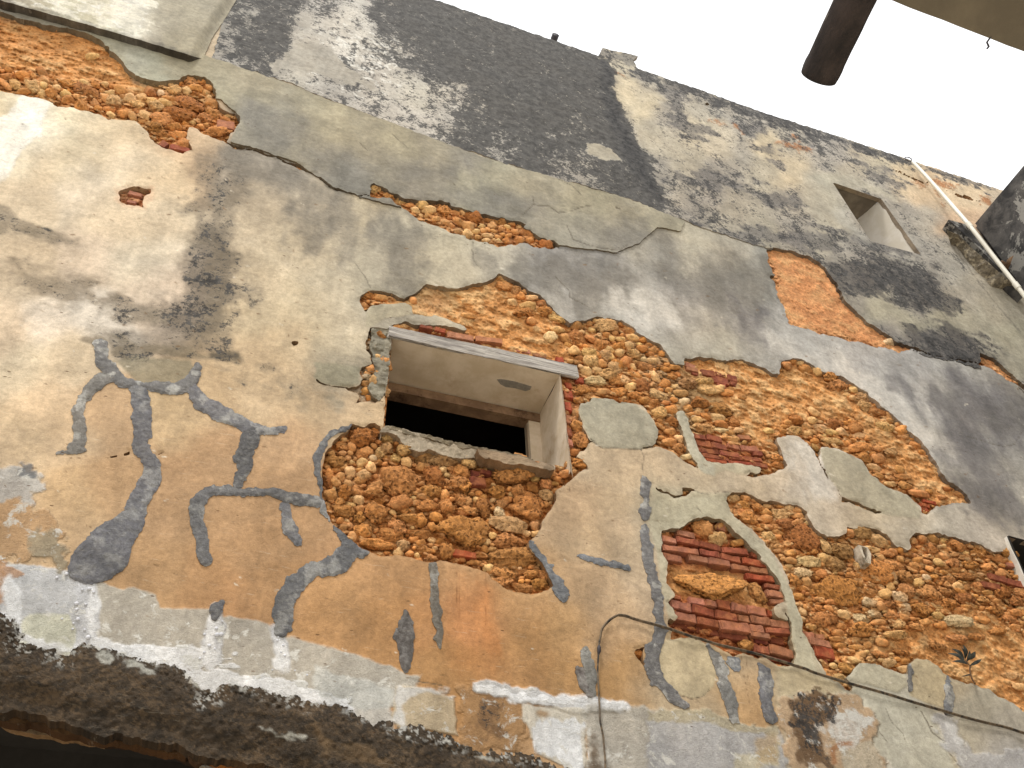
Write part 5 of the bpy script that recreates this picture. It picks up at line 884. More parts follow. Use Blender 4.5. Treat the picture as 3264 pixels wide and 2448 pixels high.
# right of the strip, beside the jamb
add(fG, 2.074, [(1760, 930, 140, 70, c, OCH), (1750, 990, 70, 40, c, BRN), (1745, 1080, 80, 70, c, BRN), (1750, 1160, 100, 80, s_, OCH), (1755, 1250, 120, 120, c, BRN), (1760, 1410, 130, 80, c, OCH), (1720, 1330, 80, 60, c, BRN), (1250, 240, 110, 60, s_, OCH), (1310, 345, 70, 40, s_, CRM), (1410, 365, 110, 50, s_, CRM), (1440, 310, 80, 40, s_, CRM), (1370, 300, 70, 40, s_, OCH), (1390, 410, 140, 60, c, OCH), (1540, 400, 130, 60, c, OCH), (1440, 470, 60, 50, s_, OCH), (1620, 520, 110, 40, s_, CRM), (1570, 570, 90, 60, s_, WHT), (1720, 490, 90, 60, s_, ORG), (1930, 500, 170, 80, s_, CRM), (2030, 590, 80, 40, s_, CRM), (1830, 580, 90, 50, s_, OCH), (1720, 660, 90, 50, s_, CRM), (1900, 620, 130, 60, s_, OCH), (1820, 680, 110, 60, s_, CRM), (1940, 700, 90, 60, s_, CRM), (2020, 640, 100, 70, s_, OCH), (2000, 780, 120, 90, s_, CRM), (1830, 740, 100, 80, s_, CRM), (1870, 800, 70, 60, s_, CRM), (1950, 820, 130, 60, s_, CRM), (1870, 860, 180, 60, s_, WHT), (1800, 800, 70, 70, s_, CRM), (2040, 860, 100, 70, s_, CRM), (1910, 930, 100, 50, s_, OCH), (2010, 940, 120, 60, s_, OCH), (350, 300, 120, 60, c, OCH), (440, 310, 110, 50, c, OCH), (330, 370, 60, 50, s_, ORG), (650, 330, 60, 50, s_, OCH), (380, 780, 80, 60, s_, OCH), (340, 930, 90, 50, s_, ORG), (395, 860, 70, 60, c, GRY), (1020, 430, 110, 30, s_, OCH)])
add(fH, 2.5925, [(210, 390, 150, 110, s_, CRM), (350, 350, 120, 90, s_, CRM), (260, 340, 110, 60, s_, OCH), (430, 420, 140, 110, s_, OCH), (360, 500, 150, 80, c, GRY), (560, 340, 130, 90, s_, CRM), (450, 320, 70, 70, s_, CRM), (520, 270, 110, 60, s_, CRM), (380, 300, 100, 50, s_, CRM), (650, 380, 70, 50, s_, WHT), (740, 400, 130, 60, s_, CRM), (560, 440, 60, 60, s_, CRM), (500, 400, 90, 80, s_, OCH), (640, 290, 90, 50, s_, OCH), (560, 200, 100, 60, s_, CRM), (470, 230, 90, 50, s_, OCH), (350, 180, 90, 50, s_, OCH), (420, 560, 120, 80, s_, OCH), (540, 600, 90, 70, s_, CRM), (320, 650, 100, 60, s_, OCH), (650, 600, 150, 120, c, BRN), (740, 530, 80, 100, s_, CRM), (1140, 560, 170, 60, s_, CRM), (1200, 630, 200, 90, s_, CRM), (1270, 620, 100, 70, s_, CRM), (1010, 570, 160, 90, c, GRY), (960, 660, 130, 60, s_, GRY), (980, 730, 110, 50, s_, WHT), (780, 820, 140, 90, s_, CRM), (1110, 740, 170, 90, c, BRN), (1280, 790, 200, 100, c, BRN), (1100, 880, 100, 50, s_, CRM), (1290, 920, 120, 60, c, BRN), (1290, 970, 130, 50, s_, WHT), (1340, 650, 120, 60, s_, OCH), (1470, 690, 70, 40, s_, ORG), (880, 900, 150, 90, c, BRN), (870, 980, 110, 60, c, OCH), (950, 1040, 90, 70, s_, CRM), (860, 1060, 130, 60, c, OCH), (1010, 1180, 120, 50, s_, WHT), (1680, 970, 110, 50, s_, CRM), (1060, 450, 70, 30, s_, CRM), (1840, 430, 90, 60, s_, OCH), (1000, 1480 - 300, 60, 30, s_, OCH), (978, 1482, 50, 30, s_, ORG)])
add(fI, 2.5925, [(335, 810, 80, 80, s_, CRM), (320, 880, 90, 50, s_, CRM), (500, 920, 180, 90, c, BRN), (380, 950, 120, 70, s_, CRM), (480, 990, 110, 70, s_, CRM), (560, 980, 80, 60, s_, CRM), (290, 990, 120, 50, s_, CRM), (500, 1050, 200, 50, s_, CRM), (700, 1010, 120, 60, s_, CRM), (730, 1110, 190, 90, s_, OCH), (660, 1120, 90, 60, s_, OCH), (590, 1080, 100, 60, s_, OCH), (345, 1110, 50, 80, s_, GRY), (960, 1150, 120, 80, s_, GRY), (870, 1120, 70, 60, s_, OCH), (740, 1200, 120, 90, s_, BRN), (860, 1200, 130, 70, s_, OCH), (830, 1270, 110, 60, s_, CRM), (900, 1310, 160, 50, s_, OCH), (1040, 1290, 90, 60, s_, OCH), (970, 1360, 100, 60, s_, BRN), (870, 1340, 80, 50, s_, OCH), (1090, 1420, 120, 70, s_, OCH), (970, 1410, 120, 50, s_, CRM), (1070, 1350, 130, 50, s_, OCH), (1200, 1490, 170, 50, c, OCH), (1440, 1450, 80, 40, s_, BRN), (1290, 1470, 70, 40, s_, OCH), (1400, 1520, 90, 40, s_, OCH), (960, 235, 110, 50, s_, WHT)])
# rubble at right
add(fP, 4.148, [(70, 470, 150, 100, s_, OCH), (100, 570, 180, 90, s_, BRN), (330, 590, 320, 150, s_, WHT), (240, 730, 250, 140, s_, WHT), (500, 540, 150, 130, s_, CRM), (540, 380, 130, 200, s_, CRM), (770, 430, 380, 240, c, GRY), (200, 300, 500, 420, c, BRN), (670, 630, 280, 200, c, GRY), (1010, 210, 290, 160, s_, GRY), (870, 210, 120, 120, s_, OCH), (1240, 300, 270, 200, s_, CRM), (1370, 320, 130, 100, s_, BRN), (650, 270, 110, 80, s_, GRY), (1340, 480, 240, 110, s_, OCH), (1270, 540, 120, 120, s_, OCH), (1440, 460, 110, 100, s_, OCH), (1530, 550, 120, 110, s_, OCH), (1440, 630, 310, 170, s_, OCH), (1500, 420, 110, 110, s_, OCH), (1200, 760, 500, 340, c, OCH), (880, 770, 220, 120, s_, OCH), (950, 870, 200, 130, s_, OCH), (1400, 770, 150, 130, s_, CRM), (650, 970, 700, 400, c, OCH), (290, 860, 150, 130, s_, OCH), (150, 840, 190, 170, c, OCH), (180, 1040, 200, 110, s_, OCH), (1120, 990, 260, 150, s_, OCH), (1340, 1010, 190, 120, s_, CRM), (1520, 1050, 200, 150, s_, WHT), (1130, 1130, 220, 150, s_, WHT), (1270, 1180, 130, 130, s_, OCH), (1190, 1280, 230, 110, s_, WHT), (1400, 1160, 200, 140, c, OCH), (640, 1120, 220, 80, s_, OCH), (1000, 1340, 280, 140, s_, WHT), (780, 1290, 170, 120, s_, CRM), (600, 1210, 160, 100, s_, OCH), (280, 1190, 130, 100, s_, OCH), (230, 1250, 110, 150, s_, CRM), (530, 1350, 460, 200, c, OCH), (1000, 1490, 440, 200, c, OCH), (1480, 1540, 360, 120, s_, CRM), (1770, 1460, 230, 110, s_, OCH), (1410, 1300, 270, 100, s_, OCH), (1250, 1390, 240, 80, s_, OCH), (1580, 1330, 160, 90, s_, OCH), (1600, 800, 280, 240, c, OCH), (1610, 980, 280, 200, c, OCH), (1740, 650, 260, 110, s_, OCH), (1940, 430, 190, 190, s_, OCH), (2040, 600, 120, 130, s_, CRM), (1750, 560, 160, 70, s_, OCH), (1890, 590, 130, 70, s_, OCH), (1870, 800, 150, 90, s_, WHT), (1900, 1000, 330, 260, c, OCH), (1800, 1220, 300, 220, c, OCH), (1960, 280, 170, 130, s_, ORG), (1820, 290, 120, 120, s_, BRN), (1590, 1190, 170, 100, s_, WHT), (1860, 1380, 150, 100, s_, OCH), (350, 1450, 160, 90, s_, OCH), (480, 1410, 150, 110, c, BRN), (700, 1530, 180, 90, s_, OCH), (690, 1600, 220, 80, s_, OCH), (1230, 1600, 250, 90, s_, CRM), (1100, 400, 120, 60, s_, CRM), (2030, 1420, 120, 80, s_, OCH), (1920, 680, 100, 80, s_, OCH), (1980, 780, 120, 70, s_, OCH)])
add(fM, 2.074, [(1640, 690, 200, 90, s_, WHT), (1530, 715, 70, 50, s_, OCH), (1770, 460, 110, 60, s_, OCH), (1600, 300, 100, 60, c, OCH), (1720, 320, 120, 70, c, OCH), (1690, 400, 130, 60, c, BRN), (1580, 420, 130, 70, c, OCH), (1560, 500, 120, 70, c, OCH), (1680, 540, 140, 80, c, BRN), (1800, 560, 130, 70, c, OCH), (1930, 500, 140, 80, c, BRN), (2010, 560, 110, 70, c, BRN), (1880, 620, 130, 70, c, OCH), (1990, 680, 130, 60, c, OCH), (1800, 680, 110, 50, s_, OCH), (1630, 620, 80, 50, s_, OCH), (1900, 280, 90, 60, c, BRN), (1990, 320, 70, 60, s_, OCH), (1920, 370, 90, 50, s_, OCH), (1830, 330, 90, 50, c, OCH), (2000, 1050, 130, 60, s_, CRM), (2040, 1120, 90, 60, s_, CRM), (1640, 810, 150, 60, s_, OCH), (1500, 850, 130, 60, c, OCH), (1760, 790, 130, 50, s_, OCH), (1900, 760, 120, 50, c, OCH), (850, 850, 90, 40, s_, OCH), (960, 860, 100, 40, c, OCH), (1130, 830, 110, 50, s_, OCH), (1110, 910, 120, 50, c, OCH), (1270, 900, 130, 50, c, OCH), (880, 890, 80, 50, c, BRN), (230, 850, 100, 80, s_, ORG), (720, 830, 90, 40, s_, OCH)])
add(fL, 2.5925, [(1130, 100, 170, 150, s_, OCH), (1280, 180, 200, 120, s_, CRM), (840, 130, 70, 40, s_, OCH), (1290, 80, 110, 60, s_, ORG), (1430, 210, 130, 60, s_, ORG), (1600, 640, 130, 200, c, ORG), (1200, 560, 600, 240, c, OCH), (1500, 1060, 130, 90, s_, ORG), (1400, 150, 70, 50, s_, BRN)])
# top left
add(fA, 2.074, [(100, 560, 80, 80, s_, CRM), (30, 560, 60, 90, s_, OCH), (210, 580, 120, 80, s_, CRM), (270, 620, 70, 50, s_, CRM), (290, 570, 60, 50, s_, CRM), (350, 620, 100, 60, s_, OCH), (150, 610, 130, 40, s_, OCH), (440, 630, 90, 50, s_, CRM), (440, 665, 110, 50, c, OCH), (600, 630, 130, 90, c, BRN), (540, 600, 150, 70, c, BRN), (700, 650, 70, 60, s_, OCH), (760, 680, 130, 60, s_, CRM), (650, 715, 70, 30, s_, OCH), (720, 725, 100, 40, s_, OCH), (790, 600, 110, 50, s_, OCH), (720, 620, 80, 40, s_, CRM), (860, 660, 100, 50, s_, CRM), (940, 650, 90, 60, s_, CRM), (900, 700, 120, 50, s_, CRM), (1000, 670, 80, 50, s_, CRM), (870, 770, 70, 50, s_, OCH), (960, 760, 90, 60, s_, CRM), (1030, 710, 110, 60, s_, CRM), (1100, 690, 110, 50, s_, CRM), (1110, 660, 90, 40, s_, OCH), (1060, 620, 60, 40, s_, WHT), (1150, 600, 120, 50, s_, CRM), (1230, 600, 70, 60, s_, CRM), (1300, 590, 120, 40, s_, OCH), (1200, 760, 260, 90, c, BRN), (1090, 790, 200, 80, s_, OCH), (1240, 690, 200, 110, c, BRN), (1290, 640, 120, 50, s_, BRN), (1390, 690, 100, 50, s_, OCH), (1400, 750, 110, 60, s_, OCH), (1360, 790, 120, 60, c, OCH), (1140, 850, 130, 60, s_, OCH), (1030, 850, 130, 70, c, BRN), (1080, 900, 120, 60, c, OCH), (1190, 900, 110, 50, s_, OCH), (1140, 895, 60, 50, s_, OCH), (1420, 880, 220, 60, c, OCH), (940, 800, 60, 30, s_, OCH), (820, 750, 90, 50, s_, OCH), (300, 540, 110, 50, c, OCH), (150, 500, 100, 40, c, OCH), (40, 510, 90, 40, c, BRN), (460, 560, 160, 60, c, OCH), (1520, 770, 80, 20, s_, CRM), (1210, 950, 90, 50, s_, OCH), (630, 560, 70, 40, s_, OCH), (600, 375, 110, 30, s_, CRM)])
add(fB, 2.074, [(500, 1300, 90, 40, s_, OCH), (800, 1450, 70, 40, s_, OCH), (870, 1470, 80, 40, s_, OCH), (930, 1415, 70, 40, s_, OCH), (1110, 1500, 50, 30, s_, CRM), (1150, 1560, 80, 30, s_, CRM), (1280, 1505, 50, 30, s_, CRM), (1220, 1570, 60, 30, s_, OCH), (950, 1530, 80, 30, c, GRY), (1140, 1590, 60, 25, s_, CRM), (1070, 1530, 60, 30, s_, CRM), (820, 1360, 80, 25, s_, OCH), (640, 1360, 90, 30, c, OCH), (750, 1430, 60, 30, s_, OCH), (1190, 1530, 50, 25, s_, OCH), (1330, 1540, 60, 30, s_, OCH), (1290, 1560, 60, 25, s_, OCH)])

# bricks: (x0, y0, x1, y1, thickness) along the middle line of the visible face
RED = (146, 80, 56); DRK = (122, 62, 44); PNK = (176, 118, 90); TAN = (164, 108, 80); ORB = (160, 76, 48)
BR = []
def addb(f, s, L_):
    for t in L_:
        p = f([(t[0], t[1]), (t[2], t[3])]); BR.append((p[0], p[1], t[4]/s, t[5], t[6] if len(t) > 6 else 0))
addb(fL, 2.5925, [(928, 118, 1082, 150, 52, PNK), (808, 176, 925, 200, 48, PNK), (925, 178, 1110, 218, 50, RED), (1112, 214, 1300, 258, 52, RED), (1302, 262, 1520, 288, 54, RED), (805, 244, 1112, 288, 54, TAN), (1120, 278, 1290, 312, 52, RED), (1292, 316, 1455, 358, 52, RED), (1465, 350, 1675, 398, 62, ORB), (805, 322, 972, 352, 66, TAN), (1022, 330, 1190, 358, 60, TAN), (1192, 358, 1372, 388, 58, TAN), (1380, 402, 1530, 424, 46, TAN), (1532, 426, 1685, 446, 48, TAN), (1505, 478, 1735, 516, 50, ORB), (1650, 560, 1800, 590, 42, RED), (1666, 622, 1812, 640, 66, TAN), (1702, 692, 1820, 702, 40, PNK), (1032, 678, 1166, 702, 64, PNK), (1168, 708, 1256, 722, 56, TAN), (1260, 706, 1372, 730, 76, RED), (1378, 730, 1512, 760, 74, TAN), (1512, 752, 1672, 782, 84, TAN), (866, 712, 1046, 752, 76, TAN), (1056, 752, 1240, 796, 74, RED), (1242, 796, 1432, 832, 74, RED), (1438, 822, 1532, 842, 62, TAN), (1536, 840, 1700, 868, 72, TAN), (1702, 868, 1866, 892, 70, TAN), (905, 808, 1090, 846, 74, TAN), (1092, 846, 1278, 884, 74, RED), (1282, 886, 1530, 922, 86, TAN), (1536, 910, 1656, 928, 68, TAN), (1662, 930, 1862, 950, 52, RED), (1536, 962, 1702, 986, 50, TAN), (860, 868, 1080, 925, 54, DRK, .03), (1085, 925, 1280, 965, 60, DRK, .03), (1285, 960, 1530, 1008, 60, DRK, .03), (1560, 1018, 1690, 1030, 56, DRK, .03), (1692, 1010, 1822, 1030, 60, DRK, .03), (1572, 1080, 1690, 1104, 74, RED), (1692, 1088, 1896, 1138, 84, TAN), (1640, 1160, 1890, 1190, 40, DRK, .02), (905, 650, 965, 665, 40, RED), (1680, 790, 1730, 800, 50, ORB, .02), (1260, 70, 1330, 95, 60, TAN, .02), (1540, 300, 1590, 320, 50, RED, .02)])
addb(fH, 2.5925, [(1056, 1000, 1170, 1020, 42, RED), (1172, 1015, 1302, 1048, 48, RED), (1088, 1056, 1215, 1082, 50, RED), (1216, 1084, 1340, 1108, 50, RED), (1100, 1118, 1280, 1144, 44, DRK), (1282, 1140, 1450, 1168, 44, RED), (1458, 1104, 1600, 1124, 46, TAN), (1120, 1166, 1370, 1196, 36, RED), (1372, 1180, 1640, 1206, 38, RED), (1160, 1204, 1350, 1226, 34, ORB), (1352, 1226, 1560, 1240, 34, ORB), (1344, 1080, 1452, 1110, 36, TAN), (1440, 1010, 1540, 1020, 40, TAN), (1560, 1240, 1680, 1262, 36, RED), (1128, 478, 1244, 500, 56, RED), (1248, 486, 1332, 508, 36, DRK), (1206, 528, 1362, 560, 60, RED), (1256, 576, 1334, 602, 46, RED), (1350, 516, 1432, 544, 50, DRK), (1366, 560, 1420, 590, 46, DRK), (998, 412, 1092, 440, 34, TAN), (1008, 446, 1104, 472, 30, PNK), (1056, 476, 1110, 500, 32, DRK), (1560, 1150, 1640, 1160, 36, RED)])
addb(fG, 2.074, [(800, 512, 872, 532, 30, ORB), (880, 545, 1062, 580, 44, PNK), (1068, 572, 1252, 600, 36, PNK), (1310, 638, 1442, 664, 30, PNK), (1450, 672, 1540, 696, 26, PNK), (1608, 710, 1656, 716, 42, ORB), (1664, 880, 1710, 886, 44, ORB), (1662, 938, 1716, 945, 56, ORB), (1664, 1022, 1708, 1030, 62, ORB), (1670, 1108, 1706, 1116, 60, PNK), (1674, 1190, 1710, 1198, 60, RED), (1676, 1264, 1712, 1270, 50, PNK), (1732, 848, 1788, 860, 38, ORB), (835, 466, 900, 486, 22, TAN), (700, 495, 790, 512, 20, RED), (1650, 780, 1700, 770, 40, RED, .02), (700, 800, 700, 801, 1, RED, .3)])
addb(fO, 4.148, [(560, 170, 690, 270, 70, DRK), (420, 230, 600, 260, 90, DRK, .02), (410, 340, 625, 360, 130, DRK), (190, 1280, 500, 1330, 90, ORB)])
addb(fA, 2.074, [(1432, 812, 1552, 834, 62, TAN), (1055, 938, 1105, 960, 50, RED), (1118, 962, 1262, 988, 34, RED), (850, 1290, 940, 1280, 26, PNK), (840, 1335, 900, 1330, 22, PNK)])
addb(fM, 2.074, [(1798, 438, 1922, 470, 44, RED), (1846, 388, 1960, 420, 42, RED), (1962, 420, 2080, 450, 42, RED), (612, 768, 692, 790, 46, TAN), (695, 782, 760, 790, 40, TAN), (638, 815, 800, 842, 54, TAN), (690, 872, 828, 905, 88, ORB), (700, 940, 780, 955, 40, RED, .02), (1968, 308, 2032, 318, 32, TAN), (640, 850, 700, 860, 40, RED, .02)])
addb(fI, 2.5925, [(1215, 1570, 1300, 1590, 34, ORB), (1240, 1540, 1350, 1572, 24, ORB), (1215, 1612, 1285, 1618, 46, ORB)])
BR = [b for b in BR if b[2] > 2]

def hole_at(u, v):
    i = int(np.clip(np.searchsorted(gc.U, u), 0, len(gc.U)-1)); j = int(np.clip(np.searchsorted(gc.V, v), 0, len(gc.V)-1))
    return hc_[j, i], wc_[j, i], sandy[j, i]
# fill the gaps of the open stonework by throwing smaller and smaller stones
occ = [(a[0], a[1], a[2]*.5, a[3]*.5) for a in STN]
for (p0, p1, th, co_, sb) in BR:
    n = max(1, int(math.hypot(p1[0]-p0[0], p1[1]-p0[1])/max(th, 6)))
    for k in range(n+1): occ.append((p0[0]+(p1[0]-p0[0])*k/n, p0[1]+(p1[1]-p0[1])*k/n, th*.62, th*.62))
O = np.array(occ)
noFill = [HOLE5, HOLE6, HOLE7, HOLE8, fH([(1040, 980), (1650, 1120), (1700, 1280), (1200, 1250), (1090, 1100)]), fG([(640, 430), (1050, 510), (1780, 780), (1700, 1440), (1640, 1440), (1640, 840), (500, 540)])]
def inside(poly, u, v):
    r_ = False; n = len(poly)
    for i in range(n):
        x0, y0 = poly[i][:2]; x1, y1 = poly[(i+1) % n][:2]
        if (y0 > v) != (y1 > v) and u < x0+(v-y0)*(x1-x0)/(y1-y0): r_ = not r_
    return r_
fill = []
cand_w = np.where((hc_ > 11) & (wc_ < -6) & (sandy < .35)); 
for wpx, tries in ((46, 1500), (36, 2600), (27, 5200), (20, 8000), (15, 9000)):
    pick = rs.randint(0, len(cand_w[0]), tries)
    for q in pick:
        u = float(gc.u[cand_w[0][q], cand_w[1][q]]); v = float(gc.v[cand_w[0][q], cand_w[1][q]])
        w_ = wpx*rs.uniform(.85, 1.25); h_ = w_*rs.uniform(.55, .85)
        if u > 2000: h_ *= .85
        dx = (O[:, 0]-u)/(O[:, 2]+w_*.5); dy = (O[:, 1]-v)/(O[:, 3]+h_*.5)
        if (dx*dx+dy*dy < .78).any(): continue
        if any(inside(P_, u, v) for P_ in noFill): continue
        O = np.vstack([O, (u, v, w_*.5, h_*.5)]); rr = rs.rand()
        fill.append([u, v, w_*1.12, h_*1.15, 'c' if rr < .3 and wpx > 24 else 's', OCH if rr < .55 else (CRM if rr < .75 else (BRN if rr < .9 else ORG)), 0.006])
print('stones', len(STN), 'fill', len(fill), 'bricks', len(BR))
allst = STN+fill
allst.sort(key=lambda a: -a[2]*a[3])

stv, stf, stc, vo_ = [], [], [], 0
def deep_at(u, v):
    i = int(np.clip(np.searchsorted(gc.U, u), 0, len(gc.U)-1)); j = int(np.clip(np.searchsorted(gc.V, v), 0, len(gc.V)-1)); return float(deep[j, i])
for n_, (u, v, w_, h_, kd, co_, sb) in enumerate(allst):
    dp = deep_at(u, v)
    hp = -(dp*.64+sb+rs.uniform(-.014, .012))
    C = PW((u, v), hp); ex = PW((u+w_/2, v), hp)-PW((u-w_/2, v), hp); ez = PW((u, v-h_/2), hp)-PW((u, v+h_/2), hp)
    ax = ex.normalized(); up = Vector((0, 1, 0)).cross(ax)*-1
    a_ = ex.length/2; b_ = max(abs(ez.dot(up))/2, a_*.3)
    if n_ >= 300 and a_ < .012: pass
    d_ = min(max(.8*min(a_, b_), .016), dp*.85)
    ang = math.atan2(ex.z, ex.x)+rs.normal(0, .10)
    # rotate about the wall normal: local x along the row, local z up
    Rm = Matrix(((math.cos(ang), 0, -math.sin(ang)), (0, 1, 0), (math.sin(ang), 0, math.cos(ang))))
    jit = Matrix.Rotation(rs.uniform(-.12, .12), 3, 'X')@Matrix.Rotation(rs.uniform(-.12, .12), 3, 'Z')
    fl = Matrix.Diagonal((rs.choice([-1, 1]), 1, rs.choice([-1, 1])))
    M3 = Rm@jit@Matrix.Diagonal((a_*1.06, d_, b_*1.08))@fl
    if M3.determinant() < 0: M3 = M3@Matrix.Diagonal((1, -1, 1))
    k_ = rs.uniform(.88, 1.1); _cm = max(0., rs.normal(.06, .12)); colr = ((np.array(alb(*co_))*(1-_cm)+np.array(alb(*CRM))*_cm)*k_*np.array([1, rs.uniform(.95, 1.02), rs.uniform(.84, 1.06)])).tolist()
    if n_ < 300:
        me = (ROCK_C if kd == 'c' else ROCK_S)[rs.randint(0, 8)]
        o = bpy.data.objects.new('stone', me); COL.objects.link(o)
        # keep location / rotation / scale clean
        o.parent = wall; o.matrix_parent_inverse = wall.matrix_world.inverted()
        o.matrix_world = Matrix.Translation(C)@M3.to_4x4()
        o.color = (*colr, 1)
    else:
        me = ROCK_L[rs.randint(0, 8)] if w_ < 30 else ROCK_S[rs.randint(8, 14)]
        n0 = len(me.vertices); co = np.empty(n0*3, np.float32); me.vertices.foreach_get('co', co); co = co.reshape(-1, 3)
        Mn = np.array(M3); co = co@Mn.T+np.array(C); stv.append(co)
        fa = np.empty(len(me.loops), np.int32); me.loops.foreach_get('vertex_index', fa); stf.append(fa.reshape(-1, 3)+vo_); vo_ += n0
        stc.append(np.tile(np.array(colr+[1.0], np.float32), (n0, 1)))
if stv:
    P = np.concatenate(stv); Fq = np.concatenate(stf); Cq = np.concatenate(stc)
    me = bpy.data.meshes.new('small_rubble'); me.vertices.add(len(P)); me.vertices.foreach_set('co', P.reshape(-1))
    me.loops.add(Fq.size); me.loops.foreach_set('vertex_index', Fq.reshape(-1).astype(np.int32)); me.polygons.add(len(Fq)); me.polygons.foreach_set('loop_start', (np.arange(len(Fq))*3).astype(np.int32))
    me.update(calc_edges=True); me.polygons.foreach_set('use_smooth', np.ones(len(Fq), bool))
    at = me.color_attributes.new('col', 'FLOAT_COLOR', 'POINT'); at.data.foreach_set('color', Cq.reshape(-1)); me.materials.append(M_RUBBLE)
    o = bpy.data.objects.new('small_rubble', me); COL.objects.link(o); o.parent = wall; o.matrix_parent_inverse = wall.matrix_world.inverted(); o['kind'] = 'stuff'; o['label'] = 'small cream and ochre rubble stones between the larger ones'

# bricks
def brick_mesh(seed, mat=M_BRICK):
    r_ = np.random.RandomState(seed); bm = bmesh.new(); bmesh.ops.create_cube(bm, size=2)
    bmesh.ops.bevel(bm, geom=bm.edges[:], offset=.10, segments=2, affect='EDGES')
    bmesh.ops.subdivide_edges(bm, edges=[e for e in bm.edges if abs((e.verts[0].co-e.verts[1].co).x) > 1], cuts=5)
    bmesh.ops.triangulate(bm, faces=bm.faces[:])
    for v in bm.verts:
        q = v.co; e = np.array([q.x, q.y, q.z])
        n1 = float(fbm(np.array([q.x*1.6+seed]), np.array([q.z*1.3+q.y+seed*3]), 3, seed)[0]); n2 = float(fbm(np.array([q.x*3+seed*7]), np.array([q.y*2-q.z]), 3, seed+5)[0])
        v.co = Vector((q.x*(1+.05*n2*(abs(q.x) > .8)), q.y*(1+.10*n1), q.z*(1+.16*n1)+.06*n2))
    me = bpy.data.meshes.new('brick'); bm.to_mesh(me); bm.free(); me.materials.append(mat); return me
BM_ = [brick_mesh(k) for k in range(10)]
for k, (p0, p1, th, co_, sb) in enumerate(BR):
    mu, mv = (p0[0]+p1[0])/2, (p0[1]+p1[1])/2
    hp = -(.016+sb+rs.uniform(-.006, .012)); A = PW(p0, hp); B = PW(p1, hp); ex = B-A; Cn = (A+B)/2
    ez = PW((mu, mv-th/2), hp)-PW((mu, mv+th/2), hp); ax = ex.normalized(); up = Vector((0, -1, 0)).cross(ax)*-1
    up = ax.cross(Vector((0, 1, 0)))
    if up.z < 0: up = -up
    b_ = max(abs(ez.dot(up))/2, .012); a_ = ex.length/2
    ang = math.atan2(ex.z, ex.x)
    if abs(ang) > .5: ang = 0 if a_ < .08 else ang*.6
    Rm = Matrix(((math.cos(ang), 0, -math.sin(ang)), (0, 1, 0), (math.sin(ang), 0, math.cos(ang))))
    dpt = .06
    Mx = Matrix.Translation(Cn+Vector((0, dpt+rs.uniform(-.006, .008), 0)))@(Rm@Matrix.Rotation(rs.uniform(-.05, .05), 3, 'Z')@Matrix.Diagonal((a_*.965, dpt, b_*.86))).to_4x4()
    o = bpy.data.objects.new('brick', BM_[rs.randint(0, 10)]); COL.objects.link(o); o.parent = wall; o.matrix_parent_inverse = wall.matrix_world.inverted(); o.matrix_world = Mx
    o.color = (*(np.array(alb(*co_))*rs.uniform(.82, 1.15)*np.array([1, rs.uniform(.92, 1.08), rs.uniform(.88, 1.12)])).tolist(), 1)
print('stones done')
# ------------------------------------------------------------------ middle window opening
def quadgrid(c00, c10, c11, c01, nu_, nv_, disp=0, seed=0, normal=None):
    V_ = []; F_ = []
    for j in range(nv_+1):
        for i in range(nu_+1):
            s_u = i/nu_; t_v = j/nv_
            p = (c00*(1-s_u)+c10*s_u)*(1-t_v)+(c01*(1-s_u)+c11*s_u)*t_v
            if disp:
                n_ = normal or Vector((0, -1, 0))
                e = 1.0
                p = p+n_*disp*e*float(fbm(np.array([p.x*7+p.y*5+seed]), np.array([p.z*7-p.y*3]), 4, seed)[0])
            V_.append(p)
    for j in range(nv_):
        for i in range(nu_):
            a = j*(nu_+1)+i; F_.append((a, a+1, a+nu_+2, a+nu_+1))
    return V_, F_
def join(*parts):
    V_ = []; F_ = []
    for v_, f_ in parts:
        n = len(V_); V_ += list(v_); F_ += [tuple(k+n for k in q) for q in f_]
    return V_, F_
def boxm(x0, x1, y0, y1, z0, z1):
    V_ = [Vector((x, y, z)) for x in (x0, x1) for y in (y0, y1) for z in (z0, z1)]
    return V_, [(0, 1, 3, 2), (4, 6, 7, 5), (0, 4, 5, 1), (2, 3, 7, 6), (0, 2, 6, 4), (1, 5, 7, 3)]
P = lambda x, y, z: Vector((x, y, z))
X0, X1, Z0, Z1 = .716, 2.142, 5.70, 6.722; YD = .50
k_ = Vector((0, 0, 0))
sof = quadgrid(P(X0, -.004, Z1), P(X1, -.004, Z1-.012), P(X1, YD, Z1-.012), P(X0, YD, Z1), 24, 10, .006, 3, Vector((0, 0, 1)))
jr = quadgrid(P(X1, -.012, Z0-.03), P(X1, -.012, Z1-.012), P(X1, YD, Z1-.012), P(X1, YD, Z0-.03), 16, 10, .006, 4, Vector((1, 0, 0)))
jl = quadgrid(P(X0, .004, Z1), P(X0, .004, Z0-.05), P(X0, YD, Z0-.05), P(X0, YD, Z1), 16, 10, .004, 5, Vector((1, 0, 0)))
# thin plaster edges of the jambs
er = quadgrid(P(X1, -.012, Z1-.012), P(X1, -.012, Z0-.03), P(X1+.032, .03, Z0-.06), P(X1+.026, .03, Z1-.05), 20, 2, .004, 6)
el_ = quadgrid(P(X0-.010, -.004, Z1-.01), P(X0-.008, -.004, Z0-.05), P(X0, -.012, Z0-.05), P(X0, -.012, Z1), 20, 1)
reveal = link_mesh('window_reveal', *join(sof, jr, jl, er), M_REVEAL, wall, True)
reveal['label'] = 'deep plastered reveal of the dark window'
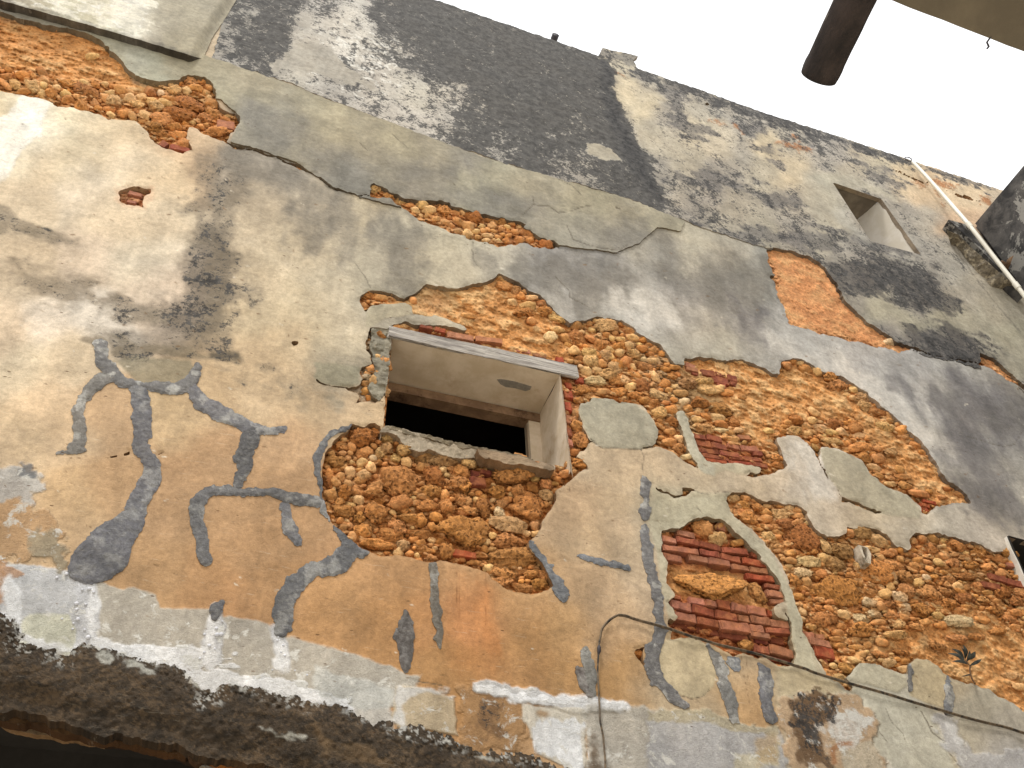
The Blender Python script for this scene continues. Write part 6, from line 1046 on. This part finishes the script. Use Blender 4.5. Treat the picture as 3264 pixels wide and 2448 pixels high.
# inner head and post of the window frame, then the dark room
def py_(p, y):                                             # point of plane y seen at pixel
    return PW(p, -y)
ih = py_(fG([(1420, 1122)])[0], YD); ip = py_(fG([(1412, 1340)])[0], YD+.03)
head = boxm(X0, X1, YD-.02, YD+.1, ih.z, Z1-.02)
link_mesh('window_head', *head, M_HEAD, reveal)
post = boxm(ih.x+.0, X1+.01, YD-.005, YD+.1, Z0-.2, ih.z+.02)
link_mesh('window_frame', *post, M_REVEAL, reveal)
post2 = boxm(ih.x-.006, ih.x+.03, YD+.03, YD+.08, Z0-.2, ih.z+.01)
link_mesh('window_frame', *post2, M_FRAMEWOOD, reveal)
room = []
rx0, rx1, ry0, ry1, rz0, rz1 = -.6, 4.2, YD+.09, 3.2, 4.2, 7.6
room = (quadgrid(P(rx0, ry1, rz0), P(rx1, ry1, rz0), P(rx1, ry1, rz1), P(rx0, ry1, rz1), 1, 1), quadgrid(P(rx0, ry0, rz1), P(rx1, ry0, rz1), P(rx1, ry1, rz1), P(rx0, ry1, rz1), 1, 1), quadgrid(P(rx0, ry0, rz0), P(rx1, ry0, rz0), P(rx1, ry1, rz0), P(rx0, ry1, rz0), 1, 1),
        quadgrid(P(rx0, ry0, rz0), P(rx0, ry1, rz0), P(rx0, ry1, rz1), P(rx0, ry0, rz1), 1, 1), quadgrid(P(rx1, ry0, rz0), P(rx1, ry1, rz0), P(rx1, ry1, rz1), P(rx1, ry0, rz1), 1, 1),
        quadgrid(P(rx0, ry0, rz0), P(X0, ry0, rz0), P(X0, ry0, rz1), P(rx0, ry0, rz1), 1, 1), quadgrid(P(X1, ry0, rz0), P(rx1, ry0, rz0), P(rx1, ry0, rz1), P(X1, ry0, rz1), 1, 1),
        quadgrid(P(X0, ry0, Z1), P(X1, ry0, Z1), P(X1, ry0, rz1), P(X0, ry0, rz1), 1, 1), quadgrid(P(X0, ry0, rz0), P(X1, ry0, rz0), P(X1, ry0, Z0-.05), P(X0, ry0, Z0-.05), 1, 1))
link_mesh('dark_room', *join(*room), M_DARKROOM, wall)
floor_ = boxm(X0-.02, X1+.02, .12, ry0, Z0-.12, Z0-.03); link_mesh('window_floor', *floor_, M_SILL, reveal)
def local_sheet(name, pts, h, thick, mat, parent, step=2.0, colr=None, jit=1.0, soft_edge=0, relief=0., seed=0, mask_rough=.6, shape=None):
    a = [p[0] for p in pts]; b = [p[1] for p in pts]
    g2 = Grid(np.arange(min(a)-12, max(a)+12, step), np.arange(min(b)-12, max(b)+12, step))
    fd = sdf(pts, g2.u+g2.fx*4*jit+g2.wx*2*jit, g2.v+g2.fz*4*jit+g2.wz*2*jit)
    H_ = np.full(fd.shape, h, np.float32)+relief*fbm(g2.x*16+seed, g2.z*16, 5, 600+seed)-soft_edge*sstep(14, 0, fd)
    if shape is not None: H_ = H_+shape(g2)
    cl_ = np.zeros(fd.shape+(3,), np.float32); cl_[:] = alb(*(colr or (190, 178, 156)))
    t = np.clip(fbm(g2.x*9+seed, g2.z*9, 5, 610+seed)*.22+1, .6, 1.4)[..., None]; cl_ = cl_*t
    mk_ = np.zeros(cl_.shape, np.float32); mk_[..., 2] = mask_rough
    return build_sheet(name, g2, fd, H_.astype(np.float32), cl_, mk_, thick, mat, parent)
# broken sill: mortar face and the projecting lip at right
local_sheet('sill', fG([(440, 1195), (462, 1160), (478, 1148), (520, 1152), (560, 1166), (600, 1168), (655, 1195), (700, 1205), (780, 1228), (850, 1238), (900, 1258), (1000, 1285), (1080, 1303), (1200, 1318), (1350, 1350), (1445, 1378), (1600, 1420), (1600, 1450), (1480, 1440), (1200, 1420), (1080, 1370), (960, 1365), (850, 1345), (760, 1310), (700, 1330), (640, 1305), (570, 1255), (560, 1215), (500, 1205)]), .002, .10, M_CEMENT, reveal, 2.0, (196, 180, 156), relief=.008, seed=4)
local_sheet('sill_lip', fG([(1078, 1305), (1140, 1312), (1200, 1322), (1350, 1350), (1445, 1380), (1520, 1395), (1592, 1425), (1600, 1450), (1560, 1452), (1460, 1425), (1350, 1408), (1250, 1402), (1160, 1372), (1095, 1345)]), .075, .10, M_CEMENT, reveal, 2.0, (176, 152, 124), relief=.006, seed=6)
local_sheet('sill_crust', fG([(470, 1147), (560, 1160), (650, 1192), (700, 1202), (800, 1228), (900, 1252), (1000, 1278), (1100, 1296), (1200, 1312), (1350, 1342), (1450, 1372), (1450, 1388), (1350, 1362), (1200, 1332), (1100, 1316), (1000, 1300), (900, 1274), (780, 1248), (650, 1214), (540, 1178), (470, 1166)]), .008, .10, M_CEMENT, reveal, 2.0, (150, 136, 112), relief=.012, seed=8)
# rough plaster strip left of the opening
local_sheet('jamb_plaster', fG([(385, 515), (430, 500), (500, 520), (512, 552), (502, 720), (484, 880), (460, 960), (430, 985), (385, 960), (360, 900), (395, 850), (400, 780), (385, 700), (372, 640), (380, 560)]), -.012, .05, M_CEMENT, wall, 2.0, (172, 164, 144), relief=.016, seed=12)['label'] = 'rough grey plaster strip beside the dark window'
# grey patch on the soffit
sp = [at_z(q, Z1-.012) for q in fG([(1212, 850), (1240, 848), (1330, 862), (1440, 895), (1430, 915), (1400, 925), (1330, 905), (1270, 898), (1235, 880)])]
def soft_scar(pts):
    V_ = [Vector((p.x, p.y, p.z-.004)) for p in pts]+[Vector((p.x, p.y, p.z+.01)) for p in pts]; n = len(pts)
    return V_, [tuple(range(n))]+[(k, (k+1) % n, (k+1) % n+n, k+n) for k in range(n)]
link_mesh('bare_scar', *soft_scar(sp), M_SCAR, reveal)

# weathered timber lintel
def beam(name, p0, p1, th0, th1, h, depth, mat, parent, segs=46, rough=.006):
    A_ = PW(p0, h); B_ = PW(p1, h); ax = (B_-A_).normalized(); up = ax.cross(Vector((0, 1, 0)));
    if up.z < 0: up = -up
    prof = [(-1, -1), (-1, -.3), (-1, .5), (-1, .92), (-.7, 1), (0, 1), (1, 1), (1, -1), (0, -1), (-.75, -1.04)]
    V_ = []; F_ = []; nP = len(prof)
    for i in range(segs+1):
        t_ = i/segs; C_ = A_.lerp(B_, t_); pxm = (PW((p0[0], p0[1]-50), h)-PW((p0[0], p0[1]+50), h)).dot(up)/100*(1-t_)+(PW((p1[0], p1[1]-50), h)-PW((p1[0], p1[1]+50), h)).dot(up)/100*t_
        hh_ = (th0*(1-t_)+th1*t_)*abs(pxm)/2
        for k, (a_, b_) in enumerate(prof):
            n_ = float(fbm(np.array([t_*9+k*3.1]), np.array([k*1.7]), 4, 700)[0]); n2_ = float(fbm(np.array([t_*42+k*5.1]), np.array([k*2.7]), 2, 701)[0])
            end = 0
            if i == 0 or i == segs: end = .012*n_
            V_.append(C_+Vector((0, depth/2+a_*depth/2+rough*n_*.8, 0))+up*(b_*hh_+rough*(n_+.6*n2_))+ax*end)
    for i in range(segs):
        for k in range(nP):
            a_ = i*nP+k; b_ = i*nP+(k+1) % nP; F_.append((a_, b_, b_+nP, a_+nP))
    F_.append(tuple(range(nP))); F_.append(tuple(range(segs*nP, segs*nP+nP))[::-1])
    return link_mesh(name, V_, F_, mat, parent)
lp = fG([(500, 524), (1744, 794)])
lb = beam('lintel', lp[0], lp[1], 66/2.074*.95, 78/2.074*1.0, .014, .03, M_WOOD, wall); lb['label'] = 'grey weathered timber lintel over the dark window'
# cap rail along the inner crease, bottom edge board under the lintel
# ------------------------------------------------------------------ slanting niche window at upper right
a2, b2, c2, d2 = [PW(q) for q in WIN2]
xl, xr = (a2.x+d2.x)/2, (b2.x+c2.x)/2
cr = at_z(fD([(970, 625)])[0], b2.z)
sp_ = (b2.x-cr.x)/cr.y; dpt = .75
def deepen(p, yy, side): return Vector((p.x+(-sp_ if side > 0 else sp_)*yy*(1 if side else 0), yy, p.z))
A2_, B2_, C2_, D2_ = Vector((a2.x, dpt, a2.z)), Vector((b2.x-sp_*dpt, dpt, b2.z)), Vector((c2.x-sp_*dpt, dpt, c2.z)), Vector((d2.x, dpt, d2.z))
A2f, B2f, C2f, D2f = [v+Vector((0, .002, 0)) for v in (a2, b2, c2, d2)]
nw = link_mesh('niche_window', *join(quadgrid(B2f, C2f, C2_, B2_, 8, 8, .003, 22, Vector((1, 0, 0))), quadgrid(A2f, D2f, D2_, A2_, 4, 4), quadgrid(D2f, C2f, C2_, D2_, 4, 4), quadgrid(A2_, B2_, C2_, D2_, 2, 2)), M_REVEAL2, wall, True)
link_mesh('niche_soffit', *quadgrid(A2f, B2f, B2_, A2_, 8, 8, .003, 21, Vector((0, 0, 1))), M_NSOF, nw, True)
nw['label'] = 'small blind window niche high on the right'
# window corner entering at the right edge
w3 = [PW(q) for q in WIN3]; w3b = [v+Vector((0, .5, 0)) for v in w3]; w3f = [v+Vector((0, -.02, 0)) for v in w3]
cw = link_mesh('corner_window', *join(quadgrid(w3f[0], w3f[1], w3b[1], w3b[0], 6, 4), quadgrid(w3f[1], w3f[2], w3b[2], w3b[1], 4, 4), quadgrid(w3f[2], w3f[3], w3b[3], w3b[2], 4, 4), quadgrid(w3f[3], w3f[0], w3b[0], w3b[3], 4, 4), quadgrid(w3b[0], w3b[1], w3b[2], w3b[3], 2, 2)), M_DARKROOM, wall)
cw['label'] = 'dark window cut by the right edge'
jb = fM([(1962, 130), (1992, 205), (2040, 300), (2092, 425), (2100, 445), (2092, 445), (2030, 300), (1980, 205), (1956, 130)])
V_ = [PW(q, .022) for q in jb]; n = len(V_); Vb = [v+Vector((0, .3, 0)) for v in V_]
link_mesh('window_edge', V_+Vb, [tuple(range(n))]+[(k, (k+1) % n, (k+1) % n+n, k+n) for k in range(n)], M_REVEAL2, cw)

# ------------------------------------------------------------------ broken opening at the lower left
bk = quadgrid(P(-6, 1.6, -.1), P(2.2, 1.6, -.1), P(2.2, 1.6, 4.2), P(-6, 1.6, 4.2), 1, 1)
sf = quadgrid(P(-6, .34, 3.95), P(2.2, .34, 3.95), P(2.2, 1.6, 3.95), P(-6, 1.6, 3.95), 1, 1)
sr = quadgrid(P(1.6, .05, -.1), P(1.6, 1.6, -.1), P(1.6, 1.6, 4.0), P(1.6, .05, 4.0), 1, 1)
sl_ = quadgrid(P(-6, .05, -.1), P(-6, 1.6, -.1), P(-6, 1.6, 4.0), P(-6, .05, 4.0), 1, 1)
fr_ = quadgrid(P(-6, .33, 3.62), P(2.2, .33, 3.62), P(2.2, .36, 4.0), P(-6, .36, 4.0), 1, 1)
link_mesh('dark_doorway', *join(bk, sf, sr, sl_, fr_), M_DARKROOM, wall)['label'] = 'black hollow of the doorway below the mossy band'
fQ = fr(0, 2200, 2212/900)
def torn(name, up_, lo_, h, mat, lab=None, relief=.02, seed=0, thick=.05, colr=None):
    pts = fQ(up_+lo_[::-1])
    o = local_sheet(name, pts, h, thick, M_CEMENT if mat is None else mat, wall, 3.0, colr or (150, 110, 66), jit=1.4, relief=relief, seed=seed, mask_rough=1.0)
    if lab: o['label'] = lab
    return o
torn('torn_render', [(-600, -60), (0, 150), (120, 160), (300, 190), (520, 270), (850, 320), (1150, 372), (1400, 420), (1480, 450)], [(-600, 60), (0, 245), (200, 275), (230, 255), (480, 330), (700, 385), (900, 402), (1200, 470), (1400, 500), (1470, 520)], -.09, None, 'torn brown render under the mossy band', .02, 31, .08, (112, 82, 50))
torn('torn_render', [(-500, 60), (40, 262), (100, 275), (250, 300), (420, 345), (520, 375), (640, 385), (760, 400), (820, 420)], [(-500, 84), (60, 290), (160, 330), (280, 352), (400, 352), (520, 382), (640, 405), (760, 412), (820, 430)], -.20, None, 'pale torn strip inside the doorway', .014, 33, .05, (190, 160, 122))
torn('torn_render', [(820, 405), (1000, 420), (1200, 440), (1420, 470), (1500, 520), (1640, 560), (1760, 600), (1800, 640)], [(820, 430), (1000, 445), (1200, 470), (1380, 520), (1480, 560), (1600, 600), (1700, 640), (1780, 680)], -.22, None, None, .02, 35, .05, (74, 58, 44))
torn('torn_render', [(1580, 480), (1700, 500), (1850, 530), (2000, 525), (2060, 522), (2080, 560), (2120, 640)], [(1600, 510), (1660, 560), (1740, 590), (1820, 640), (1900, 700), (2000, 720), (2100, 740)], -.10, None, 'orange render hanging in the doorway corner', .016, 37, .06, (206, 136, 66))
torn('torn_render', [(1460, 445), (1560, 470), (1600, 500), (1610, 540), (1560, 580)], [(1465, 470), (1490, 520), (1520, 560), (1530, 575), (1540, 585)], -.05, None, None, .03, 39, .05, (110, 84, 62))
torn('torn_render', [(1560, 580), (1640, 590), (1760, 615), (1900, 700)], [(1590, 600), (1660, 625), (1760, 690), (1800, 760)], -.16, None, None, .01, 41, .04, (206, 200, 190))

# ------------------------------------------------------------------ stub pipe on the parapet, broken pier and side wall at right
sroot = fB([(1580, 282)])[0]; st0 = PW(sroot, -.15); send = fB([(1588, 236)])[0]
rr_ = ray(*send); rad = .052
tt = (st0.z-EYE)/rr_[2]; ye = rr_[1]*tt-D
V_, F_ = tube([Vector((st0.x, .1, st0.z)), Vector((st0.x, ye*.5, st0.z)), Vector((st0.x+.0, ye, st0.z))], rad, 20, False)
V2, F2 = tube([Vector((st0.x, ye, st0.z)), Vector((st0.x, ye+.001, st0.z)), Vector((st0.x, .1, st0.z))], rad*.8, 20, True)
n = len(V_); rim = [(2*20+k, 2*20+(k+1) % 20, n+(k+1) % 20, n+k) for k in range(20)]
stub = link_mesh('spout_stub', V_+V2, F_+[tuple(i+n for i in q) for q in F2]+rim, M_SPOUT, wall, True); stub['label'] = 'short black pipe stub on the parapet edge'

cw0 = PW(fD([(1720, 655)])[0]); XS = cw0.x; ZS = cw0.z
side = empty('side_building', (XS+.6, -3.5, 0), 'dark lichen-spotted concrete side of a building at the right edge', 'building')
def bevel_box(x0, x1, y0, y1, z0, z1, off, seg=3):
    bm = bmesh.new(); bmesh.ops.create_cube(bm, size=1)
    for v in bm.verts: v.co = Vector((x0+(v.co.x+.5)*(x1-x0), y0+(v.co.y+.5)*(y1-y0), z0+(v.co.z+.5)*(z1-z0)))
    bmesh.ops.bevel(bm, geom=bm.edges[:], offset=off, segments=seg, affect='EDGES')
    V_ = [v.co.copy() for v in bm.verts]; F_ = [tuple(v.index for v in f.verts) for f in bm.faces]; bm.free(); return V_, F_
link_mesh('concrete_face', *bevel_box(XS, XS+1.2, -7.5, -.004, 0, ZS, .06), M_RING, side, True)
# broken pier in the corner
zt = PW(fD([(1530, 690)])[0]).z; fc_ = at_z(fD([(1575, 622)])[0], zt); hp_ = -fc_.y
frontp = fD([(1575, 622), (1640, 637), (1720, 657), (1850, 800), (2000, 1000), (2060, 1080), (2030, 1060), (1960, 990), (1800, 850), (1690, 745), (1640, 690)])
pv = [PW(q, hp_) for q in fD([(1575, 622), (1725, 662), (1900, 880), (2090, 1110), (2030, 1060), (1870, 905), (1740, 775), (1650, 690)])]
nb = len(pv); back = [Vector((v.x, 0, v.z)) for v in pv]
back[0] = PW(fD([(1530, 690)])[0]); 
pier = link_mesh('broken_pier', pv+back, [tuple(range(nb))]+[(k, (k+1) % nb, (k+1) % nb+nb, k+nb) for k in range(nb)], M_RING, wall); pier['label'] = 'short concrete pier with a broken edge beside the white pipe'
# the torn side of the pier: lumps of broken concrete
es = fD([(1560, 690), (1640, 720), (1720, 800), (1810, 880), (1900, 960), (1990, 1040), (2060, 1085)])
ee = fD([(1590, 790), (1625, 800), (1720, 920), (1790, 1000), (1860, 1070), (1960, 1090), (2020, 1110)])
Vt = []; Ft = []; NU, NV = 90, 14
for i in range(NU+1):
    t_ = i/NU*(len(es)-1); k = min(int(t_), len(es)-2); f_ = t_-k
    e0 = (es[k][0]*(1-f_)+es[k+1][0]*f_, es[k][1]*(1-f_)+es[k+1][1]*f_); e1 = (ee[k][0]*(1-f_)+ee[k+1][0]*f_, ee[k][1]*(1-f_)+ee[k+1][1]*f_)
    for j in range(NV+1):
        s2 = j/NV; p = PW((e0[0]*(1-s2)+e1[0]*s2, e0[1]*(1-s2)+e1[1]*s2), hp_*(1-s2)*.96+.004)
        n1 = float(fbm(np.array([p.x*9+p.y*4]), np.array([p.z*9]), 4, 801)[0]); 
        Vt.append(p+Vector((-.7, -.5, -.2))*.045*n1*(.4+math.sin(math.pi*s2)))
for i in range(NU):
    for j in range(NV):
        a_ = i*(NV+1)+j; Ft.append((a_, a_+1, a_+NV+2, a_+NV+1))
link_mesh('broken_edge', Vt, Ft, M_BROKEN, pier, False)

# ------------------------------------------------------------------ white pipe
pts = [PW(q, h_) for h_, q in zip((.08, .14, .22, .32, .32, .32, .32, .32), fD([(1338, 240), (1450, 360), (1600, 530), (1712, 660), (1860, 850), (2026, 1060), (2200, 1290), (2500, 1690)]))]
pr = 12.5/2743*(pts[3]-Vector((0, -D, EYE))).length/2*.9
pp_ = empty('white_pipe', (pts[-1].x, -.1, pts[-1].z), 'thin white plastic pipe running down the corner beside the dark side wall', 'pipe')
V_, F_ = tube(smooth_path(pts, 6), pr, 14); link_mesh('pipe_run', V_, F_, M_PIPE, pp_, True)
for q in ((1712, 660), (2026, 1060)):
    cpt = PW(fD([q])[0], .32); dr = (pts[4]-pts[3]).normalized()
    V_, F_ = tube([cpt-dr*.05, cpt-dr*.049, cpt+dr*.049, cpt+dr*.05], pr*1.28, 14); link_mesh('pipe_collar', V_, F_, M_PIPE, pp_, True)
ringc = fD([(1310, 222)])[0]; ring = [PW((ringc[0]+11*math.cos(a), ringc[1]+5.5*math.sin(a)+3*math.cos(a)), .08) for a in np.linspace(0, 2*math.pi, 25)]
V_, F_ = tube(ring, .008, 6, False); link_mesh('wire_loop', V_, F_, M_SPOUT, pp_, True)
bpt = PW(fD([(1690, 665)])[0], .05); V_, F_ = tube([bpt, PW(fD([(1712, 662)])[0], .32)], .02, 8); link_mesh('pipe_clip', V_, F_, M_SPOUT, pp_, True)

# ------------------------------------------------------------------ cable
cb_ = empty('cable', tuple(PW(fL([(450, 805)])[0], .02)), 'old brown cable drooping across the wall under the brick panel', 'cable')
def cab(pts, h, r_, name='cable_strand', off=0):
    pth = smooth_path([PW((p[0], p[1]+off), h+.004*math.sin(k*1.9)) for k, p in enumerate(pts)], 8)
    V_, F_ = tube(pth, r_, 8); return link_mesh(name, V_, F_, M_CABLE, cb_, True)
main = fL([(446, 806), (500, 812), (560, 832), (640, 856), (700, 872), (780, 894), (860, 918), (950, 948), (1040, 980), (1150, 1012), (1250, 1045), (1370, 1074), (1480, 1100), (1600, 1130), (1700, 1160), (1800, 1190), (1900, 1222), (1990, 1250), (2074, 1284)])+fM([(900, 1090), (1050, 1132), (1200, 1175), (1350, 1222), (1500, 1265), (1650, 1310), (1800, 1350), (1950, 1385), (2074, 1425), (2400, 1530), (3000, 1740)])
cab(main, .020, .0060); cab(main, .014, .0052, off=4.0)
down = fL([(446, 806), (410, 822), (370, 850), (330, 890), (305, 930), (294, 985), (284, 1040), (282, 1090), (276, 1180), (272, 1260), (276, 1340), (280, 1420), (284, 1500), (290, 1600), (292, 1680)])+fK([(1912, 1440), (1918, 1500), (1926, 1600), (1930, 1700), (1950, 1900), (1990, 2300)])
cab(down, .022, .0058); cab([(p[0]+1.5, p[1]) for p in down[:7]], .014, .0050, off=2)
V_, F_ = tube([PW(q, .024) for q in fL([(286, 1062), (284, 1080), (284, 1105), (278, 1140)])], .013, 8, True, lambda i: (.006, .013, .013, .006)[i]); link_mesh('cable_joint', V_, F_, M_SPOUT, cb_, True)

# ------------------------------------------------------------------ weeds, terracotta duct
def blade(base, tip, wd, nrm, bend=.15):
    ax = tip-base; sd_ = ax.cross(nrm).normalized(); V_ = []; F_ = []
    prof = [0.12, .7, 1, .85, .5, .04]
    for i, w_ in enumerate(prof):
        t_ = i/5; c_ = base+ax*t_+nrm*bend*ax.length*math.sin(math.pi*t_)
        V_ += [c_-sd_*wd*w_/2, c_+nrm*wd*.12*w_, c_+sd_*wd*w_/2]
    for i in range(5):
        a_ = i*3; F_ += [(a_, a_+1, a_+4, a_+3), (a_+1, a_+2, a_+5, a_+4)]
    return V_, F_
fW = fr(2900, 1900, 2082/364)
weed = empty('weed', tuple(PW(fW([(1150, 1580)])[0], .02)), 'small grey-green weed with pointed leaves growing from the rubble at lower right', 'plant')
stem = [PW(q, h_) for q, h_ in zip(fW([(1190, 1600), (1140, 1520), (1110, 1430), (1095, 1340), (1100, 1270), (1060, 1230), (1020, 1160)]), (0, .03, .06, .08, .09, .10, .11))]
V_, F_ = tube(smooth_path(stem, 4), .006, 6); link_mesh('stem', V_, F_, M_STEM, weed, True)
for a_, b_, wd in [((1010, 1150), (975, 890), .055), ((1000, 1160), (760, 960), .045), ((1000, 1190), (690, 1040), .04), ((1040, 1200), (1085, 990), .04), ((1070, 1165), (1195, 1010), .045), ((1090, 1270), (1310, 1150), .03), ((1050, 1240), (760, 1190), .035), ((1010, 1210), (880, 1130), .03), ((1110, 1440), (920, 1475), .014), ((1000, 1120), (930, 930), .03)]:
    q0, q1 = fW([a_, b_]); V_, F_ = blade(PW(q0, .10), PW(q1, .16), wd*.85, Vector((0, -1, -.2)).normalized()); link_mesh('leaf', V_, F_, M_LEAF, weed, True)
dry = empty('dry_weed', tuple(PW(fD([(1960, 950)])[0], .25)), 'dry brown leaf tuft in the corner behind the white pipe', 'plant')
for a_, b_, wd in [((1965, 950), (2005, 860), .10), ((1960, 945), (1925, 890), .09), ((1968, 955), (1985, 905), .05), ((1960, 950), (1940, 920), .06)]:
    q0, q1 = fD([a_, b_]); V_, F_ = blade(at_x(q0, XS-.01), at_x(q1, XS-.06), wd, Vector((-1, 0, 0))); link_mesh('leaf', V_, F_, M_DRYLEAF, dry, True)
# open-ended clay duct stuck in the rubble
do = [PW(q, .05) for q in fP([(975, 360), (1100, 390), (1150, 480), (1145, 610), (1085, 590), (1030, 500)])]
di = [PW(q, .05) for q in fP([(1020, 378), (1090, 400), (1115, 490), (1120, 570), (1085, 560), (1050, 480)])]
n = len(do); off = Vector((0, .16, 0))
V_ = do+di+[v+off for v in do]+[v+off for v in di]
F_ = []
for k in range(n):
    k2 = (k+1) % n; F_ += [(k, k2, n+k2, n+k), (k, 2*n+k, 2*n+k2, k2), (n+k, n+k2, 3*n+k2, 3*n+k)]
duct = link_mesh('clay_duct', V_, F_, M_SILL, wall); duct['label'] = 'pale open duct end stuck in the rubble'

# paint blisters on the whitewash, raised dots
blist = fJ([(590, 475), (505, 572), (566, 578), (507, 610), (515, 675), (410, 672), (486, 703), (582, 796), (375, 400), (440, 375), (1430, 735), (1435, 778), (1462, 776), (1384, 850), (1350, 893), (1322, 934), (1470, 690), (1840, 795), (1834, 816), (1872, 848), (1858, 894), (1882, 915), (1152+200, 775), (1420, 870), (1800, 1010), (1950, 1015), (2030, 1045), (480, 740), (545, 480), (620, 495), (560, 745)])
bm = bmesh.new()
for k, q in enumerate(blist):
    c_ = PW(q, .004); r_ = rs.uniform(.006, .013) if k < 16 else rs.uniform(.005, .008)
    m_ = Matrix.Translation(c_)@Matrix.Diagonal((r_, r_*.8, r_, 1)); bmesh.ops.create_icosphere(bm, subdivisions=2, radius=1, matrix=m_)
me = bpy.data.meshes.new('lime_blisters'); bm.to_mesh(me); bm.free(); me.polygons.foreach_set('use_smooth', [True]*len(me.polygons))
M_BLI = simple_material('blistered_limewash', alb(218, 218, 222), alb(196, 196, 200), (1, 1, 1), 20, .2, .002, .9); me.materials.append(M_BLI)
o = bpy.data.objects.new('lime_blisters', me); COL.objects.link(o); o.parent = wall; o.matrix_parent_inverse = wall.matrix_world.inverted(); o['kind'] = 'stuff'

# ------------------------------------------------------------------ house on the near side: eave slab and round spout overhead
ZSL = 4.2
house = empty('near_eave', (9, -5, 0), 'concrete eave of the near house, dark slab at top right, on added posts that let in light', 'near_eave')
e0 = at_z(fC([(1720, 0)])[0], ZSL); e1 = at_z((3264, 157), ZSL); ye0 = (e0.y+e1.y)/2
nseg = 260; V_ = []; F_ = []
for i in range(nseg+1):
    x = 1.05+16*i/nseg; jt = .006*float(fbm(np.array([x*3.1]), np.array([1.]), 5, 901)[0]); 
    if 2.35 < x < 2.4: jt += .012
    V_ += [Vector((x, ye0+jt, ZSL)), Vector((x, ye0+jt+.004, ZSL+.2)), Vector((x, -5.35, ZSL+.2)), Vector((x, -5.35, ZSL))]
for i in range(nseg):
    for k in range(4): a_ = i*4+k; b_ = i*4+(k+1) % 4; F_.append((a_, b_, b_+4, a_+4))
F_ += [(0, 1, 2, 3), tuple(range(nseg*4+3, nseg*4-1, -1))]
link_mesh('eave_slab', V_, F_, M_SLAB, house)
for xp in (1.4, 6.4, 11.4, 16.4): link_mesh('post', *boxm(xp, xp+.25, -5.2, -4.95, 0, ZSL-.001), M_OPP, house)  # unseen posts added in place of a house wall, to let more light in
tw = at_z(fT([(2135, 90)])[0], ZSL); V_, F_ = tube([Vector((tw.x, ye0-.01, ZSL+.005)), Vector((tw.x-.006, ye0+.014, ZSL-.004)), Vector((tw.x-.002, ye0+.02, ZSL-.02)), Vector((tw.x-.01, ye0+.024, ZSL-.03))], .003, 6); link_mesh('twig', V_, F_, M_SPOUT, house)
# round spout
ZL = 3.98
ca = at_z(fC([(1262, 510)])[0], ZL); cbk = at_z(fC([(1505, 0)])[0], ZL)
wdt = (at_z(fC([(1370, 500)])[0], ZL)-at_z(fC([(1140, 430)])[0], ZL)); R_ = abs(wdt.x)/2*.94
d_ = (cbk-ca).normalized(); far = ca+d_*((ye0-.5-ca.y)/d_.y if d_.y else 2)
NS = 40; path = [ca.lerp(far, i/NS) for i in range(NS+1)]
V_, F_ = tube(path, R_, 30, False, lambda i: R_*(1.0 if i > 2 else (1.03 if i > 0 else .99)))
for k, v in enumerate(V_):
    i = k//30; c_ = path[i]; dv = v-c_; n_ = float(fbm(np.array([v.x*9+v.z*6]), np.array([v.y*9]), 4, 905)[0]); V_[k] = c_+dv*(1+.03*n_)
inn, Fi = tube([path[0], path[0].lerp(path[2], .5), path[5]], R_*.72, 30, True)
n = len(V_); rim = [(k, n+k, n+(k+1) % 30, (k+1) % 30) for k in range(30)]
link_mesh('round_spout', V_+inn, F_+[tuple(i+n for i in q) for q in Fi]+rim, M_LOG, house, True)['label'] = 'dark round spout jutting out overhead'
# ------------------------------------------------------------------ ground
gr = link_mesh('ground', *quadgrid(P(-60, -60, 0), P(60, -60, 0), P(60, 60, 0), P(-60, 60, 0), 1, 1), M_GROUND); gr['kind'] = 'structure'
print('all done', len(bpy.data.objects))
